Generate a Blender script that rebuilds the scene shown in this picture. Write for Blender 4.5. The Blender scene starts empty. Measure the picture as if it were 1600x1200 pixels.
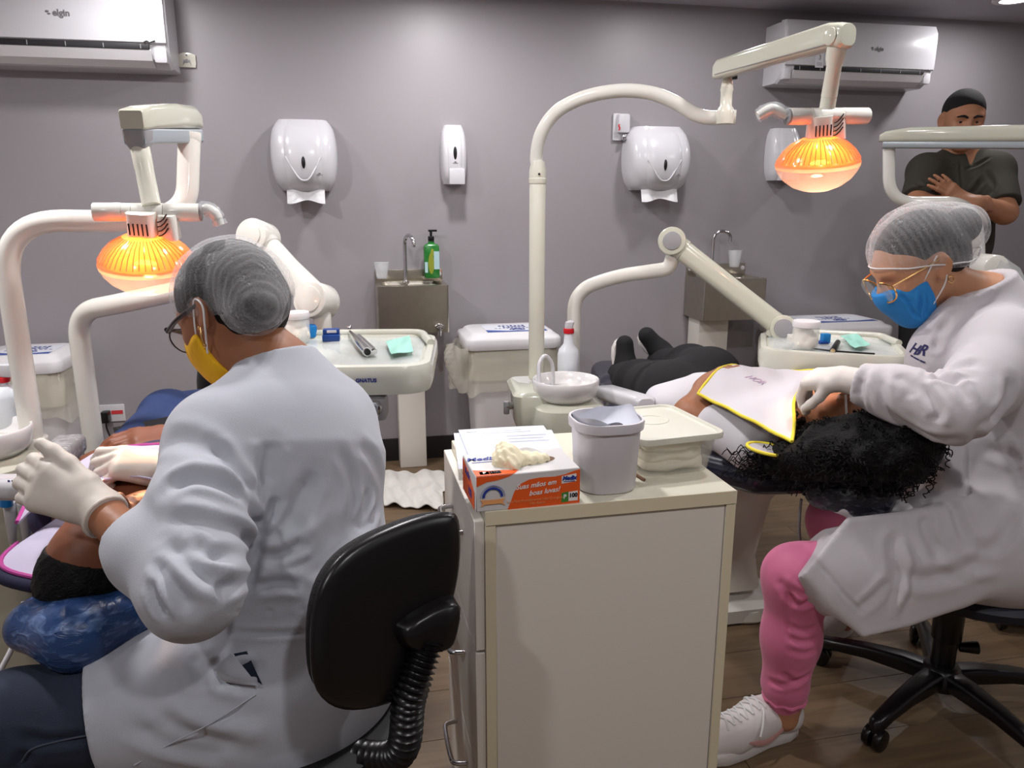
import bpy, bmesh, math, random
import numpy as np
from mathutils import Vector, Matrix
from mathutils.bvhtree import BVHTree
random.seed(7); np.random.seed(7)
SC = bpy.context.scene
COL = SC.collection
PI = math.pi
# ------------------------------------------------------------------ camera
CAMZ = 1.30; PITCH = math.radians(13.5); FPX = 1200.0
cam_d = bpy.data.cameras.new('camera'); cam_d.sensor_width = 36.0; cam_d.lens = 27.0
cam_d.clip_start = 0.05; cam_d.clip_end = 50
cam = bpy.data.objects.new('camera', cam_d); COL.objects.link(cam)
cam.location = (0, 0, CAMZ); cam.rotation_euler = (PI/2 - PITCH, 0, 0)
SC.camera = cam
# ------------------------------------------------------------------ world, exposure
SC.view_settings.view_transform = 'Standard'; SC.view_settings.look = 'None'
SC.view_settings.gamma = 1.0; SC.view_settings.use_curve_mapping = False
SC.view_settings.exposure = -0.08
wd = bpy.data.worlds.new('world'); SC.world = wd; wd.use_nodes = True
wd.node_tree.nodes['Background'].inputs[0].default_value = (0.80, 0.84, 1.0, 1)
wd.node_tree.nodes['Background'].inputs[1].default_value = 0.05
# ceiling lamps: (x, y, watts)
CEIL = 2.22
DOWNLIGHTS = [(-1.40, 3.0, 6.5), (-0.21, 3.24, 13), (0.86, 3.46, 7), (2.36, 3.93, 6),
              (-1.5, 1.75, 25), (-0.2, 1.85, 15), (1.05, 1.95, 10), (2.3, 2.2, 8),
              (-1.1, -0.1, 10), (0.4, 0.1, 9), (1.8, 0.3, 8)]
LAMP_COL = (1.0, 0.975, 0.98)
# ------------------------------------------------------------------ pixel rays -> points of the place
CP, SP = math.cos(PITCH), math.sin(PITCH)
def ray(px, py):
    u = (px - 800.0) / FPX; v = (600.0 - py) / FPX
    return Vector((u, CP + v*SP, -SP + v*CP))
def at(px, py, Y):
    d = ray(px, py); return Vector((d.x*Y/d.y, Y, CAMZ + d.z*Y/d.y))
def az(px, py, z):
    d = ray(px, py); s = (z - CAMZ)/d.z; return Vector((d.x*s, d.y*s, z))
WTH = math.radians(12.0)
W0 = Vector((-0.681, 3.73, 0)); WT = Vector((math.cos(WTH), math.sin(WTH), 0)); WN = Vector((math.sin(WTH), -math.cos(WTH), 0))
def wp(px, py, off=0.0):
    d = ray(px, py); o = Vector((0, 0, CAMZ))
    s = ((W0 + WN*off - o).dot(WN)) / d.dot(WN)
    return o + d*s
def wl(px, py, off=0.0):            # along-wall coordinate and height
    p = wp(px, py, off); return (p - W0).dot(WT), p.z
# ------------------------------------------------------------------ materials
def lin(c):
    def f(v):
        v /= 255.0
        return v/12.92 if v <= 0.04045 else ((v+0.055)/1.055)**2.4
    return (f(c[0]), f(c[1]), f(c[2]), 1.0)
MATS = {}
def mat(name, rgb, rough=0.5, metal=0.0, bump=None, var=None, emit=None, alpha=None, trans=0.0, ior=1.45, coat=0.0, spec=0.5, sss=0.0, sheen=0.0):
    if name in MATS: return MATS[name]
    m = bpy.data.materials.new(name); m.use_nodes = True; MATS[name] = m
    nt = m.node_tree; b = nt.nodes['Principled BSDF']
    b.inputs['Base Color'].default_value = lin(rgb); b.inputs['Roughness'].default_value = rough
    b.inputs['Metallic'].default_value = metal; b.inputs['IOR'].default_value = ior
    b.inputs['Specular IOR Level'].default_value = spec
    b.inputs['Transmission Weight'].default_value = trans; b.inputs['Coat Weight'].default_value = coat
    b.inputs['Sheen Weight'].default_value = sheen
    if sss:
        b.inputs['Subsurface Weight'].default_value = sss
        b.inputs['Subsurface Radius'].default_value = (0.012, 0.005, 0.003)
        b.inputs['Subsurface Scale'].default_value = 1.0
    if alpha is not None: b.inputs['Alpha'].default_value = alpha
    if emit:
        b.inputs['Emission Color'].default_value = lin(emit[0]); b.inputs['Emission Strength'].default_value = emit[1]
    if bump or var:
        tc = nt.nodes.new('ShaderNodeTexCoord')
    if var:
        sc, amt = var
        n = nt.nodes.new('ShaderNodeTexNoise'); n.inputs['Scale'].default_value = sc; n.inputs['Detail'].default_value = 5
        nt.links.new(tc.outputs['Object'], n.inputs['Vector'])
        mx = nt.nodes.new('ShaderNodeMix'); mx.data_type = 'RGBA'
        c = lin(rgb)
        mx.inputs[6].default_value = tuple(max(0, v*(1-amt)) for v in c[:3]) + (1,)
        mx.inputs[7].default_value = tuple(min(1, v*(1+amt)) for v in c[:3]) + (1,)
        nt.links.new(n.outputs['Fac'], mx.inputs[0]); nt.links.new(mx.outputs[2], b.inputs['Base Color'])
    if bump:
        sc, st = bump
        n2 = nt.nodes.new('ShaderNodeTexNoise'); n2.inputs['Scale'].default_value = sc; n2.inputs['Detail'].default_value = 3
        nt.links.new(tc.outputs['Object'], n2.inputs['Vector'])
        bp = nt.nodes.new('ShaderNodeBump'); bp.inputs['Strength'].default_value = st; bp.inputs['Distance'].default_value = 0.01
        nt.links.new(n2.outputs['Fac'], bp.inputs['Height']); nt.links.new(bp.outputs['Normal'], b.inputs['Normal'])
    return m
# ------------------------------------------------------------------ geometry collector
def V(*a): return Vector(a)
def frame(axis, up=None):
    z = Vector(axis).normalized(); u = Vector(up) if up is not None else (Vector((0,0,1)) if abs(z.z) < 0.95 else Vector((0,1,0)))
    x = u.cross(z).normalized(); y = z.cross(x)
    return x, y, z
def RM(x, y, z): return Matrix((x, y, z)).transposed()
def rz(a): return Matrix.Rotation(a, 3, 'Z')
class G:
    def __init__(s): s.v = []; s.f = []
    def add(s, vs, fs):
        n = len(s.v); s.v += [Vector(p) for p in vs]; s.f += [tuple(i+n for i in f) for f in fs]; return s
    def bm(s, b):
        b.verts.ensure_lookup_table(); b.verts.index_update()
        s.add([v.co.copy() for v in b.verts], [[v.index for v in f.verts] for f in b.faces]); b.free(); return s
    def box(s, c, size, bevel=0.0, R=None, seg=2):
        b = bmesh.new(); bmesh.ops.create_cube(b, size=1.0)
        for v in b.verts: v.co = Vector((v.co.x*size[0], v.co.y*size[1], v.co.z*size[2]))
        if bevel > 0: bmesh.ops.bevel(b, geom=list(b.edges), offset=min(bevel, min(size)*0.49), segments=seg, affect='EDGES', profile=0.6)
        for v in b.verts:
            if R is not None: v.co = R @ v.co
            v.co += Vector(c)
        return s.bm(b)
    def loft(s, rings, cap0=True, cap1=True, closed=True):
        n = len(rings[0]); vs = [p for r in rings for p in r]; fs = []
        for i in range(len(rings)-1):
            for j in range(n if closed else n-1):
                k = (j+1) % n
                fs.append((i*n+j, i*n+k, (i+1)*n+k, (i+1)*n+j))
        if cap0: fs.append(tuple(range(n-1, -1, -1)))
        if cap1: fs.append(tuple((len(rings)-1)*n + j for j in range(n)))
        return s.add(vs, fs)
    def tube(s, pts, r, seg=16, sm=0, cap=True, flat=None):
        pts = [Vector(p) for p in pts]
        rs = list(r) if isinstance(r, (list, tuple)) else [r]*len(pts)
        if sm: pts, rs = spline(pts, rs, sm)
        rings = []; t0 = (pts[1]-pts[0]).normalized(); x, y, _ = frame(t0)
        for i, p in enumerate(pts):
            if i == 0: t = t0
            elif i == len(pts)-1: t = (pts[-1]-pts[-2]).normalized()
            else: t = ((pts[i+1]-p).normalized() + (p-pts[i-1]).normalized()).normalized()
            x = (x - t*x.dot(t)).normalized(); y = t.cross(x)
            ring = []
            for k in range(seg):
                a = 2*PI*k/seg; o = x*math.cos(a)*rs[i] + y*math.sin(a)*rs[i]
                if flat: d = Vector(flat[0]); o = o - d*(o.dot(d)*(1-flat[1]))
                ring.append(p + o)
            rings.append(ring)
        return s.loft(rings, cap, cap)
    def cyl(s, a, b, r1, r2=None, seg=24, bev=0.0):
        a = Vector(a); b = Vector(b); r2 = r1 if r2 is None else r2
        L = (b-a).length; x, y, z = frame(b-a)
        prof = [(r1, 0), (r2, L)] if bev <= 0 else [(r1-bev, 0), (r1-bev*0.3, bev*0.3), (r1, bev), (r2, L-bev), (r2-bev*0.3, L-bev*0.3), (r2-bev, L)]
        rings = [[a + z*h + x*(math.cos(2*PI*k/seg)*r) + y*(math.sin(2*PI*k/seg)*r) for k in range(seg)] for r, h in prof]
        return s.loft(rings)
    def lathe(s, prof, c, R=None, seg=32, cap0=True, cap1=True, sx=1.0, sy=1.0):
        rings = []
        for r, h in prof:
            ring = []
            for k in range(seg):
                p = Vector((math.cos(2*PI*k/seg)*r*sx, math.sin(2*PI*k/seg)*r*sy, h))
                ring.append(Vector(c) + (R @ p if R is not None else p))
            rings.append(ring)
        return s.loft(rings, cap0, cap1)
    def ell(s, c, rad, R=None, seg=24, rings=14):
        b = bmesh.new(); bmesh.ops.create_uvsphere(b, u_segments=seg, v_segments=rings, radius=1.0)
        for v in b.verts:
            p = Vector((v.co.x*rad[0], v.co.y*rad[1], v.co.z*rad[2]))
            v.co = (R @ p if R is not None else p) + Vector(c)
        return s.bm(b)
    def prism(s, outline, thick, O, X, Y, bev=0.0, seg=2):
        X = Vector(X); Y = Vector(Y); Z = X.cross(Y).normalized(); O = Vector(O)
        b = bmesh.new()
        vs = [b.verts.new(O + X*p[0] + Y*p[1]) for p in outline]
        f = b.faces.new(vs); b.normal_update()
        ex = bmesh.ops.extrude_face_region(b, geom=[f])
        for e in ex['geom']:
            if isinstance(e, bmesh.types.BMVert): e.co += Z*thick
        b.normal_update()
        if bev > 0:
            eds = [e for e in b.edges if len(e.link_faces) == 2 and (len(e.link_faces[0].verts) > 4) != (len(e.link_faces[1].verts) > 4) or (len(outline) <= 4 and len(e.link_faces) == 2)]
            bmesh.ops.bevel(b, geom=eds, offset=bev, segments=seg, affect='EDGES', profile=0.6)
        bmesh.ops.recalc_face_normals(b, faces=list(b.faces))
        return s.bm(b)
    def grid(s, fn, nu, nv):
        vs = [fn(i/nu, j/nv) for i in range(nu+1) for j in range(nv+1)]; fs = []
        for i in range(nu):
            for j in range(nv):
                a = i*(nv+1)+j; fs.append((a, a+nv+1, a+nv+2, a+1))
        return s.add(vs, fs)
    def sheet(s, fn, nu, nv, th):
        g = G().grid(fn, nu, nv); n = len(g.v)
        nr = [Vector((0,0,0)) for _ in g.v]
        for f in g.f:
            a, b, c = g.v[f[0]], g.v[f[1]], g.v[f[2]]; m = (b-a).cross(c-a)
            for i in f: nr[i] += m
        top = g.v; bot = [p - nr[i].normalized()*th for i, p in enumerate(g.v)]
        fs = list(g.f) + [tuple(i+n for i in reversed(f)) for f in g.f]
        W = nv+1; H = nu+1
        edge = [j for j in range(W)] + [i*W+W-1 for i in range(1, H)] + [(H-1)*W+j for j in range(W-2, -1, -1)] + [i*W for i in range(H-2, 0, -1)]
        for q in range(len(edge)):
            a, b = edge[q], edge[(q+1) % len(edge)]
            fs.append((b, a, a+n, b+n))
        return s.add(top+bot, fs)
def spline(pts, rs, n):
    P = [pts[0]*2-pts[1]] + list(pts) + [pts[-1]*2-pts[-2]]; R = [rs[0]] + list(rs) + [rs[-1]]
    op, orr = [], []
    for i in range(1, len(P)-2):
        for k in range(n):
            t = k/n
            a, b, c, d = P[i-1], P[i], P[i+1], P[i+2]
            op.append(0.5*((2*b) + (c-a)*t + (2*a-5*b+4*c-d)*t*t + (3*b-a-3*c+d)*t**3))
            orr.append(R[i]*(1-t)+R[i+1]*t)
    op.append(P[-2]); orr.append(R[-2])
    return op, orr
def fillet(pts, r, n=8):
    pts = [Vector(p) for p in pts]; out = [pts[0]]
    for i in range(1, len(pts)-1):
        a, b, c = pts[i-1], pts[i], pts[i+1]
        d1 = (a-b); d2 = (c-b); rr = min(r, d1.length*0.49, d2.length*0.49)
        p, q = b + d1.normalized()*rr, b + d2.normalized()*rr
        for k in range(n+1):
            t = k/n; out.append(p*(1-t)**2 + b*(2*t*(1-t)) + q*t*t)
    out.append(pts[-1]); return out
def rrect(w, h, r, n=6):
    o = []
    for cx, cy, a0 in ((w/2-r, h/2-r, 0), (-w/2+r, h/2-r, 90), (-w/2+r, -h/2+r, 180), (w/2-r, -h/2+r, 270)):
        for k in range(n+1):
            a = math.radians(a0 + 90*k/n); o.append((cx+math.cos(a)*r, cy+math.sin(a)*r))
    return o
def ring(o2, O, X, Y): return [Vector(O) + Vector(X)*p[0] + Vector(Y)*p[1] for p in o2]
# ------------------------------------------------------------------ objects
XF = {}
def mesh_of(name, g, m, M=None, smooth=True, ang=40):
    me = bpy.data.meshes.new(name)
    vs = [tuple(M @ p) for p in g.v] if M is not None else [tuple(p) for p in g.v]
    me.from_pydata(vs, [], g.f); me.update()
    b = bmesh.new(); b.from_mesh(me); bmesh.ops.recalc_face_normals(b, faces=list(b.faces)); b.to_mesh(me); b.free()
    if smooth: me.shade_smooth(); me.set_sharp_from_angle(angle=math.radians(ang))
    if m: me.materials.append(m)
    return me
def props(o, label=None, cat=None, group=None, kind=None):
    if label: o['label'] = label
    if cat: o['category'] = cat
    if group: o['group'] = group
    if kind: o['kind'] = kind
def thing(name, label, cat, loc, rot=0.0, group=None):
    o = bpy.data.objects.new(name, None); COL.objects.link(o); o.empty_display_size = 0.05
    o.location = loc; o.rotation_euler = (0, 0, rot); props(o, label, cat, group)
    XF[o.name] = (Matrix.Translation(Vector(loc)) @ Matrix.Rotation(rot, 4, 'Z')).inverted()
    return o
def part(name, g, m, par, label=None, world=True, smooth=True, ang=40, kind=None):
    inv = XF[par.name]
    me = mesh_of(name, g, m, inv if world else None, smooth, ang)
    o = bpy.data.objects.new(name, me); COL.objects.link(o); o.parent = par
    XF[o.name] = inv; props(o, label, kind=kind); return o
def single(name, g, m, label, cat, group=None, kind=None, smooth=True, ang=40, loc=None):
    if loc is None:
        xs = [p.x for p in g.v]; ys = [p.y for p in g.v]; zs = [p.z for p in g.v]
        loc = Vector(((min(xs)+max(xs))/2, (min(ys)+max(ys))/2, min(zs)))
    inv = Matrix.Translation(loc).inverted()
    o = bpy.data.objects.new(name, mesh_of(name, g, m, inv, smooth, ang)); COL.objects.link(o); o.location = loc
    XF[o.name] = inv; props(o, label, cat, group, kind); return o
def struct(name, g, m, parent=None, smooth=False):
    o = bpy.data.objects.new(name, mesh_of(name, g, m, None, smooth)); COL.objects.link(o); XF[o.name] = Matrix.Identity(4)
    if parent: o.parent = parent
    else: o['kind'] = 'structure'
    return o
def textmesh(body, size, O, X, Y, depth=0.0006, shear=0.0, bold=0.0, align='CENTER', space=1.0):
    cu = bpy.data.curves.new('t', 'FONT'); cu.body = body; cu.size = size; cu.shear = shear; cu.offset = bold
    cu.align_x = align; cu.align_y = 'CENTER'; cu.extrude = depth/2; cu.space_character = space; cu.resolution_u = 3
    o = bpy.data.objects.new('t', cu); COL.objects.link(o)
    me = bpy.data.meshes.new_from_object(o.evaluated_get(bpy.context.evaluated_depsgraph_get()))
    X = Vector(X); Y = Vector(Y); Z = X.cross(Y)
    g = G().add([Vector(O) + X*v.co.x + Y*v.co.y + Z*v.co.z for v in me.vertices], [tuple(p.vertices) for p in me.polygons])
    bpy.data.objects.remove(o); bpy.data.curves.remove(cu); bpy.data.meshes.remove(me)
    return g
def text(body, size, O, X, Y, m, par, name='lettering', **k):
    return part(name, textmesh(body, size, O, X, Y, **k), m, par, smooth=False)
# ------------------------------------------------------------------ sculpting with distance fields
def C(a, b, ra, rb=None, k=0.02, flat=None): return dict(t='c', a=Vector(a), b=Vector(b), ra=ra, rb=ra if rb is None else rb, k=k, flat=flat)
def E(c, rad, R=None, k=0.02): return dict(t='e', c=Vector(c), r=rad, R=R if R is not None else Matrix.Identity(3), k=k)
def CH(pts, rads, k=0.02, flat=None): return [C(pts[i], pts[i+1], rads[i], rads[i+1], k, flat) for i in range(len(pts)-1)]
def PL(pts, th, k=0.02):           # flat slab over a planar polygon
    return dict(t='p', p=[Vector(q) for q in pts], th=th, k=k)
def bounds(p, inf=0.0):
    if p['t'] == 'c':
        r = max(p['ra'], p['rb'])+inf; a, b = p['a'], p['b']
        if p['flat'] and p['flat'][1] > 1: r *= p['flat'][1]
        return np.minimum(a, b)-r, np.maximum(a, b)+r
    if p['t'] == 'p':
        q = np.array([tuple(x) for x in p['p']]); return q.min(0)-p['th']-inf, q.max(0)+p['th']+inf
    r = max(p['r'])+inf; c = np.array(p['c']); return c-r, c+r
def evalp(p, X, Y, Z):
    if p['t'] == 'c':
        a = p['a']; ba = p['b']-a; L = max(ba.dot(ba), 1e-9)
        qx, qy, qz = X-a.x, Y-a.y, Z-a.z
        t = np.clip((qx*ba.x+qy*ba.y+qz*ba.z)/L, 0, 1)
        qx = qx-t*ba.x; qy = qy-t*ba.y; qz = qz-t*ba.z
        r = p['ra']+t*(p['rb']-p['ra'])
        if p['flat']:
            d, s = p['flat']; c = (qx*d[0]+qy*d[1]+qz*d[2])*(1/s-1)
            qx = qx+c*d[0]; qy = qy+c*d[1]; qz = qz+c*d[2]
            return (np.sqrt(qx*qx+qy*qy+qz*qz)-r)*min(1.0, max(s, 0.6))
        return np.sqrt(qx*qx+qy*qy+qz*qz)-r
    if p['t'] == 'e':
        c = p['c']; R = p['R']; r = p['r']
        qx, qy, qz = X-c.x, Y-c.y, Z-c.z
        l = [R[0][i]*qx+R[1][i]*qy+R[2][i]*qz for i in range(3)]
        k0 = np.sqrt((l[0]/r[0])**2+(l[1]/r[1])**2+(l[2]/r[2])**2)
        k1 = np.sqrt((l[0]/r[0]**2)**2+(l[1]/r[1]**2)**2+(l[2]/r[2]**2)**2)
        return k0*(k0-1)/np.maximum(k1, 1e-6)
    q = p['p']; n = Vector((0,0,0))
    for i in range(len(q)): n += (q[i]-q[0]).cross(q[(i+1) % len(q)]-q[0])
    n.normalize(); o = sum(q, Vector((0,0,0)))/len(q); ex = (q[1]-q[0]).normalized(); ex = (ex-n*ex.dot(n)).normalized(); ey = n.cross(ex)
    u = (X-o.x)*ex.x+(Y-o.y)*ex.y+(Z-o.z)*ex.z; v = (X-o.x)*ey.x+(Y-o.y)*ey.y+(Z-o.z)*ey.z; w = (X-o.x)*n.x+(Y-o.y)*n.y+(Z-o.z)*n.z
    P2 = [((a-o).dot(ex), (a-o).dot(ey)) for a in q]; d = None; sgn = np.ones(np.broadcast(u, v).shape)
    for i in range(len(P2)):
        ax, ay = P2[i]; bx, by = P2[i-1]; ex_, ey_ = bx-ax, by-ay; wx, wy = u-ax, v-ay
        t = np.clip((wx*ex_+wy*ey_)/(ex_*ex_+ey_*ey_), 0, 1); dd = (wx-ex_*t)**2+(wy-ey_*t)**2
        d = dd if d is None else np.minimum(d, dd)
        c1 = v >= ay; c2 = v < by; c3 = ex_*wy > ey_*wx
        flip = (c1 & c2 & c3) | (~c1 & ~c2 & ~c3); sgn = np.where(flip, -sgn, sgn)
    d2 = sgn*np.sqrt(d)
    return np.sqrt(np.maximum(d2, 0)**2+w*w)-p['th']
def flatten(ps):
    o = []
    for p in ps:
        if isinstance(p, (list, tuple)): o += flatten(p)
        else: o.append(p)
    return o
class Field:
    def __init__(s, prims, h, inf=0.0, pad=0.03, box=None):
        s.h = h; prims = flatten(prims)
        if box is None:
            B = [bounds(p, inf) for p in prims]
            lo = np.min([b[0] for b in B], 0)-pad; hi = np.max([b[1] for b in B], 0)+pad
        else: lo, hi = np.array(box[0], float), np.array(box[1], float)
        s.lo = lo; n = np.ceil((hi-lo)/h).astype(int)+2; s.n = n
        s.d = np.full(n, 0.2, np.float32)
        s.ax = [(lo[i]+h*np.arange(n[i])) for i in range(3)]
        s.union(prims, inf)
    def sub(s, lo, hi, pad):
        i0 = np.clip(np.floor((np.array(lo)-pad-s.lo)/s.h).astype(int), 0, s.n); i1 = np.clip(np.ceil((np.array(hi)+pad-s.lo)/s.h).astype(int)+1, 0, s.n)
        if np.any(i1 <= i0): return None, None
        sl = tuple(slice(i0[i], i1[i]) for i in range(3))
        return sl, (s.ax[0][sl[0]][:, None, None], s.ax[1][sl[1]][None, :, None], s.ax[2][sl[2]][None, None, :])
    def union(s, prims, inf=0.0):
        for p in flatten(prims):
            k = max(p['k'], 1e-4); lo, hi = bounds(p, inf); sl, xyz = s.sub(lo, hi, k+0.03)
            if sl is None: continue
            d = evalp(p, *xyz)-inf; a = s.d[sl]; h = np.maximum(k-np.abs(a-d), 0)/k
            s.d[sl] = np.minimum(a, d)-h*h*k*0.25
        return s
    def carve(s, prims, inf=0.0):
        for p in flatten(prims):
            k = max(p['k'], 1e-4); lo, hi = bounds(p, inf); sl, xyz = s.sub(lo, hi, k+0.02)
            if sl is None: continue
            d = -(evalp(p, *xyz)-inf); a = s.d[sl]; h = np.maximum(k-np.abs(a-d), 0)/k
            s.d[sl] = np.maximum(a, d)+h*h*k*0.25
        return s
    def cut(s, pt, n, near=None, rad=None):      # remove the side n points to
        n = Vector(n).normalized(); X = s.ax[0][:, None, None]; Y = s.ax[1][None, :, None]; Z = s.ax[2][None, None, :]
        d = (X-pt[0])*n.x+(Y-pt[1])*n.y+(Z-pt[2])*n.z
        if near is not None:
            m = (X-near[0])**2+(Y-near[1])**2+(Z-near[2])**2 < rad*rad
            s.d = np.where(m, np.maximum(s.d, d), s.d).astype(np.float32)
        else: s.d = np.maximum(s.d, d).astype(np.float32)
        return s
    def shell(s, t): s.d = np.maximum(s.d, -(s.d+t)); return s
    def noise(s, fn): 
        X = s.ax[0][:, None, None]; Y = s.ax[1][None, :, None]; Z = s.ax[2][None, None, :]
        s.d = (s.d + fn(X, Y, Z)).astype(np.float32); return s
    def mesh(s, smooth=1):
        d = s.d; h = s.h
        d[0]=d[-1]=0.2; d[:,0]=d[:,-1]=0.2; d[:,:,0]=d[:,:,-1]=0.2
        S = d < 0; nx, ny, nz = d.shape
        cs = [(i, j, k) for i in (0, 1) for j in (0, 1) for k in (0, 1)]
        cnt = np.zeros((nx-1, ny-1, nz-1), np.int8)
        for i, j, k in cs: cnt += S[i:nx-1+i, j:ny-1+j, k:nz-1+k]
        act = (cnt > 0) & (cnt < 8); idx = np.full(act.shape, -1, np.int64); I, J, K = np.nonzero(act); N = len(I); idx[I, J, K] = np.arange(N)
        acc = np.zeros((N, 3)); num = np.zeros(N)
        for a in cs:
            for ax in range(3):
                if a[ax]: continue
                b = list(a); b[ax] = 1
                da = d[I+a[0], J+a[1], K+a[2]]; db = d[I+b[0], J+b[1], K+b[2]]
                cr = (da < 0) != (db < 0); t = np.where(cr, da/np.where(cr, da-db, 1), 0)
                p = np.tile(np.array(a, float), (N, 1)); p[:, ax] += t
                acc[cr] += p[cr]; num[cr] += 1
        v = s.lo + h*(np.stack([I, J, K], 1)+acc/num[:, None])
        F = []
        for ax in range(3):
            o = [q for q in range(3) if q != ax]
            s0 = [slice(1, None)]*3; s0[ax] = slice(0, -1); s1 = [slice(1, None)]*3; s1[ax] = slice(1, None)
            A = S[tuple(s0)]; B = S[tuple(s1)]
            e = np.argwhere(A != B)
            if len(e) == 0: continue
            base = e.copy(); base[:, o[0]] += 1; base[:, o[1]] += 1
            inside = A[tuple(e.T)]
            def cell(du, dv):
                c = base.copy(); c[:, o[0]] -= du; c[:, o[1]] -= dv; return idx[c[:, 0], c[:, 1], c[:, 2]]
            q = np.stack([cell(1, 1), cell(0, 1), cell(0, 0), cell(1, 0)], 1)
            fl = inside if ax != 1 else ~inside
            q[~fl] = q[~fl][:, ::-1]; F.append(q)
        f = np.concatenate(F); f = f[(f >= 0).all(1)]
        for _ in range(smooth):
            sm = np.zeros_like(v); c = np.zeros(N)
            for a, b in ((0, 1), (1, 2), (2, 3), (3, 0)):
                np.add.at(sm, f[:, a], v[f[:, b]]); np.add.at(sm, f[:, b], v[f[:, a]]); np.add.at(c, f[:, a], 1); np.add.at(c, f[:, b], 1)
            v = v*0.5 + 0.5*sm/np.maximum(c, 1)[:, None]
        return SM(v, f)
class SM:
    def __init__(s, v, f): s.vv = v; s.ff = f
    @property
    def v(s): return [Vector(p) for p in s.vv]
    @property
    def f(s): return [tuple(int(i) for i in q) for q in s.ff]
    def normals(s):
        v, f = s.vv, s.ff; n = np.cross(v[f[:, 2]]-v[f[:, 0]], v[f[:, 3]]-v[f[:, 1]]); N = np.zeros_like(v)
        for i in range(4): np.add.at(N, f[:, i], n)
        return N/np.maximum(np.linalg.norm(N, axis=1), 1e-12)[:, None]
    def bvh(s): return BVHTree.FromPolygons([tuple(p) for p in s.vv], [tuple(int(i) for i in q) for q in s.ff])
    def hit(s, px, py, bv=None):
        h = (bv or s.bvh()).ray_cast(Vector((0, 0, CAMZ)), ray(px, py).normalized())
        return h[0]
    def folds(s, lst):       # lst: (list of pixel points seen on this surface, width, depth [>0 groove, <0 ridge])
        bv = s.bvh(); N = s.normals(); disp = np.zeros(len(s.vv))
        for pts, w, dep in lst:
            P = [s.hit(px, py, bv) for px, py in pts]; P = [p for p in P if p is not None]
            if len(P) < 2: continue
            pp, _ = spline(P, [0]*len(P), 4); pp = np.array([tuple(p) for p in pp])
            lo = pp.min(0)-3*w; hi = pp.max(0)+3*w
            m = np.nonzero(((s.vv > lo) & (s.vv < hi)).all(1))[0]
            q = s.vv[m]; best = np.full(len(m), 9.0); bt = np.zeros(len(m)); n = len(pp)-1
            for i in range(n):
                a, b = pp[i], pp[i+1]; ba = b-a; t = np.clip(((q-a)@ba)/max(ba@ba, 1e-9), 0, 1)
                d = np.linalg.norm(q-a-t[:, None]*ba, axis=1); u = d < best; best[u] = d[u]; bt[u] = (i+t[u])/n
            fade = np.clip(np.minimum(bt, 1-bt)*5+0.15, 0, 1)
            x = best/w
            disp[m] -= fade*dep*(np.exp(-x*x)-0.35*np.exp(-((x-1.9)/0.8)**2))
        s.vv = s.vv+N*disp[:, None]; return s
def sculpt(prims, h, inf=0.0, smooth=1): return Field(prims, h, inf).mesh(smooth)
def spart(name, sm, m, par, label=None): 
    inv = XF[par.name]; return _sm(name, sm, m, par, label, inv)
def _sm(name, sm, m, par, label, inv):
    me = bpy.data.meshes.new(name); R = np.array(inv)[:3, :3]; T = np.array(inv)[:3, 3]
    me.from_pydata((sm.vv@R.T+T).tolist(), [], sm.ff.tolist()); me.update(); me.shade_smooth()
    if m: me.materials.append(m)
    o = bpy.data.objects.new(name, me); COL.objects.link(o); o.parent = par; XF[o.name] = inv; props(o, label); return o
def ssingle(name, sm, m, label, cat, loc, group=None):
    inv = Matrix.Translation(Vector(loc)).inverted()
    o = _sm(name, sm, m, None, None, inv); o.location = loc; props(o, label, cat, group); return o
def copy_thing(o, loc, label):
    r = o.copy(); COL.objects.link(r); r.location = loc; r['label'] = label
    M = (Matrix.Translation(Vector(loc)) @ r.rotation_euler.to_matrix().to_4x4()).inverted(); XF[r.name] = M
    for ch in list(o.children):
        c = ch.copy(); COL.objects.link(c); c.parent = r; XF[c.name] = M
        for g in ch.children:
            d = g.copy(); COL.objects.link(d); d.parent = c; XF[d.name] = M
    return r
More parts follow.
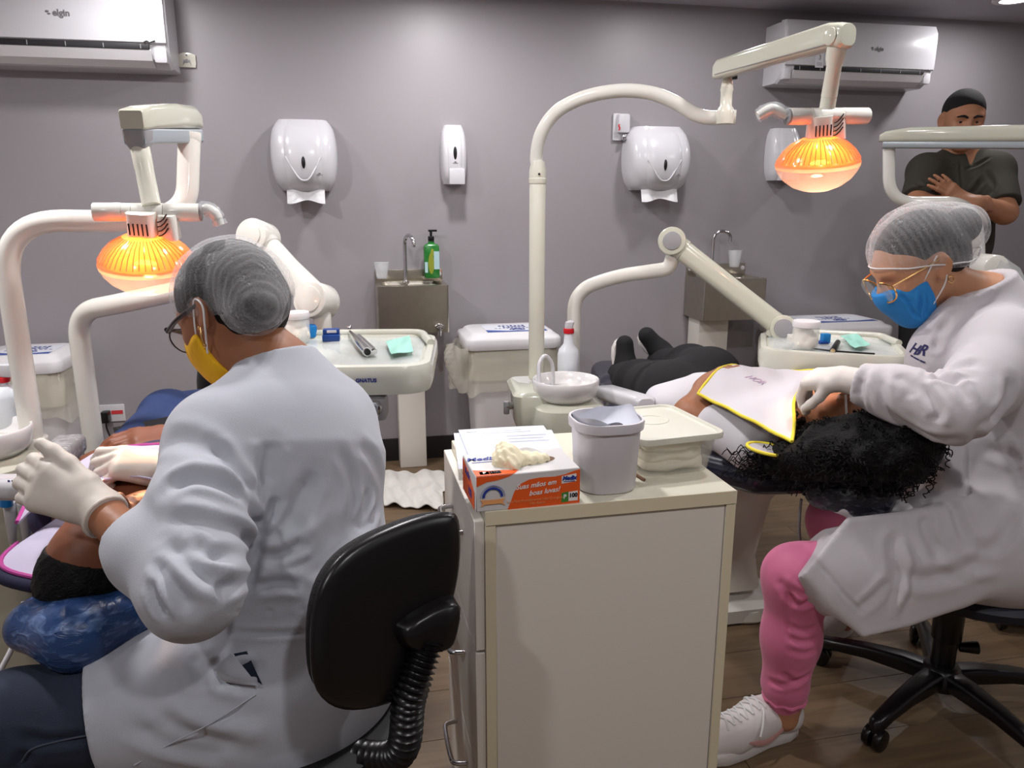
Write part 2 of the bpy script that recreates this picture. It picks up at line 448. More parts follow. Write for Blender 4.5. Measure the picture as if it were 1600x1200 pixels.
# ------------------------------------------------------------------ materials
m_wall = mat('grey_wall_paint', (154,149,153), 0.42, var=(1.3, 0.07), bump=(60, 0.02))
m_ceil = mat('ceiling_paint', (176,172,180), 0.7)
m_base = mat('black_baseboard', (30,25,27), 0.4)
m_side = mat('side_wall_paint', (196,190,190), 0.6)
m_sub = mat('dark_subfloor', (40,32,26), 0.9)
def wood(name, rgb):
    m = mat(name, rgb, 0.42)
    nt = m.node_tree; b = nt.nodes['Principled BSDF']
    tc = nt.nodes.new('ShaderNodeTexCoord'); mp = nt.nodes.new('ShaderNodeMapping'); mp.inputs['Scale'].default_value = (1.3, 16, 16)
    oi = nt.nodes.new('ShaderNodeObjectInfo'); ad = nt.nodes.new('ShaderNodeVectorMath'); ad.operation = 'ADD'
    ml = nt.nodes.new('ShaderNodeMath'); ml.operation = 'MULTIPLY'; ml.inputs[1].default_value = 37.0
    n = nt.nodes.new('ShaderNodeTexNoise'); n.inputs['Scale'].default_value = 2.2; n.inputs['Detail'].default_value = 8; n.inputs['Distortion'].default_value = 0.6
    r = nt.nodes.new('ShaderNodeValToRGB'); c = lin(rgb)
    r.color_ramp.elements[0].position = 0.3; r.color_ramp.elements[0].color = tuple(v*0.72 for v in c[:3])+(1,)
    r.color_ramp.elements[1].position = 0.72; r.color_ramp.elements[1].color = tuple(v*1.15 for v in c[:3])+(1,)
    nt.links.new(oi.outputs['Random'], ml.inputs[0]); nt.links.new(tc.outputs['Object'], mp.inputs['Vector'])
    nt.links.new(mp.outputs[0], ad.inputs[0]); nt.links.new(ml.outputs[0], ad.inputs[1]); nt.links.new(ad.outputs[0], n.inputs['Vector'])
    nt.links.new(n.outputs['Fac'], r.inputs[0]); nt.links.new(r.outputs[0], b.inputs['Base Color'])
    return m
m_wood = wood('oak_laminate', (114,94,72))
m_white = mat('white_plastic', (206,205,209), 0.22)
m_whitem = mat('matt_white_plastic', (222,220,222), 0.45)
m_cream = mat('cream_enamel', (216,214,200), 0.2, coat=0.3)
m_cream2 = mat('cream_white_enamel', (226,224,216), 0.18, coat=0.3)
m_greyp = mat('grey_plastic', (150,149,152), 0.4)
m_black = mat('black_plastic', (16,14,16), 0.3)
m_blackm = mat('matt_black', (18,16,18), 0.6)
m_dark = mat('dark_slit', (28,26,30), 0.5)
m_chrome = mat('chrome', (205,205,208), 0.14, 1.0)
m_steel = mat('brushed_steel', (190,184,172), 0.28, 1.0, var=(30, 0.12))
m_paper = mat('white_paper', (206,210,222), 0.8)
m_tissue = mat('tissue_paper', (232,232,234), 0.9, bump=(140, 0.15))
m_glow = mat('lamp_disc', (255,255,255), 0.5, emit=((240,244,255), 14))
m_red = mat('red_plastic', (206,26,38), 0.35)
m_navy = mat('navy_print', (38,52,128), 0.5)
m_grey_print = mat('grey_print', (112,110,114), 0.5)
m_blue = mat('blue_plastic', (24,122,190), 0.35)
m_dblue = mat('dark_blue_plastic', (22,60,130), 0.35)
def clear(name, rgb, alpha, rough=0.12):
    m = mat(name, rgb, rough); nt = m.node_tree; b = nt.nodes['Principled BSDF']; b.inputs['Alpha'].default_value = alpha; return m
m_clear = clear('clear_plastic', (235,238,240), 0.28)
m_bag = clear('bin_liner_film', (214,210,196), 0.5, 0.25)
m_film = clear('cling_film', (225,232,236), 0.22, 0.1)
# ------------------------------------------------------------------ setting
def wall_pt(s, z, off=0.0): 
    p = W0 + WT*s + WN*off; return Vector((p.x, p.y, z))
def wall_slab(g, s0, s1, z0, z1, o0, o1):
    ps = [wall_pt(s, z, o) for s in (s0, s1) for z in (z0, z1) for o in (o0, o1)]
    g.add(ps, [(0,1,3,2),(4,6,7,5),(0,4,5,1),(2,3,7,6),(0,2,6,4),(1,5,7,3)]); return g
struct('wall_back', wall_slab(G(), -3.2, 4.4, 0, CEIL, 0.0, -0.12), m_wall)
struct('baseboard_back', wall_slab(G(), -3.2, 4.4, 0, 0.115, 0.014, 0.0), m_base)
struct('ceiling', G().box((0.7, 1.3, CEIL+0.05), (8.0, 7.6, 0.1)), m_ceil)
struct('wall_left', G().box((-2.75, 1.0, CEIL/2), (0.1, 6.4, CEIL)), m_side)
struct('wall_right', G().box((3.75, 1.4, CEIL/2), (0.1, 7.2, CEIL)), m_side)
struct('wall_front', G().box((0.5, -2.2, CEIL/2), (6.6, 0.1, CEIL)), m_side)
flo = struct('floor', G().box((0.7, 1.3, -0.03), (8.0, 7.6, 0.044)), m_sub)
pl_mesh = None; PWD, PLN = 0.195, 1.22
Rw = rz(WTH)
cnt = 0
for r in range(0, 29):
    off = (r*0.47) % PLN
    for c in range(-4, 4):
        s = c*PLN + off; o = 0.1 + r*PWD
        p = W0 + WT*(s+PLN/2) + WN*(o+PWD/2-0.1)
        if p.x < -3.1 or p.x > 3.9 or p.y < -1.6 or p.y > 4.7: continue
        if pl_mesh is None:
            g = G().box((0,0,-0.004), (PLN-0.0012, PWD-0.0012, 0.008), 0.0006, seg=1); pl_mesh = mesh_of('plank', g, m_wood)
        q = bpy.data.objects.new('plank', pl_mesh); COL.objects.link(q); q.parent = flo
        q.location = (p.x, p.y, 0); q.rotation_euler = (0, 0, WTH); cnt += 1
# ceiling lamps
proto = None
for i, (x, y, w) in enumerate(DOWNLIGHTS):
    lab = 'small round bright white recessed ceiling light at the top right corner' if i == 3 else 'round white recessed ceiling light out of the frame'
    t = thing('ceiling_light', lab, 'lamp', (x, y, CEIL-0.012), 0, 'round ceiling lights')
    part('rim', G().lathe([(0.062,0.0),(0.088,0.0),(0.092,0.004),(0.092,0.0118),(0.062,0.0118)], (x, y, CEIL-0.012), cap0=False, cap1=False), m_whitem, t)
    part('diffuser', G().lathe([(0.0005,0.002),(0.062,0.002),(0.062,0.006),(0.0005,0.006)], (x, y, CEIL-0.012)), m_glow, t)
    ld = bpy.data.lights.new('ceiling_lamp', 'AREA'); ld.shape = 'DISK'; ld.size = 0.13; ld.energy = w; ld.color = LAMP_COL
    lo = bpy.data.objects.new('ceiling_lamp', ld); COL.objects.link(lo); lo.parent = t; lo.location = (0, 0, -0.003)
# ------------------------------------------------------------------ wall items: helper giving the wall frame
def wall_thing(name, label, cat, px, py, group=None, off=0.0):
    p = wp(px, py, off); t = thing(name, label, cat, p - WN*off, WTH, group); return t
UZ = Vector((0,0,1))
# air conditioners
def aircon(label, px0, px1, pyt, pyb, off, logo_px, logo_py, W=None, left_visible=True):
    # px0..px1 : edges of the front at distance off; heights from pixel rows at the logo column
    s1, _ = wl(px1, (pyt+pyb)/2, off); s0 = wl(px0, (pyt+pyb)/2, off)[0] if px0 is not None else s1 - W
    cx = (s0+s1)/2; wd_ = s1-s0
    zt = wp(logo_px, pyt, off).z; zb = wp(logo_px, pyb, off*0.5).z
    base = wall_pt(cx, zb); H = zt-zb
    t = thing('air_conditioner', label, 'air conditioner', base, WTH, 'split air conditioners')
    def prof(sc, y0):  # side profile (depth, height)
        return [(0.0, 0.0), (off*0.62, 0.0), (off*0.86, H*0.10), (off*0.97, H*0.24), (off, H*0.5), (off*0.99, H*0.86), (off*0.90, H*0.985), (off*0.6, H), (0.0, H)]
    def body(x0, x1, pr):
        n = len(pr); rings = []
        for x, k in ((x0, 0.94), (x0+0.012, 1.0), (x1-0.012, 1.0), (x1, 0.94)):
            rings.append([V(x, -d*k, H/2+(h-H/2)*(k*0.5+0.5)) for d, h in pr])
        return G().loft(rings)
    part('casing', body(-wd_/2, wd_/2, prof(1, 0)), m_white, t, world=False, ang=30)
    # front panel, slightly proud
    pr = [(off*0.985, H*0.27), (off*1.03, H*0.285), (off*1.045, H*0.5), (off*1.035, H*0.88), (off*0.93, H*1.0), (off*0.7, H*1.01), (off*0.7, H*0.98), (off*0.9, H*0.95), (off*0.98, H*0.84)]
    x0, x1 = -wd_/2+0.004, wd_/2-0.006
    part('front_panel', G().loft([[V(x, -d, h) for d, h in pr] for x in (x0, x1)]), m_white, t, world=False, ang=30)
    # outlet: dark mouth with vertical guides, flap below
    part('air_outlet', G().box((0.0, -off*0.93, H*0.235), (wd_*0.86, off*0.17, H*0.07), 0.002), m_dark, t, world=False)
    for i in range(7):
        part('vent_guide', G().box((-wd_*0.40+wd_*0.8*i/6, -off*1.005, H*0.235), (0.003, off*0.04, H*0.055)), m_greyp, t, world=False)
    fl = [(off*0.99, H*0.205), (off*1.0, H*0.195), (off*0.90, H*0.08), (off*0.70, H*0.012), (off*0.69, H*0.03), (off*0.87, H*0.10)]
    part('flap', G().loft([[V(x, -d, h) for d, h in fl] for x in (-wd_*0.435, wd_*0.435)]), m_whitem, t, world=False, ang=30)
    for sgn in (-1, 1):
        part('end_cheek', G().box((sgn*wd_*0.467, -off*0.80, H*0.15), (wd_*0.05, off*0.34, H*0.2), 0.012), m_white, t, world=False)
    return t, wd_, H, cx, zb
def ac_text(t, H, body_, size, x, z, m, off, shear=0.0, bold=0.0):
    return part('lettering', textmesh(body_, size, V(x, -off*1.05, z), V(1,0,0), V(0,0,1), 0.001, shear, bold), m, t, world=False, smooth=False)
OFFA = 0.21
t, wd_, H, cx, zb = aircon('white split air conditioner at the upper left, larger one with a lit 20 display', None, 259, -38, 106, OFFA, 95, 30, W=1.04)
def loc_on(px, py, off, cx, zb):
    s, z = wl(px, py, off); return s-cx, z-zb
x, z = loc_on(95, 21, OFFA, cx, zb); ac_text(t, H, 'elgin', 0.034, x+0.004, z, m_grey_print, OFFA, bold=0.0009)
part('logo', G().ell((x-0.046, -OFFA*1.05, z+0.004), (0.007, 0.001, 0.004)).ell((x-0.040, -OFFA*1.05, z-0.004), (0.006, 0.001, 0.003)), m_grey_print, t, world=False)
x, z = loc_on(206, 28, OFFA, cx, zb); ac_text(t, H, '20', 0.042, x, z, mat('display_glow', (235,238,255), 0.5, emit=((225,230,255), 1.3)), OFFA)
x, z = loc_on(234, 66, OFFA, cx, zb); part('small_mark', G().tube([V(x-.02,-OFFA*1.047,z-.002),V(x-.008,-OFFA*1.047,z+.003),V(x,-OFFA*1.047,z-.003),V(x+.012,-OFFA*1.047,z+.001),V(x+.022,-OFFA*1.047,z+.005)], .0022, 6, 4), m_dark, t, world=False)
OFFB = 0.19
t, wd_, H, cx, zb = aircon('white split air conditioner at the upper right, smaller one behind the lamp arm', 1226, 1462, 36, 138, OFFB, 1371, 80)
x, z = loc_on(1371, 77, OFFB, cx, zb); ac_text(t, H, 'elgin', 0.026, x+0.004, z, m_grey_print, OFFB, bold=0.0006)
part('logo', G().ell((x-0.034, -OFFB*1.05, z+0.004), (0.006, 0.001, 0.004)).ell((x-0.032, -OFFB*1.05, z-0.004), (0.005, 0.001, 0.003)), m_grey_print, t, world=False)
x, z = loc_on(1449, 110, OFFB, cx, zb); part('small_mark', G().tube([V(x-.014,-OFFB*1.047,z-.001),V(x-.004,-OFFB*1.047,z+.002),V(x+.004,-OFFB*1.047,z-.002),V(x+.014,-OFFB*1.047,z+.002)], .0016, 6, 4), m_dark, t, world=False)
x, z = loc_on(1279, 95, OFFB, cx, zb)
st = part('energy_sticker', G().box((x, -OFFB*1.048, z), (0.045, 0.001, 0.065)), mat('sticker', (214,214,220), 0.5), t, world=False)
part('lettering', textmesh('3', 0.032, V(x, -OFFB*1.052, z+0.013), V(1,0,0), V(0,0,1), 0.0006), m_grey_print, st, world=False, smooth=False)
for q in (-0.012, -0.02): part('print_line', G().box((x, -OFFB*1.052, z+q), (0.03, 0.0006, 0.002)), m_grey_print, st, world=False)
# remote holder
t = wall_thing('remote_holder', 'small cream wall bracket beside the larger air conditioner', 'bracket', 293, 96)
part('plate', G().prism([(-.033,-.026),(.033,-.026),(.036,-.01),(.036,.026),(.014,.034),(-.014,.034),(-.036,.026),(-.036,-.01)], 0.012, V(0,0,0), V(1,0,0), V(0,0,1), 0.003), m_cream, t, world=False)
part('clip', G().prism([(-.018,-.018),(-.010,-.006),(.010,-.006),(.018,-.018),(.012,.004),(-.012,.004)], 0.016, V(0,0,0), V(1,0,0), V(0,0,1), 0.001), m_greyp, t, world=False)
for q in (.004, .024): part('screw', G().cyl((0,-.011,q), (0,-.0145,q), .0035, seg=10), m_grey_print, t, world=False)
# towel and soap dispensers
def dispenser(name, label, cat, group, px0, px1, pyt, pyb, dep, topf, botf, kind):
    off = dep*0.6; pxm = (px0+px1)/2
    s0 = wl(px0, (pyt+pyb)/2, off)[0]; s1 = wl(px1, (pyt+pyb)/2, off)[0]; zt = wp(pxm, pyt, off).z; zb = wp(pxm, pyb, off).z
    H = zt-zb; W = (s1-s0)/2; t = thing(name, label, cat, wall_pt((s0+s1)/2, zb), WTH, group)
    def sect(f):        # half width, depth factor along the height fraction
        a = 1-abs(2*(f-0.52))**2.4; w = (botf if f < .52 else topf); return w+(1-w)*max(a, 0), 0.62+0.38*max(1-abs(2*(f-.42))**2.2, 0)
    def shell_(ws, ds, f0, f1, n=16, y0=0.0, pw=0.42):
        rings = []
        for i in range(n+1):
            f = f0+(f1-f0)*i/n; hw, d = sect(f)
            e = min(1.0, 0.90+0.1*min(i, n-i)/1.5)
            r = []
            for k in range(25):
                a = PI*k/24; c = math.cos(a); sn = math.sin(a)
                r.append(V(W*hw*ws*e*(abs(c)**pw)*(1 if c > 0 else -1), -y0-(dep*ds*d*e-y0)*(sn**0.55), f*H))
            rings.append(r)
        return G().loft(rings)
    part('casing', shell_(1.0, 0.93, 0.0, 1.0), m_white, t, world=False, ang=50)
    part('front_cover', shell_(0.76, 1.0, 0.02, 0.985, pw=0.5), m_white, t, world=False, ang=50)
    return t, W, H, dep
TG = 'paper towel dispensers on the back wall'
def towel(label, *a):
    t, W, H, dep = dispenser('paper_towel_dispenser', label, 'dispenser', TG, *a)
    d = dep
    part('window', G().ell((0, -d*0.995, H*0.39), (0.0085, 0.006, 0.026), seg=16, rings=10), m_black, t, world=False)
    tri = [(-W*.52, H*.47), (-W*.2, H*.20), (0, H*.14), (W*.2, H*.20), (W*.52, H*.47)]
    part('ridge', G().tube([V(x, -d*0.985 + (abs(x)/W)**2*d*0.18, z) for x, z in tri], 0.004, 8, 5), m_white, t, world=False)
    part('logo', G().ell((W*.45, -d*0.94, H*.24), (0.006, 0.001, 0.003)).box((W*.45, -d*0.94, H*.222), (0.028, 0.001, 0.0022)), m_grey_print, t, world=False)
    def fn(u, v):
        x = (u-.5)*W*1.12; return V(x, -d*0.55 - 0.012*math.sin(u*9) - 0.02*v, 0.012 - v*(0.062 + 0.008*math.sin(u*7+1)))
    part('paper_towel', G().sheet(fn, 20, 5, 0.0015), m_tissue, t, world=False)
    return t
towel('white paper towel dispenser left of the soap dispenser, above the left dentist', 421, 527, 186, 298, 0.17, .80, .80, 0)
towel('white paper towel dispenser in the middle of the wall, under the arched lamp arm', 982, 1081, 197, 297, 0.17, .80, .80, 0)
def soap(label, *a):
    t, W, H, d = dispenser('soap_dispenser', label, 'dispenser', 'soap dispensers on the back wall', *a)
    part('window', G().ell((0, -d*0.985, H*0.52), (0.0085, 0.006, 0.03), seg=16, rings=10), m_black, t, world=False)
    part('push_lever', G().box((W*.12, -d*0.80, H*0.13), (W*1.2, d*0.45, H*0.27), 0.006), m_white, t, world=False)
    part('logo', G().ell((0, -d*1.0, H*.375), (0.005, 0.001, 0.003)).box((0, -d*1.0, H*.355), (0.024, 0.001, 0.0022)), m_grey_print, t, world=False)
soap('white soap dispenser alone on the wall between the two paper towel dispensers', 689, 730, 195, 288, 0.10, .74, .84, 0)
soap('white soap dispenser partly hidden behind the right lamp head', 1204, 1252, 200, 282, 0.10, .8, .84, 0)
# small wall fitting
t = wall_thing('wall_holder', 'small white wall box with red mark and chrome fitting beside the towel dispenser', 'holder', 969, 199)
part('plate', G().box((0,-.008,0), (.082,.016,.128), .006), m_white, t, world=False)
part('cover', G().box((.006,-.028,.016), (.062,.034,.090), .012), m_white, t, world=False)
part('nozzle', G().cyl((.014,-.030,-.036), (.014,-.030,-.062), .017, seg=16, bev=.003).box((.004,-.034,-.052), (.012,.03,.024), .003), m_chrome, t, world=False)
part('red_mark', G().tube([V(-.020,-.046,.010),V(-.024,-.046,.002),V(-.018,-.046,-.008),V(-.023,-.046,-.018)], .003, 8, 3), m_red, t, world=False)
# power socket with charger
t = wall_thing('wall_socket', 'white wall socket plate with a red label above the patient', 'socket', 172, 645)
part('plate', G().box((0,-.005,0), (.135,.010,.082), .004), m_white, t, world=False)
part('red_label', G().box((.034,-.0112,.004), (.05,.001,.018)), mat('red_print', (206,60,66), .6), t, world=False)
c = thing('phone_charger', 'black charger plug with a thin cable in the wall socket', 'charger', wp(169, 650), WTH)
part('plug_body', G().box((0,-.037,.006), (.034,.05,.052), .006), m_black, c, world=False)
part('cable', G().tube([V(0,-.045,-.018),V(.002,-.045,-.05),V(.012,-.05,-.09),V(.02,-.05,-.14),V(.0,-.05,-.22)], .0035, 8, 5), m_black, c, world=False)
# ------------------------------------------------------------------ wall sinks
def sink(label, px0, px1, pyf, pyb, dep, ped_px, fx, fy0, fytop, side, spig=None):
    s0 = wl(px0, pyf, dep)[0]; s1 = wl(px1, pyf, dep)[0]; zt = wp((px0+px1)/2, pyf, dep).z; zb = wp((px0+px1)/2, pyb, dep).z
    W = s1-s0; cx = (s0+s1)/2; H = zt-zb
    t = thing('wall_sink', label, 'sink', wall_pt(cx, 0), WTH, 'stainless wall sinks')
    # basin: hollow box with a rounded lower front
    o = []
    def bx(g, x0, x1, y0, y1, z0, z1, b=0.0015): return g.box(((x0+x1)/2, -(y0+y1)/2, (z0+z1)/2), (x1-x0, y1-y0, z1-z0), b)
    g = G(); th = 0.006
    rings = []
    for (ins, z) in ((0.0, zb+0.0), (0.0, zt), (0.022, zt+0.001), (0.034, zt-0.012), (0.045, zt-0.10), (0.06, zt-0.125)):
        rings.append([V(p[0], -dep/2+p[1], z) for p in rrect(W-2*ins, dep-2*ins, 0.008+ins*0.9, 5)])
    part('basin', G().loft(rings), m_steel, t, world=False, ang=35)
    part('backsplash', G().box((0,-.008,zt+.028), (W*.98,.012,.062), .002), m_steel, t, world=False)
    for sx in (-1, 1): part('bolt', G().cyl((sx*W*.44,-.013,zt+.035), (sx*W*.44,-.022,zt+.035), .011, seg=14, bev=.003), m_white, t, world=False)
    part('drain', G().cyl((0,-dep/2,zt-.1255), (0,-dep/2,zt-.122), .02, seg=18), m_chrome, t, world=False)
    sF = wl(fx, fy0, dep*.35)[0]-cx; zF = wp(fx, fytop, dep*.35).z
    r = 0.045
    pts = [V(sF,-dep*.35,zt-.02), V(sF,-dep*.35,zF-r)] + [V(sF+side*(r-r*math.cos(a))*(.4 if side > 0 and spig else 1), -dep*.35-(r-r*math.cos(a))*(0.9 if spig else .15), zF-r+r*math.sin(a)) for a in [PI*k/10 for k in range(1, 10)]]
    pts.append(pts[-1]-V(0,0,.022))
    part('faucet', G().tube(pts, 0.0085, 14), m_chrome, t, world=False)
    part('faucet_collar', G().cyl((sF,-dep*.35,zt-.004), (sF,-dep*.35,zt+.012), .016, seg=18, bev=.003), m_chrome, t, world=False)
    if spig:
        s, z = wl(spig[0], spig[1], dep); s -= cx
        sp = part('spigot', G().cyl((s,-dep,z), (s,-dep-.03,z), .014, seg=14, bev=.002).cyl((s,-dep-.022,z+.004), (s,-dep-.022,z-.035), .009, seg=12), m_chrome, t, world=False)
        part('spigot_handle', G().tube([V(s-.02,-dep-.026,z+.012),V(s,-dep-.028,z+.02),V(s+.02,-dep-.026,z+.006)], .006, 10, 3), m_chrome, sp, world=False)
    a = wl(ped_px[0], ped_px[2], dep*.5)[0]-cx; b = wl(ped_px[1], ped_px[2], dep*.5)[0]-cx
    part('pedestal', G().box(((a+b)/2,-dep*.34,zb/2), (b-a,dep*.55,zb-.002), .004), mat('pedestal_white', (226,221,212), .35), t, world=False)
    return t, cx, zt, W
t, cxa, zta, wa = sink('stainless steel wall sink with faucet holding the green soap bottle', 588, 701, 447, 521, 0.22, (621, 663, 600), 634, 435, 367, 1, (686, 512))
m_cup = clear('thin_cup_plastic', (236,238,240), 0.30, .2)
def cup(label, px, py, h, r, off):
    p = wp(px, py, off); t = thing('plastic_cup', label, 'cup', p, WTH, 'disposable cups on the sinks')
    part('wall', G().lathe([(r*.68,0),(r*.7,.002),(r*.98,h*.97),(r*1.05,h*.985),(r*1.05,h),(r*.95,h),(r*.66,.004),(.001,.003)], (0,0,0), seg=24), m_cup, t, world=False)
    return t
cup('clear disposable cup on the left sink rim beside the faucet', 597, 435, .075, .036, .07)
# green soap bottle
p = wp(675, 434, .055); t = thing('soap_bottle', 'green liquid soap pump bottle on the left sink', 'bottle', p, WTH)
m_green = mat('green_liquid', (40,122,50), .2, var=(28, .55), coat=.3)
part('bottle', G().loft([ring(rrect(.074*k, .046*k, .012), V(0,0,z), V(1,0,0), V(0,1,0)) for k, z in ((.9,0),(1,.006),(1,.148),(.86,.158),(.4,.165),(.36,.178))]), m_green, t, world=False)
part('side_label', G().box((.022,-.0235,.085), (.026,.001,.085)), mat('pale_label', (176,206,210), .5), t, world=False)
part('side_label', G().box((-.028,-.0235,.052), (.014,.001,.05)), MATS['pale_label'], t, world=False)
part('yellow_print', G().ell((-.004,-.0232,.07), (.014,.001,.05)).ell((.002,-.0232,.12), (.008,.001,.02)), mat('yellow_print', (140,150,44), .5), t, world=False)
part('pump', G().cyl((0,0,.176), (0,0,.198), .015, seg=18, bev=.003).cyl((0,0,.198), (0,0,.222), .006, seg=12).box((.008,0,.224), (.042,.014,.010), .003), m_black, t, world=False)
t, cxb, ztb, wb = sink('stainless steel wall sink partly hidden behind the diagonal tray arm', 1102, 1199, 436, 500, 0.24, (1087, 1132, 540), 1112, 420, 361, 1, None)
cup('translucent white disposable cup on the right sink', 1147, 417, .085, .036, .06)
# ------------------------------------------------------------------ waste bins
m_label = mat('bin_label_white', (222,224,232), .5); m_lblue = mat('bin_label_blue', (58,82,158), .5)
def bin_(label, px0, px1, pyl, H, off, dz=0.0, depth=.34):
    s0 = wl(px0, pyl, off)[0]; s1 = wl(px1, pyl, off)[0]; W = s1-s0; zt = wp((px0+px1)/2, pyl, off).z
    base = wall_pt((s0+s1)/2, 0, off-depth/2); t = thing('waste_bin', label, 'bin', base, WTH, 'white pedal bins with liners')
    def rr(w, d, z, r=.05): return ring(rrect(w, d, r, 6), V(0,0,z), V(1,0,0), V(0,1,0))
    part('body', G().loft([rr(W*.70, depth*.70, 0.004), rr(W*.72, depth*.72, .012), rr(W*.86, depth*.86, zt-.05), rr(W*.86, depth*.86, zt-.02)]), m_whitem, t, world=False, ang=50)
    part('rim', G().loft([rr(W*.92, depth*.92, zt-.20), rr(W*.93, depth*.93, zt-.17), rr(W*.93, depth*.93, zt-.002)], ), mat('bin_rim_cream', (222,216,202), .4), t, world=False, ang=50)
    ld = part('lid', G().loft([rr(W*.99, depth*.99, zt-.055), rr(W, depth, zt-.05), rr(W*1.0, depth, zt-.012), rr(W*.97, depth*.97, zt-.002), rr(W*.90, depth*.88, zt+.004), rr(W*.86, depth*.84, zt+.016), rr(W*.82, depth*.80, zt+.020)]), m_whitem, t, world=False, ang=45)
    lb = part('label_sticker', G().box((.05*W,-.02,zt+.0212), (W*.62,depth*.62,.0012)), m_label, ld, world=False)
    lx = .05*W
    part('blue_swoosh', G().prism([(lx-W*.31,-.02-depth*.31),(lx+W*.31,-.02-depth*.31),(lx+W*.31,-.02-depth*.19),(lx+W*.12,-.02-depth*.24),(lx-W*.1,-.02-depth*.235),(lx-W*.31,-.02-depth*.13)], .0006, V(0,0,zt+.0219), V(1,0,0), V(0,1,0)), m_lblue, ld, world=False, smooth=False)
    part('lettering', textmesh('LIXO', .050, V(lx+.01,-.02+depth*.075,zt+.0222), V(1,0,0), V(0,1,0), .0006, .0, .0012), m_navy, ld, world=False, smooth=False)
    for q in range(7): part('print_mark', G().box((lx-.055+.019*q, -.02+depth*(.185+.006*(q%2)), zt+.0222), (.012, .024-.005*(q%3), .0005)), m_navy, ld, world=False)
    for q in range(10): part('print_mark', G().box((lx-.085+.019*q, -.02-depth*.015, zt+.0222), (.011, .009, .0005)), m_navy, ld, world=False)
    a = [V(lx+.01+.036*math.cos(q), -.02-depth*.13+.020*math.sin(q), zt+.0224) for q in [2*PI*k/20 for k in range(21)]]
    part('logo', G().tube(a, .0018, 6).tube([V(lx-.012,-.02-depth*.13,zt+.0224),V(lx+.01,-.02-depth*.1,zt+.0224),V(lx+.032,-.02-depth*.14,zt+.0224)], .0018, 6), m_navy, ld, world=False)
    # liner folded over the edge, a knotted fold at the left
    rnd = random.Random(3)
    rings = []
    for i in range(9):
        f = i/8; z = zt-.05-.21*f
        base2 = rrect(W*(.955+.035*f), depth*(.955+.035*f), .06, 8); rr_ = []
        for j, q in enumerate(base2):
            k = 1+.018*math.sin(j*1.9+f*5)+.012*math.sin(j*.7+f*9)
            rr_.append(V(q[0]*k, q[1]*k, z + .02*math.sin(j*.5)*f))
        rings.append(rr_)
    part('liner', G().loft(rings, False, False), m_bag, t, world=False, ang=80)
    def kn(u, v):
        a = -PI*.55+u*PI*1.1; k = .5+.5*math.sin(v*PI*.9+.35); rr2 = (.035+.05*k)*(1+.16*math.sin(5*a+v*6))
        return V(-W*.475-rr2*max(math.cos(a),0)*1.0-.01*math.sin(9*a+v*11)*max(math.cos(a),0), -depth*.18+math.sin(a)*(.10-.03*v)*(1+.1*math.sin(7*v)), zt-.035-.215*v-.01*math.sin(a*4))
    part('liner_knot', G().grid(kn, 18, 10), m_bag, t, world=False, ang=80)
    return t, W, zt
bin_('white pedal bin with liner beside the middle sink pedestal, labelled LIXO', 728, 880, 528, .7, .40)
bin_('white pedal bin behind the right instrument tray', 1237, 1402, 512, .7, .40)
bin_('white pedal bin at the left edge behind the spray bottle', -62, 92, 566, .7, .40)
# crumpled floor cloth
Pc = az(645, 768, 0.0)
def cl(u, v):
    c = az(600+92*u+ (8 if v < .5 else 0)*u, 742+52*v+6*u*v, 0.0); n = .012*math.sin(u*11+v*6)*math.sin(v*7+u*2)+.008*math.sin(u*23-v*9)
    return V(c.x, c.y, 0.016+n*.75)
single('floor_cloth', G().sheet(cl, 30, 22, .004), mat('grey_white_cloth', (214,210,204), .95, bump=(90, .3), var=(9, .12)), 'crumpled off-white cloth lying on the wooden floor', 'cloth')
# ------------------------------------------------------------------ foreground cabinet
m_cab = mat('white_melamine', (230,224,214), .4); m_edge = mat('cream_edge_band', (226,216,186), .45); m_top = mat('cream_cabinet_top', (220,216,198), .35)
TZ = .80
FL = az(758, 800, TZ); FR = az(1152, 766, TZ); BL = az(704, 688, TZ)
cxd = (FR-FL).normalized(); cyd = Vector((-cxd.y, cxd.x, 0)); CW = (FR-FL).length; CD = (BL-FL).dot(cyd)
cab_rot = math.atan2(cxd.y, cxd.x); cab_c = FL + cxd*CW/2 + cyd*CD/2
cab = thing('cabinet', 'white melamine cabinet with cream edges in the middle foreground', 'cabinet', (cab_c.x, cab_c.y, 0), cab_rot)
b = lambda c, s, bv=.0012: G().box(c, s, bv, seg=1)
part('top', b((0,0,TZ-.0125), (CW, CD, .025), .0015), m_top, cab, world=False)
part('front_edge_band', b((0,-CD/2-.0004,TZ-.0125), (CW, .0012, .0245), .0003), m_edge, cab, world=False)
for sx in (-1, 1):
    sd = part('side_panel', b((sx*(CW/2-.009),0,(TZ-.025)/2+.01), (.018, CD-.004, TZ-.047)), m_cab, cab, world=False)
    part('edge_band', b((sx*(CW/2-.009),-CD/2+.0014,(TZ-.025)/2+.01), (.018, .0012, TZ-.047), .0003), m_edge, sd, world=False)
part('back_panel', b((0,-CD/2+.012,(TZ-.025)/2+.01), (CW-.038, .016, TZ-.049)), m_cab, cab, world=False)
part('plinth', b((0,0,.02), (CW-.04, CD-.04, .04)), m_dark, cab, world=False)
dh = (TZ-.06)/3
for i in range(3):
    z = .045+dh*(i+.5)
    d = part('drawer_front', b((-CW/2-.009,0,z), (.017, CD-.012, dh-.006)), m_cab, cab, world=False)
    hz = z+dh*.18
    part('handle', G().tube([V(-CW/2-.018,-.065,hz),V(-CW/2-.040,-.06,hz),V(-CW/2-.046,-.04,hz),V(-CW/2-.046,.04,hz),V(-CW/2-.040,.06,hz),V(-CW/2-.018,.065,hz)], .005, 10, 4), m_chrome, d, world=False)
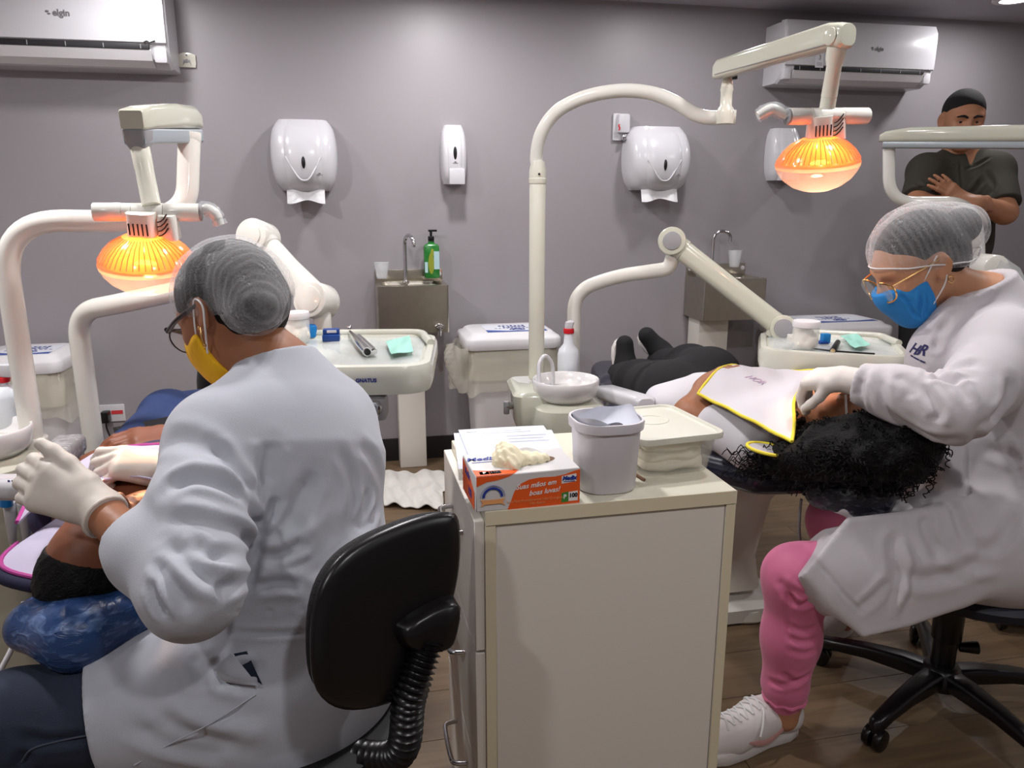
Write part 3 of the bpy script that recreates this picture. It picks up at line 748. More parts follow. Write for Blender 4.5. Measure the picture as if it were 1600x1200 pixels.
# ---- glove box
gl = az(744, 801, TZ); gr = az(906, 785, TZ)
gx = (gr-gl).normalized(); gy = Vector((-gx.y, gx.x, 0)); GW = (gr-gl).length
grot = math.atan2(gx.y, gx.x); GD = .115; GH = .062
gp = gl+gx*GW/2+gy*GD/2
m_box = mat('carton_white', (214,212,211), .5); m_or = mat('carton_orange', (238,96,34), .45); m_dor = mat('print_blue', (40,60,150), .5)
m_wt = mat('print_white', (240,238,236), .5); m_gr = mat('print_green', (70,140,60), .5); m_bk = mat('print_black', (30,28,36), .5); m_lor = mat('print_light_orange', (240,170,110), .5)
t = thing('glove_box', 'orange and white carton of disposable gloves on the cabinet corner', 'box', gp, grot)
part('carton', b((0,0,GH/2), (GW,GD,GH), .0015), m_box, t, world=False)
fy = -GD/2-.0004
def fpoly(name, pts, m, lift=0.0): return part(name, G().prism([((u-.5)*GW, v*GH) for u, v in pts], .0004, V(0,fy-lift,0), V(1,0,0), V(0,0,1)), m, t, world=False, smooth=False)
fpoly('front_print', [(.295,.0),(.995,.0),(.995,.97),(.93,.93),(.85,.86),(.75,.82),(.6,.83),(.5,.80),(.42,.70),(.36,.5),(.33,.25)], m_or)
fpoly('front_print', [(.005,.72),(.10,.83),(.2,.86),(.3,.93),(.35,.995),(.005,.995)], m_or)
fpoly('name_panel', [(.815,.60),(.958,.64),(.958,.86),(.815,.81)], m_wt, .0004)
fpoly('count_panel', [(.885,.08),(.975,.08),(.975,.36),(.885,.34)], m_wt, .0004)
fpoly('size_panel', [(.815,.06),(.882,.07),(.882,.36),(.815,.33)], m_gr, .0004)
ft = lambda s, sz, u, v, m, sh=0, bo=.0003, rot=0.0: text(s, sz, V((u-.5)*GW,fy-.0012,v*GH), V(math.cos(rot),0,math.sin(rot)), V(-math.sin(rot),0,math.cos(rot)), m, t, depth=.0003, shear=sh, bold=bo)
_tx = text
def text(body_, size, O, X, Y, m, par, name='lettering', world=False, **k): return part(name, textmesh(body_, size, O, X, Y, **k), m, par, world=world, smooth=False)
ft('Suas mãos em', .0122, .565, .64, m_wt, .35, .0002, .06); ft('boas luvas!', .0122, .645, .43, m_wt, .35, .0002, .06)
ft('Luva Para Procedimentos Não Cirúrgicos', .0058, .56, .22, m_lor, 0, 0); ft('Não Estéril', .0058, .58, .12, m_lor, 0, 0)
ft('Medix', .0098, .888, .745, m_dor, .25, .0006); ft('100', .0100, .930, .24, m_bk, 0, .0005); ft('P', .010, .848, .22, m_wt, 0, .0004)
part('name_underline', G().box(((.888-.5)*GW,fy-.0012,.655*GH), (.02,.0003,.0012)), m_dor, t, world=False)
# seal: blue arc with an orange ribbon
sc = V((.155-.5)*GW, fy-.0012, .40*GH)
part('seal_arc', G().tube([sc+V(math.cos(a)*.0155,0,math.sin(a)*.0155) for a in [PI*k/14 for k in range(15)]], .0022, 8, flat=((0,1,0),.2)), m_dor, t, world=False)
part('seal_ring', G().tube([sc+V(math.cos(a)*.0205,0,math.sin(a)*.0205) for a in [PI*k/14 for k in range(15)]], .0006, 6), mat('print_pale_blue', (150,160,205), .5), t, world=False)
part('seal_ribbon', G().prism([(-.021,-.016),(-.014,-.012),(.014,-.012),(.021,-.016),(.017,-.009),(.021,-.003),(.012,-.004),(-.012,-.004),(-.021,-.003),(-.017,-.009)], .0004, sc, V(1,0,0), V(0,0,1)), m_lor, t, world=False, smooth=False)
# top face prints
tz = GH+.0004
def tpoly(name, pts, m): return part(name, G().prism([((u-.5)*GW, (v-.5)*GD) for u, v in pts], .0004, V(0,0,tz-.0002), V(1,0,0), V(0,1,0)), m, t, world=False, smooth=False)
tpoly('top_print', [(.005,.005),(.36,.005),(.42,.12),(.30,.17),(.15,.19),(.05,.24),(.005,.27)], m_or)
tpoly('top_print', [(.37,.92),(.5,.92),(.5,.72),(.45,.84)], m_or)
tpoly('size_panel', [(.05,.05),(.14,.05),(.14,.17),(.05,.17)], m_gr); tpoly('count_panel', [(.145,.05),(.25,.05),(.25,.17),(.145,.17)], m_wt)
text('100', .0125, V((.197-.5)*GW,(.11-.5)*GD,tz+.0006), V(1,0,0), V(0,1,0), m_bk, t, depth=.0003, bold=.0004); text('P', .011, V((.095-.5)*GW,(.11-.5)*GD,tz+.0006), V(1,0,0), V(0,1,0), m_wt, t, depth=.0003, bold=.0003)
text('Medix', .022, V((.15-.5)*GW,(.72-.5)*GD,tz+.0004), V(1,0,0), V(0,1,0), m_dor, t, depth=.0003, shear=.25, bold=.0006)
part('name_underline', G().box(((.15-.5)*GW,(.58-.5)*GD,tz+.0003), (.04,.0016,.0003)), m_dor, t, world=False)
part('seal_arc', G().tube([V((.64-.5)*GW+math.cos(a)*.016,(.80-.5)*GD+math.sin(a)*.020,tz+.0004) for a in [PI*k/12 for k in range(13)]], .0018, 8, flat=((0,0,1),.2)), m_dor, t, world=False)
part('opening', G().ell((.05*GW,.02*GD,GH+.0003), (.30*GW,.20*GD,.001)), mat('carton_inside', (120,92,70), .8), t, world=False)
part('raised_flap', G().sheet(lambda u, v: V(-.12*GW+u*.40*GW, (.10+.12*math.sin(u*PI)-.10*v)*GD, GH+.004+.011*math.sin(u*PI)*(1-v)), 14, 4, .0008), m_box, t, world=False)
gm = Field([E((-.13*GW,0,GH+.010),(.020,.016,.016),k=.02),E((-.02*GW,-.006,GH+.005),(.036,.016,.009),k=.02),E((.12*GW,-.004,GH+.003),(.03,.015,.006),k=.02),E((-.20*GW,-.012,GH+.006),(.014,.012,.010),k=.015),C((-.13*GW,-.01,GH+.012),(-.10*GW,-.035,GH+.004),.010,.008,k=.02),C((-.13*GW,0,GH+.015),(-.16*GW,.01,GH+.026),.011,.007,k=.02)], .0022)
gm.noise(lambda X,Y,Z: .0022*np.sin(X*420+Y*260)*np.sin(Y*380-Z*300)); gms = gm.mesh(1)
_inv = XF[t.name]; XF[t.name] = Matrix.Identity(4); spart('latex_glove', gms, mat('latex_cream', (238,228,196), .6), t, 'cream latex glove sticking out of the opening'); XF[t.name] = _inv
# left end print
part('end_print', G().prism([(-GD/2+.002,.0),(GD*.40,.0),(GD*.40,.03),(0,.050),(-GD/2+.002,.058)], .0004, V(-GW/2-.0004,0,0), V(0,-1,0), V(0,0,1)), m_or, t, world=False, smooth=False)
text('Medix', .018, V(-GW/2-.001,.01,.044), V(0,-1,0), V(0,0,1), m_dor, t, depth=.0003, bold=.0005); text('100', .022, V(-GW/2-.001,-.01,.018), V(0,-1,0), V(0,0,1), m_dor, t, depth=.0003, bold=.0006)
# ---- paper sheets
def sheet_(label, bl, br, L, zz, lines):
    A = az(*bl, zz); B = az(*br, zz); x = (B-A).normalized(); y = Vector((x.y, -x.x, 0)); W = (B-A).length
    g = G().sheet(lambda u, v: A+x*W*u+y*L*v+V(0,0,.001*math.sin(u*3+v*2)), 4, 4, .0004)
    t = thing('paper_sheet', label, 'paper', A+x*W/2+y*L/2, math.atan2(x.y, x.x), 'papers under the glove box'); part('sheet', g, m_paper, t)
    for (u0, u1, v) in lines: part('print_line', G().box(A+x*W*(u0+u1)/2+y*L*v+V(0,0,.0014), (W*(u1-u0), .0016, .0004), R=rz(math.atan2(x.y, x.x))), mat('faint_print', (186,190,204), .8), t)
sheet_('lowest white paper sheet, its edge showing left of the others', (709, 677), (862, 672), .235, TZ+.0012, [])
sheet_('white printed paper sheet on top of the other, tucked behind the glove box', (716, 672), (849, 665), .20, TZ+.0034, [(.08,.2,.12),(.4,.7,.13),(.25,.8,.2),(.5,.95,.34),(.5,.9,.44),(.5,.94,.54),(.36,.37,.42),(.3,.5,.7)])
# ---- white pot
c = az(944, 758, TZ)+V(0,0,.0006); t = thing('white_pot', 'open white plastic pot with a liner beside the glove box', 'pot', c, cab_rot)
def rs(w, z, r=.03): return ring(rrect(w, w*.96, w*.38, 8), V(0,0,z), V(1,0,0), V(0,1,0))
m_pot = mat('pot_white', (216,212,217), .35)
PH = .128
part('body', G().loft([rs(.098,0), rs(.104,.003), rs(.116,PH-.018), rs(.126,PH-.016), rs(.128,PH-.004), rs(.126,PH), rs(.118,PH), rs(.100,.006)]), m_pot, t, world=False, ang=50)
def ln(u, v):
    a = u*2*PI; r = .0585*(1-.35*v*v)*(1+.03*math.sin(5*a)*v); k = 1/max(abs(math.cos(a))**4+abs(math.sin(a))**4, .01)**.25*.93
    return V(math.cos(a)*r*k, math.sin(a)*r*k, PH+.003+.007*math.sin(a*2+.6)+.004*math.sin(a*5)*(1-v)-.03*v)
part('liner', G().grid(ln, 48, 8), mat('white_liner', (214,217,228), .6), t, world=False, ang=70)
# ---- food container
A = az(1000, 752, TZ); B = az(1121, 737, TZ); x = (B-A).normalized(); crot = math.atan2(x.y, x.x); KW = .165; KD = .205; KH = .070
y = V(-x.y, x.x, 0); c = A+x*(KW*.5+.003)+y*(KD*.5)+V(0,0,.0006); t = thing('food_container', 'clear rectangular plastic container with white lid holding folded gauze', 'container', c, crot)
def rk(w, d, z, r=.025): return ring(rrect(w, d, r, 6), V(0,0,z), V(1,0,0), V(0,1,0))
part('box', G().loft([rk(KW*.86,KD*.88,0), rk(KW*.88,KD*.90,.004), rk(KW,KD,KH), rk(KW*.985,KD*.985,KH), rk(KW*.865,KD*.885,.006), rk(KW*.84,KD*.86,.003)]), clear('container_plastic', (238,236,226), .2, .15), t, world=False, ang=50)
part('lid', G().loft([rk(KW*1.06,KD*1.05,KH-.004), rk(KW*1.10,KD*1.08,KH-.003), rk(KW*1.11,KD*1.085,KH+.003), rk(KW*1.09,KD*1.07,KH+.008), rk(KW*1.02,KD*1.02,KH+.008), rk(KW*1.0,KD*1.0,KH+.004), rk(KW*.96,KD*.96,KH+.004)]), mat('lid_ivory', (222,220,206), .3, coat=.3), t, world=False, ang=50)
part('lid_emboss', G().tube([V(-.0+.034*math.cos(a),.02+.03*math.sin(a),KH+.0035) for a in [2*PI*k/24 for k in range(25)]], .002, 8), MATS['lid_ivory'], t, world=False)
rn = random.Random(5)
for i in range(3):
    z = .005+i*.019
    gf = Field([E((0,0,z+.009),(KW*.44,KD*.43,.012),k=.01),C((-KW*.3,-KD*.3,z+.009),(KW*.3,-KD*.32,z+.009),.011,k=.02),C((-KW*.3,KD*.3,z+.009),(KW*.3,KD*.3,z+.009),.011,k=.02)], .004)
    gf.noise(lambda X,Y,Z: .002*np.sin(X*90+i*2)*np.sin(Y*70+i)); gs = gf.mesh(1); _inv = XF[t.name]; XF[t.name] = Matrix.Identity(4); spart('gauze_pad', gs, mat('gauze', (246,238,222), .95), t); XF[t.name] = _inv
for lab, a_, b_ in (('thin wooden stick on the cabinet edge beside the glove box', (757,794), (735,770)), ('thin brown stick lying between the pot and the container', (1007,750), (985,736))):
    P0 = az(*a_, TZ+.003); P1 = az(*b_, TZ+.003)
    single('wooden_stick', G().cyl(P0, P1, .003, .003, seg=10, bev=.001), mat('brown_stick', (120,84,62), .6), lab, 'stick', 'sticks on the cabinet')
# ------------------------------------------------------------------ cuspidors (spittoon units)
m_unit = mat('unit_cream', (200,200,184), .15, coat=.6); m_bowl = mat('bowl_white', (228,226,226), .12, coat=.5)
def cuspidor(label, cpx, cpy, Y, left_ext):
    c = at(cpx, cpy, Y); zr = c.z; t = thing('spittoon_unit', label, 'dental unit', (c.x, c.y, 0), 0.1, 'spittoon units')
    W = lambda *a: V(*a)
    rB = .112
    part('bowl', G().lathe([(.04,-.075),(.085,-.07),(.106,-.05),(rB,-.02),(rB+.001,-.004),(rB-.002,0),(rB-.008,-.002),(rB-.012,-.02),(.07,-.05),(.02,-.06),(.001,-.061)], (0,0,zr), seg=40), m_bowl, t, world=False, ang=60)
    def rr(w, d, z, r, ox=0, oy=0): return ring(rrect(w, d, r, 5), V(ox,oy,z), V(1,0,0), V(0,1,0))
    part('base', G().loft([rr(.20,.22,.003,.03,.0,0),rr(.20,.22,.30,.03,0,0),rr(.22,.24,.42,.04,0,0),rr(.25,.25,zr-.13,.06,.005,-.01),rr(.23,.24,zr-.085,.07,.005,-.01),rr(.17,.18,zr-.072,.07,.005,-.01)]), m_unit, t, world=False, ang=40)
    part('side_housing', G().loft([rr(.10,.2,zr-.30,.02,-.06,.07),rr(.20,.26,zr-.14,.03,-.075,.08),rr(.21,.27,zr-.05,.03,-.075,.085),rr(.19,.25,zr-.038,.04,-.075,.085)]), m_unit, t, world=False, ang=40)
    part('water_spout', G().tube([V(-.088,-.03,zr-.04),V(-.092,-.02,zr-.0),V(-.09,0,zr+.05),V(-.068,.02,zr+.074),V(-.045,.03,zr+.05),V(-.038,.035,zr+.015),V(-.036,.037,zr-.035)], .0065, 10, 5), m_white, t, world=False)
    v = part('valve', G().cyl((-.178,.0,zr-.09), (-.205,-.01,zr-.09), .012, seg=14, bev=.003), m_chrome, t, world=False)
    part('valve_knob', G().cyl((-.2,-.01,zr-.072), (-.2,-.01,zr-.115), .010, seg=12, bev=.002), m_greyp, v, world=False)
    return t, c
cusB, cB = cuspidor('cream spittoon unit with white bowl in front of the middle bin', 884, 591, 2.5, 1)
cusA, cA = cuspidor('cream spittoon unit cut off by the left edge of the picture', -30, 668, 1.85, 0)
# suction holder on the left unit
g0 = at(18, 770, 1.62); 
hs = part('suction_holder', G().box(g0+V(-.03,.02,.01), (.13,.05,.045), .012), m_white, cusA)
for i, (px, py) in enumerate(((14, 800), (36, 800))):
    p = at(px, py-16, 1.60); q = at(px+6, py+48, 1.62); s_ = part('suction_tip', G().cyl(p, q, .013, .009, seg=14, bev=.003), m_white, cusA)
    part('suction_hose', G().tube([q, q+V(.03,.02,-.10), q+V(.06,.08,-.26), q+V(.02,.2,-.42), q+V(-.08,.26,-.5)], .008, 10, 5), m_cream2, s_)
part('suction_ring', G().cyl(at(10, 778, 1.585), at(10, 790, 1.585), .013, seg=16), m_blue, hs)
# bottles
def spray(label, px, py, Y, zc, trigger):
    p = at(px, py, Y); t = thing('bottle', label, 'bottle', (p.x, p.y, zc), 0, 'bottles on the spittoon units')
    H = p.z-zc
    if not trigger:
        part('body', G().lathe([(.001,0),(.036,0),(.038,.004),(.038,H*.44),(.034,H*.52),(.018,H*.62),(.0145,H*.84),(.0145,H*.85)], (0,0,0), seg=28), mat('milky_plastic', (222,226,232), .3), t, world=False)
        part('red_ring', G().cyl((0,0,H*.80), (0,0,H*.89), .0185, seg=24, bev=.002), m_red, t, world=False)
        part('spout', G().loft([ring(rrect(.030*k, .028*k, .008), V(o,0,z), V(1,0,0), V(0,1,0)) for k, o, z in ((.9,0,H*.89),(1,.001,H*.95),(1,.004,H),(.5,.008,H*1.03))]), m_white, t, world=False)
    else:
        part('body', G().lathe([(.001,0),(.042,0),(.044,.004),(.044,H*.5),(.036,H*.62),(.016,H*.70),(.015,H*.76)], (0,0,0), seg=28), mat('milky_plastic', (222,226,232), .3), t, world=False)
        part('red_collar', G().cyl((0,0,H*.74), (0,0,H*.83), .021, seg=20, bev=.002), m_red, t, world=False)
        part('spray_head', G().box((.010,-.0,H*.93), (.075,.026,.034), .006).box((-.012,0,H*.86), (.03,.024,.03), .005), m_white, t, world=False)
        part('trigger', G().tube([V(.022,0,H*.91),V(.030,0,H*.85),V(.044,0,H*.74)], [.009,.008,.006], 10, 4).box((.046,0,H*.945), (.026,.022,.020), .004), m_red, t, world=False)
    return t
spray('white bottle with a red neck ring standing behind the right spittoon bowl', 889, 503, 2.66, cB.z-.0375, False)
spray('white spray bottle with a red trigger at the left edge', -2, 572, 1.98, cA.z-.0375, True)
# ------------------------------------------------------------------ dental lamps
m_shade = bpy.data.materials.new('amber_shade'); m_shade.use_nodes = True
def shade_mat(m, rgb, alpha, tl):
    nt = m.node_tree; nt.nodes.clear(); o = nt.nodes.new('ShaderNodeOutputMaterial'); tr = nt.nodes.new('ShaderNodeBsdfTransparent'); tr.inputs[0].default_value = lin(rgb)
    tl_ = nt.nodes.new('ShaderNodeBsdfTranslucent'); tl_.inputs[0].default_value = lin(rgb); gl_ = nt.nodes.new('ShaderNodeBsdfGlossy'); gl_.inputs['Roughness'].default_value = .15
    m1 = nt.nodes.new('ShaderNodeMixShader'); m1.inputs[0].default_value = tl; nt.links.new(tr.outputs[0], m1.inputs[1]); nt.links.new(tl_.outputs[0], m1.inputs[2])
    m2 = nt.nodes.new('ShaderNodeMixShader'); m2.inputs[0].default_value = .07; nt.links.new(m1.outputs[0], m2.inputs[1]); nt.links.new(gl_.outputs[0], m2.inputs[2]); nt.links.new(m2.outputs[0], o.inputs[0]); return m
shade_mat(m_shade, (255,208,182), .5, .55)
m_lens = bpy.data.materials.new('lamp_lens'); m_lens.use_nodes = True; shade_mat(m_lens, (255,236,230), .5, .22)
m_bulb = mat('halogen_bulb', (255,220,170), .4, emit=((255,230,190), 110))
m_refl = bpy.data.materials.new('dichroic_reflector'); m_refl.use_nodes = True; shade_mat(m_refl, (255,206,150), .5, .6)
m_shield = mat('bulb_shield_metal', (230,214,196), .25, .8)
def lamp_head(t, c, R, sc, watts, aim):
    # R: local frame (x along the crossbar, y away, z up); c: middle of the shade
    def pr(pts): return [(r*sc, h*sc) for r, h in pts]
    up = pr([(.118,-.006),(.120,.004),(.116,.016),(.100,.040),(.078,.060),(.052,.074),(.030,.080)])
    dn = pr([(.118,-.006),(.112,-.020),(.096,-.042),(.070,-.062),(.040,-.074),(.014,-.079),(.0008,-.080)])
    sh = part('shade', G().lathe(up, c, R, 48, False, False), m_shade, t, ang=60)
    for k in range(22):
        a = PI*(1.06+.88*k/21)
        pts = [Vector(c)+R@V(math.cos(a)*r*1.012, math.sin(a)*r*1.012, h) for r, h in up[2:6]]
        part('shade_rib', G().tube(pts, .0016*sc, 5), m_shade, sh)
    part('lens', G().lathe(dn, c, R, 48, False, True), m_lens, t, ang=60)
    part('reflector', G().lathe(pr([(.104,.004),(.090,.030),(.062,.052),(.030,.062),(.001,.064),(.001,.060),(.030,.058),(.060,.048),(.087,.027),(.100,.003)]), c, R, 40, True, True), m_refl, t, ang=60)
    bc = Vector(c)+R@V(0,-.012*sc,.002*sc)
    part('bulb', G().ell(bc, (.030*sc,.014*sc,.012*sc), R, 16, 10), m_bulb, t)
    part('bulb_shield', G().ell(Vector(c)+R@V(0,0,-.034*sc), (.018*sc,.018*sc,.005*sc), R, 16, 8), m_shield, t)
    ld = bpy.data.lights.new('dental_beam', 'SPOT'); ld.energy = watts; ld.color = (1.0,.66,.36); ld.spot_size = math.radians(22); ld.spot_blend = .6; ld.shadow_soft_size = .02
    lo = bpy.data.objects.new('dental_beam', ld); COL.objects.link(lo); lo.parent = t
    p = Vector(c)+R@V(0,0,-.045*sc); inv = XF[t.name]; lo.location = inv @ p; lo.rotation_euler = (Vector(aim)-p).to_track_quat('-Z', 'Y').to_euler()
    ld2 = bpy.data.lights.new('lamp_bulb_light', 'POINT'); ld2.energy = .75; ld2.color = (1.0,.60,.28); ld2.shadow_soft_size = .012
    l2 = bpy.data.objects.new('lamp_bulb_light', ld2); COL.objects.link(l2); l2.parent = t; l2.location = inv @ (Vector(c)+R@V(0,-.035*sc,.012*sc))
    # neck with vents
    n = part('neck', G().loft([[Vector(c)+R@V(p[0],p[1],h) for p in rrect(w*sc,d*sc,.02*sc,5)] for w, d, h in ((.07,.06,.074*sc),(.066,.055,.12*sc),(.07,.05,.135*sc))]), m_cream2, t)
    for k in range(5):
        part('vent_slit', G().box(Vector(c)+R@V((-.022+.011*k)*sc,-.0295*sc,.098*sc), (.003*sc,.003*sc,.030*sc), R=R), m_dark, n)
    n2 = part('side_neck', G().loft([[Vector(c)+R@V(p[0]+.058*sc,p[1]+.02*sc,h) for p in rrect(w*sc,d*sc,.012*sc,5)] for w, d, h in ((.05,.05,.066*sc),(.044,.045,.12*sc),(.04,.04,.128*sc))]), m_cream2, t)
    for k in range(4):
        z = (.078+.012*k)*sc
        part('vent_slit', G().tube([Vector(c)+R@V((.040+.018*q)*sc,-.0065*sc,z+.010*sc*q*q) for q in (0,.5,1,1.5)], .0018*sc, 6), m_dark, n2)
def crossbar(t, a, b_, r, cap_at_b, lever):
    a = Vector(a); b_ = Vector(b_); d = (b_-a).normalized(); L = (b_-a).length
    bar = part('crossbar', G().cyl(a, a+d*L*.27, r, seg=28, bev=.002).cyl(a+d*L*.272, a+d*L*.36, r*.985, seg=28).cyl(a+d*L*.362, a+d*L*.655, r*1.0, seg=28, bev=.001).cyl(a+d*L*.657, b_, r, seg=28, bev=.002), m_cream2, t)
    e = b_ if cap_at_b else a; s = d if cap_at_b else -d
    part('end_cap', G().cyl(e, e+s*.006, r*.96, seg=28, bev=.002), m_greyp, bar)
    pts = [e+s*.004]+[Vector(q) for q in lever]
    hd = part('lever_handle', G().tube(pts, [r*.45]+[r*.55, r*.62, r*.5, r*.35][:len(lever)], 12, 4), m_cream2, t)
    fl = G(); rn2 = random.Random(2)
    pp, rr = spline(pts, [r*.7]*len(pts), 5)
    rings = []
    for i, p in enumerate(pp):
        tt = (pp[min(i+1, len(pp)-1)]-pp[max(i-1, 0)]).normalized(); x_, y_, _ = frame(tt)
        rings.append([p+(x_*math.cos(2*PI*k/12)+y_*math.sin(2*PI*k/12))*r*(.72+.25*rn2.random()) for k in range(12)])
    part('plastic_wrap', fl.loft(rings, False, False), m_film, hd, ang=80)
# lamp A (left)
YA = 1.74
t = thing('dental_lamp', 'lit dental lamp on a white tube arm above the left patient', 'lamp', V(at(46,650,1.93).x, 1.93, cA.z-.086), 0, 'dental lamps')
base = at(46, 650, 1.93); zb_ = at(2, 345, 1.93).z
bend = V(base.x, base.y, at(20, 344, 1.93).z)
r1 = at(215, 347, 1.96); 
pts = fillet([V(base.x, base.y, cA.z-.07), bend, at(205, 346, 1.96), at(292, 330, 2.02), at(296, 215, 2.06)], .16, 12)
part('pole', G().cyl((base.x,base.y,cA.z-.086), (base.x,base.y,cA.z-.05), .036, seg=28, bev=.003).tube(pts, .0275, 20), m_cream2, t, ang=60)
e1 = at(296, 206, 2.06); 
part('pivot', G().cyl(at(296,222,2.06), at(296,205,2.06), .0285, seg=24, bev=.003), m_cream2, t)
ga = at(302, 191, 2.13); gb = at(205, 187, 1.76); dd = (gb-ga).normalized(); x_, y_, z_ = frame(dd)
def armbox(secs, m, par, name): return part(name, G().loft([[p + hx*q[0] + hz*q[1] for q in rrect(w, h, min(w, h)*rc, 4)] for p, hx, hz, w, h, rc in secs]), m, par, ang=35)
hx = V(-dd.y, dd.x, 0).normalized(); hz = dd.cross(hx); hz = hz if hz.z > 0 else -hz
arm = armbox([(ga+hz*.004,hx,hz,.05,.040,.25),(ga+dd*.04+hz*.012,hx,hz,.06,.056,.3),(ga+dd*.16+hz*.012,hx,hz,.062,.058,.25),(gb-dd*.06+hz*.006,hx,hz,.060,.050,.2),(gb-dd*.005,hx,hz,.056,.044,.15),(gb,hx,hz,.050,.038,.15)], m_unit, t, 'spring_arm')
part('arm_underside', G().loft([[p + hx*q[0] + hz*q[1] for q in rrect(w, h, .006, 3)] for p, w, h in ((ga-hz*.034,.044,.034),(gb-dd*.05-hz*.034,.048,.036),(gb-dd*.002-hz*.036,.046,.034))]), mat('steel_blue_grey', (168,176,182), .3, .3), t)
part('hinge_block', G().loft([ring(rrect(w, w, .008, 4), gb-hz*h_-dd*.024, hx, dd) for w, h_ in ((.052,.022),(.046,.050),(.034,.064))]), m_greyp, t)
da = gb-dd*.024-hz*.06; db = at(237, 322, YA)
part('drop_tube', G().tube([da, da.lerp(db, .35), da.lerp(db, .36), db], [.021,.020,.0195,.020], 20), m_cream, t)
crossbar(t, at(146, 331, YA-.02), at(312, 332, YA+.03), .0200, True, [at(322,326,YA+.03), at(336,334,YA+.03), at(344,352,YA+.03)])
lc = at(231, 412, YA); R_A = RM(V(.996,.06,-.06).normalized(), V(-.05,.97,.22).normalized(), V(.07,-.22,.97).normalized())
lamp_head(t, lc, R_A, .855, 48, at(185, 735, 1.35))
# lamp B (right)
YB = 2.05
pb = at(838, 560, 2.66)
t = thing('dental_lamp', 'lit dental lamp on a tall arched white arm at the right', 'lamp', (pb.x, pb.y, cB.z-.038), 0, 'dental lamps')
ztop = at(838, 285, 2.66).z
part('pole', G().cyl((pb.x,pb.y,cB.z-.0375), (pb.x,pb.y,ztop), .0275, seg=28, bev=.003), m_cream, t)
part('collar', G().lathe([(.0295,0),(.0305,.004),(.0305,.016),(.0285,.018),(.0285,.040),(.0225,.072)], (pb.x,pb.y,ztop-.004), seg=28), m_cream, t)
part('collar_screw', G().cyl((pb.x+.004,pb.y-.029,ztop+.026), (pb.x+.004,pb.y-.032,ztop+.026), .004, seg=10), m_dark, t)
ap = [V(pb.x,pb.y,ztop+.05)]+[at(px, py, 2.66-.02*i) for i, (px, py) in enumerate(((838,245),(845,210),(868,176),(910,153),(965,142),(1015,145),(1055,160),(1085,178),(1110,184),(1150,183)))]
part('arched_arm', G().tube(ap, .0215, 20, 5), m_cream2, t, ang=60)
ja = at(1133, 184, 2.47)
part('pivot', G().lathe([(.026,-.018),(.027,.012),(.024,.026),(.018,.034),(.0175,.074),(.0195,.080),(.0165,.10),(.013,.112)], ja, seg=24), m_cream, t)
part('pivot_latch', G().box(ja+V(.016,-.02,.118), (.014,.016,.022), .003), m_black, t)
ga = at(1122, 112, 2.48); gb = at(1326, 54, 1.98); dd = (gb-ga).normalized(); hx = V(-dd.y, dd.x, 0).normalized(); hz = dd.cross(hx); hz = hz if hz.z > 0 else -hz
armbox([(ga,hx,hz,.040,.044,.25),(ga+dd*.02+hz*.004,hx,hz,.05,.056,.25),(ga.lerp(gb,.5)+hz*.006,hx,hz,.054,.056,.25),(gb-dd*.05+hz*.006,hx,hz,.056,.060,.25),(gb-dd*.01,hx,hz,.054,.058,.3),(gb,hx,hz,.044,.048,.35)], m_unit, t, 'spring_arm')
part('arm_seam', G().tube([ga+dd*.02+V(0,0,0)-hx*.0255*(1 if hx.y > 0 else -1)-hz*.012, gb-dd*.02-hx*.0285*(1 if hx.y > 0 else -1)-hz*.016], .0012, 6), m_greyp, t)
part('hinge_cover', G().cyl(gb-dd*.03-hx*.031, gb-dd*.03+hx*.031, .021, seg=24, bev=.003), m_unit, t)
db = at(1292, 172, YB); da = gb-dd*.035-hz*.02
part('drop_tube', G().tube([da, da.lerp(db,.18), da.lerp(db,.3), da.lerp(db,.78), da.lerp(db,.785), db], [.024,.023,.018,.0195,.0188,.0192], 20), m_cream, t)
crossbar(t, at(1232, 182, YB-.03), at(1355, 181, YB+.02), .0205, False, [at(1222,176,YB-.03), at(1205,170,YB-.03), at(1184,181,YB-.03)])
lc = at(1277, 257, YB); R_B = RM(V(.995,.05,.10).normalized(), V(-.05,.985,.16).normalized(), V(-.10,-.17,.98).normalized())
lamp_head(t, lc, R_B, .87, 24, at(1275, 612, 1.80))
# lamp arm C (far right unit)
YC = 3.2
t = thing('dental_lamp', 'white lamp arm of a third unit crossing in front of the standing man', 'lamp', (at(1540,600,YC).x, YC, 0), 0, 'dental lamps')
pts = fillet([at(1389,232,YC), at(1389,316,YC), at(1524,316,YC), at(1532,420,YC), at(1532,420,YC)-V(0,0,.9)], .12, 10)
part('bent_tube', G().tube(pts, .023, 20), m_cream2, t, ang=60)
part('tube_collar', G().cyl(at(1389,240,YC), at(1389,226,YC), .021, seg=20, bev=.003), m_unit, t)
ga = at(1374, 214, YC); gb = at(1660, 212, YC-.25); dd = (gb-ga).normalized(); hx = V(-dd.y, dd.x, 0).normalized(); hz = dd.cross(hx); hz = hz if hz.z > 0 else -hz
armbox([(ga-hz*.006,hx,hz,.05,.026,.3),(ga+dd*.02,hx,hz,.06,.040,.3),(ga+dd*.1+hz*.006,hx,hz,.064,.056,.3),(gb+hz*.01,hx,hz,.066,.062,.3)], m_unit, t, 'spring_arm')
part('arm_underside', G().loft([[p+hx*q[0]+hz*q[1] for q in rrect(.05, .026, .006, 3)] for p in (ga+dd*.015-hz*.030, gb-hz*.034)]), MATS['steel_blue_grey'], t)
# ------------------------------------------------------------------ instrument trays on arms
m_unit2 = mat('tray_cream', (206,207,194), .22, coat=.4)
def tray(label, TL, W, D, rot, z, arm_pts, elbow, arm_end, tube_r, jar_dir):
    pass
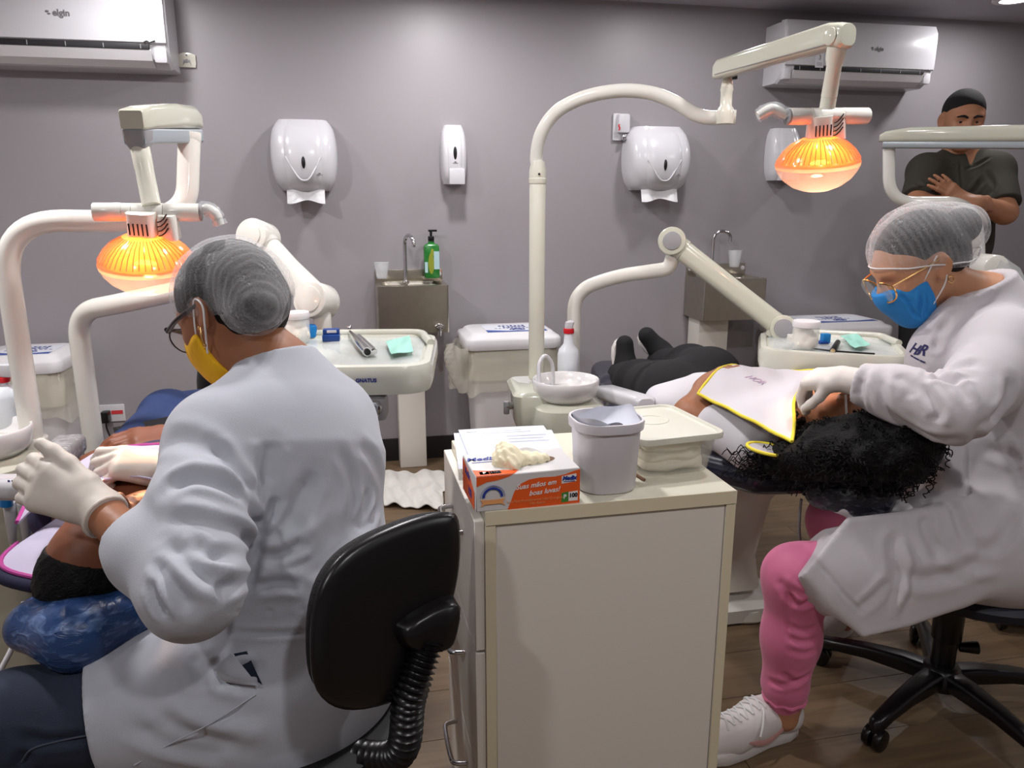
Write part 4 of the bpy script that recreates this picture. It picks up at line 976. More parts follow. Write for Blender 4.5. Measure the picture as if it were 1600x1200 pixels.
# tray A
ZT = .93
ta = thing('instrument_tray', 'cream instrument tray behind the left dentist, with handpiece on it', 'tray', (az(548,545,ZT).x, az(548,545,ZT).y, 0), 0.06, 'instrument trays on arms')
def tray_body(t, c, W, D, rot, z, lipside=True):
    R = rz(rot); X = R@V(1,0,0); Y = R@V(0,1,0)
    def rr(w, d, zz, r, oy=0): return ring(rrect(w, d, r, 7), V(c.x,c.y,zz)+Y*oy, X, Y)
    part('body', G().loft([rr(W*.86,D*.8,z-.075,.05,.01), rr(W*.97,D*.97,z-.066,.07), rr(W,D,z-.045,.07), rr(W*.995,D*.995,z-.012,.07), rr(W*.97,D*.97,z,.065), rr(W*.90,D*.88,z+.001,.06), rr(W*.87,D*.84,z-.009,.05)]), m_unit2, t, ang=35)
    part('back_rail', G().tube([V(c.x,c.y,z+.004)+X*a*W+Y*b_*D for a, b_ in ((-.42,.30),(-.40,.44),(-.2,.465),(.2,.465),(.38,.44),(.43,.28),(.47,.1))], .011, 10, 5), m_unit2, t)
    part('tray_film', G().sheet(lambda u, v: V(c.x,c.y,z-.0045+.0028*math.sin(u*17+v*6)*math.sin(v*11+u*3))+X*(u-.5)*W*.85+Y*(v-.5)*D*.82, 24, 18, .0006), m_film, t)
    return X, Y
cA_ = V(az(548,545,ZT).x, az(548,545,ZT).y, 0); WA = .43; DA = .46
X, Y = tray_body(ta, cA_, WA, DA, .06, ZT)
text('GNATUS', .012, V(*(cA_+X*.066-Y*(DA/2+.002)+V(0,0,ZT-.030))), X, UZ, m_navy, ta, world=True, bold=.0005)
hb = cA_+X*(.085)-Y*(DA*.44)+V(0,0,ZT-.10)
hd = part('instrument_holder', G().box(hb, (.048,.06,.058), .014), m_greyp, ta)
part('holder_knob', G().cyl(hb-Y*.028+V(0,0,.008), hb-Y*.046+V(0,0,.008), .0155, seg=20, bev=.003).cyl(hb-Y*.045+V(0,0,.008), hb-Y*.050+V(0,0,.008), .007, seg=14), m_chrome, hd)
part('instrument_hose', G().tube([hb-Y*.04, hb-Y*.05+V(-.008,0,-.06), hb-Y*.04+V(-.01,0,-.22), hb-Y*.02+V(-.0,0,-.5), hb+V(.02,.08,-.78), hb+V(-.06,.2,-.815)], .0085, 10, 6), m_greyp, hd)
part('loop_hose', G().tube([hb+V(-.03,.02,.03), hb+V(-.07,.02,-.01), hb+V(-.13,.03,-.03), hb+V(-.20,.05,-.02)], .012, 10, 5), m_greyp, ta)
part('thin_hose', G().tube([hb+V(-.03,.03,.0), hb+V(-.035,.03,-.2), hb+V(-.06,.05,-.45), hb+V(-.1,.1,-.6), hb+V(-.2,.2,-.8)], .006, 8, 5), m_greyp, ta)
for dx in (-.012, -.10):
    q = cA_+X*(dx-.045)-Y*(DA*.46)+V(0,0,ZT)
    part('instrument_tip', G().cyl(q-V(0,0,.015), q+V(0,0,.012), .008, .005, seg=12).tube([q+V(0,0,.01), q+V(.002,0,.032), q+V(.004,0,.04)], .0018, 6), m_chrome, ta)
# arm A
tb = at(148, 705, 2.25); TBZ = at(110, 470, 2.25).z
pts = fillet([V(tb.x,tb.y,.05), V(tb.x,tb.y,at(108,487,2.25).z), at(190,474,2.2), at(300,450,2.25), at(402,430,2.35), at(404,385,2.35)], .22, 14)
part('arm_tube', G().cyl((tb.x,tb.y,.002), (tb.x,tb.y,.06), .06, seg=24, bev=.004).tube(pts, .029, 20), m_cream2, ta, ang=60)
def tray_arm(t, a, b_, w0, w1, m, mc=None):
    mc = mc or m_greyp
    a = Vector(a); b_ = Vector(b_); d = (b_-a).normalized(); fx = V(-d.y, d.x, 0); fx = fx.normalized() if fx.length > .05 else V(0,1,0); fx = V(0,1,0)-d*d.y; fx.normalize(); up = fx.cross(d); up = up if up.z > 0 else -up
    L = (b_-a).length
    part('tray_arm', G().loft([[a+d*s+fx*q[0]+up*q[1] for q in rrect(w*.8, w, w*.34, 5)] for s, w in ((-.02,w0*.72),(.0,w0*.95),(.05,w0),(.052,w0*.93),(L*.5,w0*.9),(L-.05,w1*.95),(L-.01,w1),(L+.02,w1*.8))]), m, t, ang=30)
    k = part('arm_hub', G().cyl(a-fx*w0*.5, a+fx*w0*.5, w0*.62, seg=28, bev=.006), m, t)
    part('hub_cap', G().cyl(a-fx*w0*.5, a-fx*(w0*.5+.004), w0*.40, seg=28, bev=.0015), mc, k)
    k = part('arm_hub', G().cyl(b_-fx*w1*.5, b_+fx*w1*.5, w1*.60, seg=28, bev=.006), m, t)
    part('hub_cap', G().cyl(b_-fx*w1*.5, b_-fx*(w1*.5+.004), w1*.42, seg=28, bev=.0015), mc, k)
tray_arm(ta, at(404,372,2.35), at(495,470,2.25), .085, .090, m_cream2, m_cream2)
q = at(505,500,2.25); part('tray_post', G().cyl((q.x,q.y-.01,ZT-.02), (q.x,q.y-.01,q.z+.03), .026, seg=24, bev=.003), m_cream2, ta)
# tray B
ZB = .87
tBc = V(.98, 2.33, 0); WB = .42; DB = .36; RB = -.30
tb_ = thing('instrument_tray', 'cream instrument tray beside the right dentist, with cotton jar on it', 'tray', tBc, RB, 'instrument trays on arms')
XB, YBv = tray_body(tb_, tBc, WB, DB, RB, ZB)
part('film_edge', G().tube([V(*(tBc+XB*a*WB-YBv*b_*DB))+V(0,0,ZB+.003) for a, b_ in ((-.2,.30),(-.05,.40),(.1,.43),(.25,.44))], .0025, 8, 5), m_black, tb_)
p0 = at(893, 700, 2.72); jt = at(1052, 398, 2.62)
pts = fillet([V(p0.x,p0.y,.05), V(p0.x,p0.y,at(900,455,2.72).z), at(960,432,2.7), at(1046,420,2.63), jt], .2, 14)
part('arm_tube', G().cyl((p0.x,p0.y,.002), (p0.x,p0.y,.06), .055, seg=24, bev=.004).tube(pts, .0245, 20), m_cream2, tb_, ang=60)
tray_arm(tb_, at(1050,378,2.62), at(1222,513,2.50), .075, .072, m_unit)
q = at(1236,530,2.47); part('tray_post', G().cyl((q.x,q.y,ZB-.02), (q.x,q.y,q.z+.02), .024, seg=24, bev=.003), m_cream2, tb_)
# things on the trays
def jar(label, p, r, h):
    t = thing('cotton_jar', label, 'jar', p, 0, 'cotton jars on the trays')
    part('glass', G().lathe([(.001,0),(r*.93,0),(r,.006),(r,h*.74),(r*.92,h*.78),(r*.92,h*.8)], (0,0,0), seg=32, cap1=False), clear('jar_plastic', (236,238,238), .35, .1), t, world=False)
    gf = Field([E((0,0,h*.38),(r*.86,r*.86,h*.35),k=.01),E((0,0,h*.2),(r*.86,r*.86,h*.18),k=.02)], .004); gf.noise(lambda X,Y,Z: .0025*np.sin(X*150)*np.sin(Y*130+Z*90)); gs = gf.mesh(1)
    _inv = XF[t.name]; XF[t.name] = Matrix.Identity(4); spart('cotton', gs, mat('cotton', (240,236,226), .95), t); XF[t.name] = _inv
    part('lid', G().lathe([(.001,h*.79),(r*1.02,h*.79),(r*1.04,h*.8),(r*1.04,h*.96),(r*1.0,h),(.001,h)], (0,0,0), seg=32), m_whitem, t, world=False)
def onA(px, py): p = az(px, py, ZT); return V(p.x, p.y, ZT-.004)
def onB(px, py): p = az(px, py, ZB); return V(p.x, p.y, ZB-.004)
p = onA(465, 532); jar('clear cotton jar on the left tray, close behind the dentist\'s neck', p, .034, .082)
p = onB(1257, 543); jar('clear jar of cotton with a white lid on the right tray', p, .038, .085)
p = onA(487, 524); t = thing('small_blue_cup', 'small bright blue cup standing on the left tray', 'cup', p, 0); part('cup', G().lathe([(.001,0),(.0155,0),(.0155,.028),(.0125,.034),(.012,.034),(.011,.026),(.001,.026)], (0,0,0), seg=20), m_blue, t, world=False)
p = onA(518, 530); t = thing('blue_box', 'dark blue open dispenser box on the left tray', 'box', p, .15)
part('box', G().box((0,0,.009), (.046,.040,.018), .003), m_dblue, t, world=False); part('raised_back', G().box((0,.006,.024), (.044,.026,.016), .003), m_dblue, t, world=False); part('slot', G().box((.002,-.0065,.026), (.026,.003,.008), .001), m_white, t, world=False)
p = onB(1289, 534); t = thing('blue_box', 'small bright blue box next to the jar on the right tray', 'box', p, .2)
part('box', G().box((0,0,.015), (.026,.02,.030), .003), m_blue, t, world=False); part('base', G().box((-.014,-.006,.004), (.03,.03,.008), .002), m_dblue, t, world=False)
# chrome handpiece
a = onA(546, 522)+V(0,0,.012); c = onA(575, 556)+V(0,0,.012)
t = thing('handpiece', 'chrome dental handpiece lying on the left tray', 'handpiece', a.lerp(c, .5)-V(0,0,.012), 0)
d = (c-a)
part('body', G().tube([a+d*.05, a+d*.2, a+d*.4, a+d*.75, a+d*.97], [.006,.0075,.0095,.0115,.0115], 18, 4), m_chrome, t)
part('head', G().cyl(a+V(0,0,-.004), a+V(-.002,.004,.016), .0085, seg=18, bev=.002), m_chrome, t)
part('coupling', G().cyl(a+d*.965, a+d*.99, .008, seg=16), m_black, t)
part('second_tube', G().tube([a+d*.3+V(.012,0,0), a+d*.7+V(.016,0,0), a+d*.95+V(.018,0,0)], .0085, 14, 4).cyl(a+d*.95+V(.018,0,0), a+d*.975+V(.018,0,0), .006, seg=12), m_chrome, t)
a = onB(1309, 537)+V(0,0,.009); c = onB(1301, 551)+V(0,0,.009)
t = thing('handpiece', 'short black handpiece end lying on the right tray', 'handpiece', a.lerp(c,.5)-V(0,0,.009), 0)
part('body', G().cyl(a, c, .008, .0095, seg=18, bev=.002), m_black, t); part('end_ring', G().cyl(c, c+(c-a).normalized()*.002, .0075, .0065, seg=18), m_chrome, t)
m_pouch = mat('mint_pouch', (160,220,204), .35)
def pouch(label, c4, zz):
    P = [az(px, py, zz+.002) for px, py in c4]
    def fn(u, v): q = P[0].lerp(P[1], u).lerp(P[3].lerp(P[2], u), v); return q+V(0,0,.004+.0035*math.sin(u*7+v*3)*math.sin(v*6))
    single('mint_pouch', G().sheet(fn, 14, 10, .0012), m_pouch, label, 'pouch', 'mint green pouches on the trays')
pouch('mint green sterile pouch on the right end of the left tray', [(602,536),(640,527),(646,552),(612,556)], ZT)
pouch('mint green sterile pouch on the right tray', [(1312,527),(1336,523),(1360,541),(1336,546)], ZB)
# arm of the third unit, wrapped in plastic
t = thing('delivery_unit', 'plastic-wrapped white arm of the third unit at the right edge', 'dental unit', (at(1560,600,2.9).x, 2.9, 0), 0)
a = at(1545,418,2.9); c = at(1640,500,2.8)
part('arm', G().tube([a, a.lerp(c,.5), c], [.036,.034,.034], 18, 3), m_cream2, t)
part('hub', G().cyl(a-V(0,.05,0), a+V(0,.05,0), .05, seg=28, bev=.01), m_cream2, t)
part('support_post', G().cyl((a.x,a.y,.002), (a.x,a.y,a.z-.03), .026, seg=20), m_cream2, t)
rings = []; rn2 = random.Random(9)
for i in range(9):
    p = a.lerp(c, i/8)+V(0,0,-.004); x_, y_, _ = frame(c-a); rings.append([p+(x_*math.cos(2*PI*k/16)*1.0+y_*math.sin(2*PI*k/16)*1.25)*(.045+.012*rn2.random()) for k in range(16)])
part('plastic_wrap', G().loft(rings, False, False), clear('cloudy_film', (214,216,216), .5, .25), t, ang=80)
# ------------------------------------------------------------------ dental chairs
m_vinyl = mat('navy_vinyl', (34,58,104), .22, coat=.5, var=(14, .35)); m_vinyl2 = mat('dark_navy_vinyl', (24,26,46), .25, coat=.4)
def wrapped(name, base, alpha):
    m = mat(name, base, .25); nt = m.node_tree; b_ = nt.nodes['Principled BSDF']; tc = nt.nodes.new('ShaderNodeTexCoord')
    mp = nt.nodes.new('ShaderNodeMapping'); mp.inputs['Scale'].default_value = (1,1,2.5); n = nt.nodes.new('ShaderNodeTexNoise'); n.inputs['Scale'].default_value = 26; n.inputs['Detail'].default_value = 9; n.inputs['Distortion'].default_value = 1.4
    nt.links.new(tc.outputs['Object'], mp.inputs[0]); nt.links.new(mp.outputs[0], n.inputs['Vector'])
    r = nt.nodes.new('ShaderNodeValToRGB'); r.color_ramp.elements[0].position = .52; r.color_ramp.elements[1].position = .74; r.color_ramp.elements[0].color = lin(base); r.color_ramp.elements[1].color = lin(tuple(min(255, v+70) for v in base))
    nt.links.new(n.outputs['Fac'], r.inputs[0]); nt.links.new(r.outputs[0], b_.inputs['Base Color'])
    bp = nt.nodes.new('ShaderNodeBump'); bp.inputs['Strength'].default_value = .5; bp.inputs['Distance'].default_value = .006; nt.links.new(n.outputs['Fac'], bp.inputs['Height']); nt.links.new(bp.outputs[0], b_.inputs['Normal']); return m
m_wrapA = wrapped('film_wrapped_blue_vinyl', (40,68,116), 1); m_wrapB = wrapped('film_wrapped_dark_vinyl', (34,34,46), 1); m_wrapG = wrapped('film_wrapped_grey', (150,150,152), 1)
def slab(path, m, h=.009, k=.03):   # path of (centre, right vector, half width, half thickness)
    pr = []
    for i in range(len(path)-1):
        c0, x0, w0, t0 = path[i]; c1, x1, w1, t1 = path[i+1]
        for s in (-1,-.78,-.56,-.34,-.12,.12,.34,.56,.78,1): pr.append(C(c0+x0*s*(w0-t0)-V(0,0,.012*(1-abs(s))), c1+x1*s*(w1-t1)-V(0,0,.012*(1-abs(s))), t0, t1, k))
    return Field(pr, h).mesh(2)
def chair(label, seg_pts, head_c, head_w, wrap, base_c, arm):
    t = thing('dental_chair', label, 'dental chair', (base_c.x, base_c.y, 0), 0, 'reclined dental chairs')
    pts = [Vector(p) for p in seg_pts]; ax = (pts[-1]-pts[0]); ax.z = 0; ax.normalize(); xr = V(ax.y, -ax.x, 0)
    ws = [.20,.25,.25,.24,.20,.16]
    spart('backrest', slab([(pts[i], xr, ws[i], .042) for i in range(3)], m_vinyl2), m_vinyl if wrap is m_wrapA else m_vinyl2, t)
    spart('seat', slab([(pts[i]+(ax*.03 if i == 2 else V(0,0,0)), xr, ws[i], .045) for i in range(2, 6)], m_vinyl2), m_vinyl if wrap is m_wrapA else m_vinyl2, t)
    f = Field([C(head_c+xr*(-head_w)+ax*.01, head_c-ax*.035, .040,.046,.05), C(head_c-ax*.035, head_c+xr*head_w+ax*.01, .046,.040,.05), C(head_c+xr*(-head_w*.7)+ax*.06, head_c+xr*head_w*.7+ax*.06, .036,.036,.05)], .006)
    spart('headrest', f.mesh(2), wrap, t)
    sf = part('headrest_stem', G().box(head_c+ax*.12-V(0,0,.045), (.06,.26,.016), .004, R=rz(math.atan2(ax.y, ax.x)-PI/2)), m_steel, t)
    part('lift_column', G().loft([ring(rrect(w, d, .05, 5), V(base_c.x,base_c.y,z), xr, ax) for w, d, z in ((.22,.34,.10),(.2,.3,.2),(.24,.36,.40),(.3,.5,pts[2].z-.03))]), m_cream, t, ang=40)
    part('base_plate', G().loft([ring(rrect(w, d, .09, 6), V(base_c.x,base_c.y,z)+ax*.16, xr, ax) for w, d, z in ((.34,.70,.002),(.36,.72,.008),(.36,.72,.05),(.30,.62,.075),(.24,.42,.10))]), m_cream2, t, ang=40)
    if arm:
        p, q, w = arm; d = (q-p)
        A = part('armrest', G().loft([[p.lerp(q, s)+xr*a_[0]+(d.normalized().cross(xr)*-1 if d.normalized().cross(xr).z < 0 else d.normalized().cross(xr))*a_[1] for a_ in rrect(w*k, .05*k, .016, 4)] for s, k in ((0,.7),(.04,1),(.95,1),(1,.7))]), m_wrapG if wrap is m_wrapA else m_white, t)
        part('armrest_post', G().cyl(p.lerp(q,.55)-V(0,0,.02), V(p.lerp(q,.55).x,p.lerp(q,.55).y,pts[2].z-.03), .018, seg=14), m_white, A)
    return t
cbB = V(.66, 2.36, 0)
chB = chair('navy reclined dental chair under the right patient, headrest wrapped in film', [V(.80,1.98,.575),V(.72,2.2,.55),V(.63,2.5,.53),V(.59,2.8,.535),V(.55,3.1,.55),V(.51,3.38,.55)], at(1340,768,1.72), .085, m_wrapB, cbB, (at(945,612,2.62), at(1010,632,2.34), .075))
part('foot_pedal', G().loft([ring(rrect(w, d, .05, 5), az(1158,955,0)+V(0,0,z), V(1,0,0), V(0,1,0)) for w, d, z in ((.12,.16,.002),(.13,.17,.01),(.12,.16,.04),(.08,.1,.055))]), m_cream, chB)
cbA = V(-.90, 2.0, 0)
chA = chair('blue reclined dental chair under the left patient, wrapped in cling film', [V(-.70,1.36,.59),V(-.76,1.52,.54),V(-.84,1.75,.485),V(-.93,2.05,.465),V(-1.0,2.4,.50),V(-1.05,2.68,.49)], at(130,975,1.14), .080, m_wrapA, cbA, (at(62,742,1.56), at(112,692,1.90), .075))
g_ = Field([CH([at(1296,790,1.70),at(1330,797,1.68),at(1372,792,1.67),at(1414,793,1.68)],[.012,.017,.013,.016],.01), C(at(1320,795,1.67),at(1345,808,1.68),.010,.008)], .004)
g_.noise(lambda X,Y,Z: .003*np.sin(X*120)*np.sin(Z*140+Y*60)); spart('headrest_cover_edge', g_.mesh(1), m_whitem, chB)
part('headrest_cable', G().tube([at(1252,780,1.9), at(1250,800,1.9), at(1249,832,1.9), at(1255,870,1.95)], .004, 8, 4), m_greyp, chB)
# cable at the lower left
p = [at(38,940,1.35), at(30,985,1.33), at(10,1030,1.30), at(-12,1062,1.28), at(-60,1090,1.28)]
single('white_cable', G().tube(p, .0052, 10, 6), m_whitem, 'white cable hanging at the lower left corner beside the blue headrest', 'cable')
# ------------------------------------------------------------------ white drawer unit at the right edge
c = az(1602, 1010, 0); t = thing('rolling_drawer_unit', 'white rolling drawer unit at the right edge behind the stool', 'cabinet', (c.x+.16, c.y+.22, 0), -.25)
part('carcass', b((0,0,.36), (.36,.40,.58)), m_cab, t, world=False); part('drawer_front', b((0,-.206,.36), (.35,.012,.26)), m_cab, t, world=False); part('drawer_front', b((0,-.206,.16), (.35,.012,.13)), m_cab, t, world=False)
for sx in (-1,1):
    for sy in (-1,1): part('caster', G().cyl((sx*.14-.01,sy*.16,.033), (sx*.14+.01,sy*.16,.033), .032, seg=20, bev=.004), m_black, t, world=False)
# ------------------------------------------------------------------ people: materials
m_skinA = mat('brown_skin', (150,98,68), .5, sss=.15); m_skinB = mat('light_brown_skin', (196,142,108), .5, sss=.15)
m_skinC = mat('deep_brown_skin', (124,74,50), .5, sss=.1); m_skinM = mat('tan_skin', (176,124,94), .5, sss=.15); m_skinP = mat('warm_brown_skin', (160,108,78), .5, sss=.15)
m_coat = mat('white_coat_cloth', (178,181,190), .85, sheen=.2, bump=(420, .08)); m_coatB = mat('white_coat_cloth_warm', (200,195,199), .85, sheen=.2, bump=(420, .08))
m_denim = mat('dark_denim', (36,44,62), .85, bump=(500, .2), var=(30, .25)); m_jeanb = mat('blue_denim', (34,52,96), .85, bump=(500, .2), var=(20, .2))
m_pink = mat('pink_trousers', (222,118,158), .6, sheen=.2); m_blackc = mat('black_cloth', (20,19,22), .85); m_olive = mat('olive_polo', (58,56,48), .85, bump=(300, .1))
m_hair = mat('black_hair', (11,9,9), .6, bump=(260, .5), spec=.25); m_hairm = mat('cropped_black_hair', (22,18,18), .8, bump=(500, .5))
m_glove = mat('latex_glove', (212,204,194), .5, sss=.1); m_gloveB = mat('latex_glove_grey', (222,214,208), .5, sss=.1)
m_yel = mat('yellow_mask', (232,178,26), .85, bump=(300, .1)); m_bmask = mat('blue_mask', (44,134,206), .85, bump=(300, .1))
m_frame = mat('dark_frame', (34,28,30), .3); m_gold = mat('gold_metal', (212,170,110), .25, 1.0); m_elastic = mat('white_elastic', (226,226,226), .8)
m_lensg = clear('spectacle_lens', (230,235,240), .12, .05)
def netcap(name, dens, ribs, rot=(0,0,0), dist=1.2):
    m = bpy.data.materials.new(name); m.use_nodes = True; nt = m.node_tree; nt.nodes.clear(); N = nt.nodes.new
    o = N('ShaderNodeOutputMaterial'); tr = N('ShaderNodeBsdfTransparent'); df = N('ShaderNodeBsdfDiffuse'); df.inputs[0].default_value = lin((236,236,238)); tl = N('ShaderNodeBsdfTranslucent'); tl.inputs[0].default_value = lin((236,236,238))
    mx = N('ShaderNodeMixShader'); mx.inputs[0].default_value = .3; nt.links.new(df.outputs[0], mx.inputs[1]); nt.links.new(tl.outputs[0], mx.inputs[2])
    tc = N('ShaderNodeTexCoord'); mp = N('ShaderNodeMapping'); mp.inputs['Rotation'].default_value = rot
    nz = N('ShaderNodeTexNoise'); nz.inputs['Scale'].default_value = 330; nz.inputs['Detail'].default_value = 4
    wv = N('ShaderNodeTexWave'); wv.inputs['Scale'].default_value = ribs; wv.inputs['Distortion'].default_value = dist; wv.inputs['Detail'].default_value = 2; wv.inputs['Detail Scale'].default_value = 1.5
    nt.links.new(tc.outputs['Object'], mp.inputs[0]); nt.links.new(tc.outputs['Object'], nz.inputs['Vector']); nt.links.new(mp.outputs[0], wv.inputs['Vector'])
    r1 = N('ShaderNodeMapRange'); r1.inputs[1].default_value = .40; r1.inputs[2].default_value = .68; r1.inputs[3].default_value = dens*.55; r1.inputs[4].default_value = dens*1.7
    r2 = N('ShaderNodeMapRange'); r2.inputs[1].default_value = .62; r2.inputs[2].default_value = 1.0; r2.inputs[3].default_value = 0; r2.inputs[4].default_value = .075
    nt.links.new(nz.outputs['Fac'], r1.inputs[0]); nt.links.new(wv.outputs['Fac'], r2.inputs[0])
    lw = N('ShaderNodeLayerWeight'); lw.inputs[0].default_value = .35; ml = N('ShaderNodeMath'); ml.operation = 'MULTIPLY'; ml.inputs[1].default_value = .27
    nt.links.new(lw.outputs['Facing'], ml.inputs[0])
    a1 = N('ShaderNodeMath'); a1.operation = 'ADD'; a2 = N('ShaderNodeMath'); a2.operation = 'ADD'; a2.use_clamp = True
    nt.links.new(r1.outputs[0], a1.inputs[0]); nt.links.new(r2.outputs[0], a1.inputs[1]); nt.links.new(a1.outputs[0], a2.inputs[0]); nt.links.new(ml.outputs[0], a2.inputs[1])
    m2 = N('ShaderNodeMixShader'); nt.links.new(a2.outputs[0], m2.inputs[0]); nt.links.new(tr.outputs[0], m2.inputs[1]); nt.links.new(mx.outputs[0], m2.inputs[2]); nt.links.new(m2.outputs[0], o.inputs[0])
    return m
# ------------------------------------------------------------------ anatomy helpers
def hand(w, d, n, thumb, curl=(.5,.5,.4), sc=1.0, spread=.10, thumb_dir=(.75,.55,-.35), curls=None, thumb_curl=.35, fat=1.0):
    """w wrist, d towards knuckles, n back of the hand, thumb = +1/-1 side (of d x n)"""
    w = Vector(w); d = Vector(d).normalized(); n = Vector(n); n = (n-d*n.dot(d)).normalized(); l = d.cross(n)*thumb
    pr = [C(w-d*.02*sc, w+d*.02*sc, .027*sc, .029*sc, .02, (n,.72))]
    pr += [C(w+d*.018*sc+l*x*.55*sc, w+d*(.080-.006*abs(x)*60*.3)*sc+l*x*sc, .017*sc*fat, .0145*sc*fat, .016) for x in (.026,.009,-.009,-.025)]
    L = [(.043,.026,.021),(.047,.030,.023),(.044,.028,.022),(.034,.021,.019)]
    for i, x in enumerate((.027,.0092,-.0088,-.0255)):
        p = w+d*((.088,.091,.086,.076)[i])*sc+l*x*sc; cu = curls[i] if curls else curl; a = 0
        dd = (d+l*spread*(1.2-i*.85)).normalized(); rr = [.0102,.0094,.0086,.0076]
        k = .92 if i == 3 else 1.0
        pts = [p-d*.012*sc, p]
        for j in range(3):
            a += cu[j]; q = dd*math.cos(a)-n*math.sin(a); pts.append(pts[-1]+q*L[i][j]*sc)
        pr += CH(pts, [rr[0]*k*sc*fat]+[r*k*sc*fat for r in rr], .004)
    tb = w+d*.022*sc+l*.026*sc; td = (l*thumb_dir[0]+d*thumb_dir[1]+n*thumb_dir[2]).normalized(); t2 = (td*math.cos(thumb_curl)+(d*.8-l*.3).normalized()*math.sin(thumb_curl)).normalized()
    pr += [C(w+d*.012*sc+l*.012*sc, tb, .017*sc, .0155*sc, .014)] + CH([tb, tb+td*.042*sc, tb+td*.042*sc+t2*.030*sc, tb+td*.042*sc+t2*.030*sc+(t2+d*.3).normalized()*.022*sc], [.0148*sc, .0112*sc, .0105*sc, .0086*sc], .006)
    return pr
class Head:
    def __init__(s, c, fwd, up, sc=1.0):
        s.c = Vector(c); s.f = Vector(fwd).normalized(); u = Vector(up); s.u = (u-s.f*u.dot(s.f)).normalized(); s.r = s.f.cross(s.u); s.s = sc; s.R = RM(s.r, s.f, s.u)
    def p(s, x, y, z): return s.c+(s.r*x+s.f*y+s.u*z)*s.s
    def e(s, x, y, z, a, b_, c_, k=.015, R=None): return E(s.p(x,y,z), (a*s.s,b_*s.s,c_*s.s), s.R @ R if R is not None else s.R, k)
    def prims(s, jaw=1.0, ear=True):
        q = [s.e(0,-.012,.030,.076,.097,.086,.03), s.e(0,.030,-.040,.060*jaw,.062,.076,.03), s.e(0,.034,.010,.066,.060,.06,.03), s.e(0,.066,-.096,.026*jaw,.023,.019,.03), s.e(0,.05,-.075,.045*jaw,.035,.03,.03),
             s.e(0,.080,.026,.050,.016,.012,.018), s.e(.036,.066,-.020,.022,.022,.018,.02), s.e(-.036,.066,-.020,.022,.022,.018,.02)]
        q += [C(s.p(0,.090,.012), s.p(0,.108,-.026), .0085*s.s, .0125*s.s, .012), s.e(.011,.099,-.030,.009,.010,.008,.008), s.e(-.011,.099,-.030,.009,.010,.008,.008)]
        q += [s.e(0,.088,-.056,.023,.012,.0065,.007), s.e(0,.086,-.067,.020,.012,.0065,.006)]
        if ear:
            for sx in (-1, 1):
                q += [s.e(sx*.079,-.012,-.002,.008,.021,.030,.010, Matrix.Rotation(.35*sx,3,'Z')), s.e(sx*.077,-.004,-.026,.007,.012,.012,.008)]
        return q
    def carve(s): return [s.e(.030,.097,.004,.017,.016,.012,.012), s.e(-.030,.097,.004,.017,.016,.012,.012), s.e(.087,-.004,-.001,.006,.010,.016,.006), s.e(-.087,-.004,-.001,.006,.010,.016,.006), s.e(0,.102,-.0615,.022,.010,.0012,.003)]
    def neck(s, to, r=.052, k=.03): return [C(s.p(0,-.020,-.045), to, r*s.s, r*1.12, k)]
    def eyes(s, par):
        for sx in (-1, 1):
            e = part('eye', G().ell(s.p(sx*.030,.0735,.003), (.0112*s.s,)*3, s.R, 16, 10), mat('eye_white', (176,164,156), .3), par)
            part('iris', G().ell(s.p(sx*.030,.0830,.002), (.0060*s.s,.0024*s.s,.0060*s.s), s.R, 14, 8), mat('dark_iris', (34,22,18), .2), e)
            part('eyebrow', G().tube([s.p(sx*.010,.0985,.020), s.p(sx*.026,.0975,.027), s.p(sx*.048,.086,.023)], [.0045,.0058,.0032], 8, 4), m_hairm, par)
    def maskfield(s, h=.0028, inf=.006):
        f = Field([s.e(0,.030,-.045,.064,.066,.070,.03), s.e(0,.062,-.085,.034,.03,.035,.03), s.e(0,.085,-.030,.030,.032,.035,.04)], h, inf)
        return f
def fingersin(prims, k=.78):     # thinner copy for the body inside a glove
    o = []
    for p in flatten(prims):
        q = dict(p); q['ra'] = p['ra']*k; q['rb'] = p['rb']*k; o.append(q)
    return o
def person(label, prims, carve, h, m, loc, sm=1, lids_=()):
    f = Field(prims, h); f.carve(carve); f.union(lids_); return ssingle('person', f.mesh(sm), m, label, 'person', loc)
# ================================================================== left dentist (seen from behind, facing left and away)
fA = V(-.72,.69,0).normalized(); rA = V(fA.y,-fA.x,0)      # forward, right
hA = Head(at(361,488,1.43), V(-.80,.34,-.50), V(-.42,.32,.85), 1.0)
c7 = at(440,585,1.38); chest = at(455,720,1.32); waist = at(470,900,1.25); pel = at(445,1050,1.20)
shL = at(318,690,1.22); shR = at(520,655,1.42); elL = at(300,922,1.00); wrL = at(156,800,1.13)
kneeL = at(24,1132,1.06); kneeR = az(150,1000,.50); kneeR = V(-.70,1.42,.47)
elR = V(-.43,1.56,.82); wrR = at(264,738,1.42)
footL = V(-.86,1.16,.04); footR = V(-.78,1.55,.04)
hdL = dict(w=wrL+V(-.012,.006,.01), d=at(72,770,1.13)-wrL, n=V(-.25,-.75,.55))
handL = hand(hdL['w'], hdL['d'], V(.05,-.90,.40), 1, curls=((.75,1.15,.7),(.7,1.15,.7),(.65,1.1,.7),(.55,1.0,.6)), sc=1.04, spread=.07, thumb_dir=(.42,.86,-.05), thumb_curl=.30)
handR = hand(wrR+V(-.01,0,.0), at(195,722,1.40)-wrR, V(-.1,-.45,.85), 1, curls=((.55,.75,.35),(.75,.7,.3),(.9,.9,.5),(1.0,1.0,.6)), sc=.98, spread=.12, thumb_dir=(.5,.75,-.5), thumb_curl=.3)
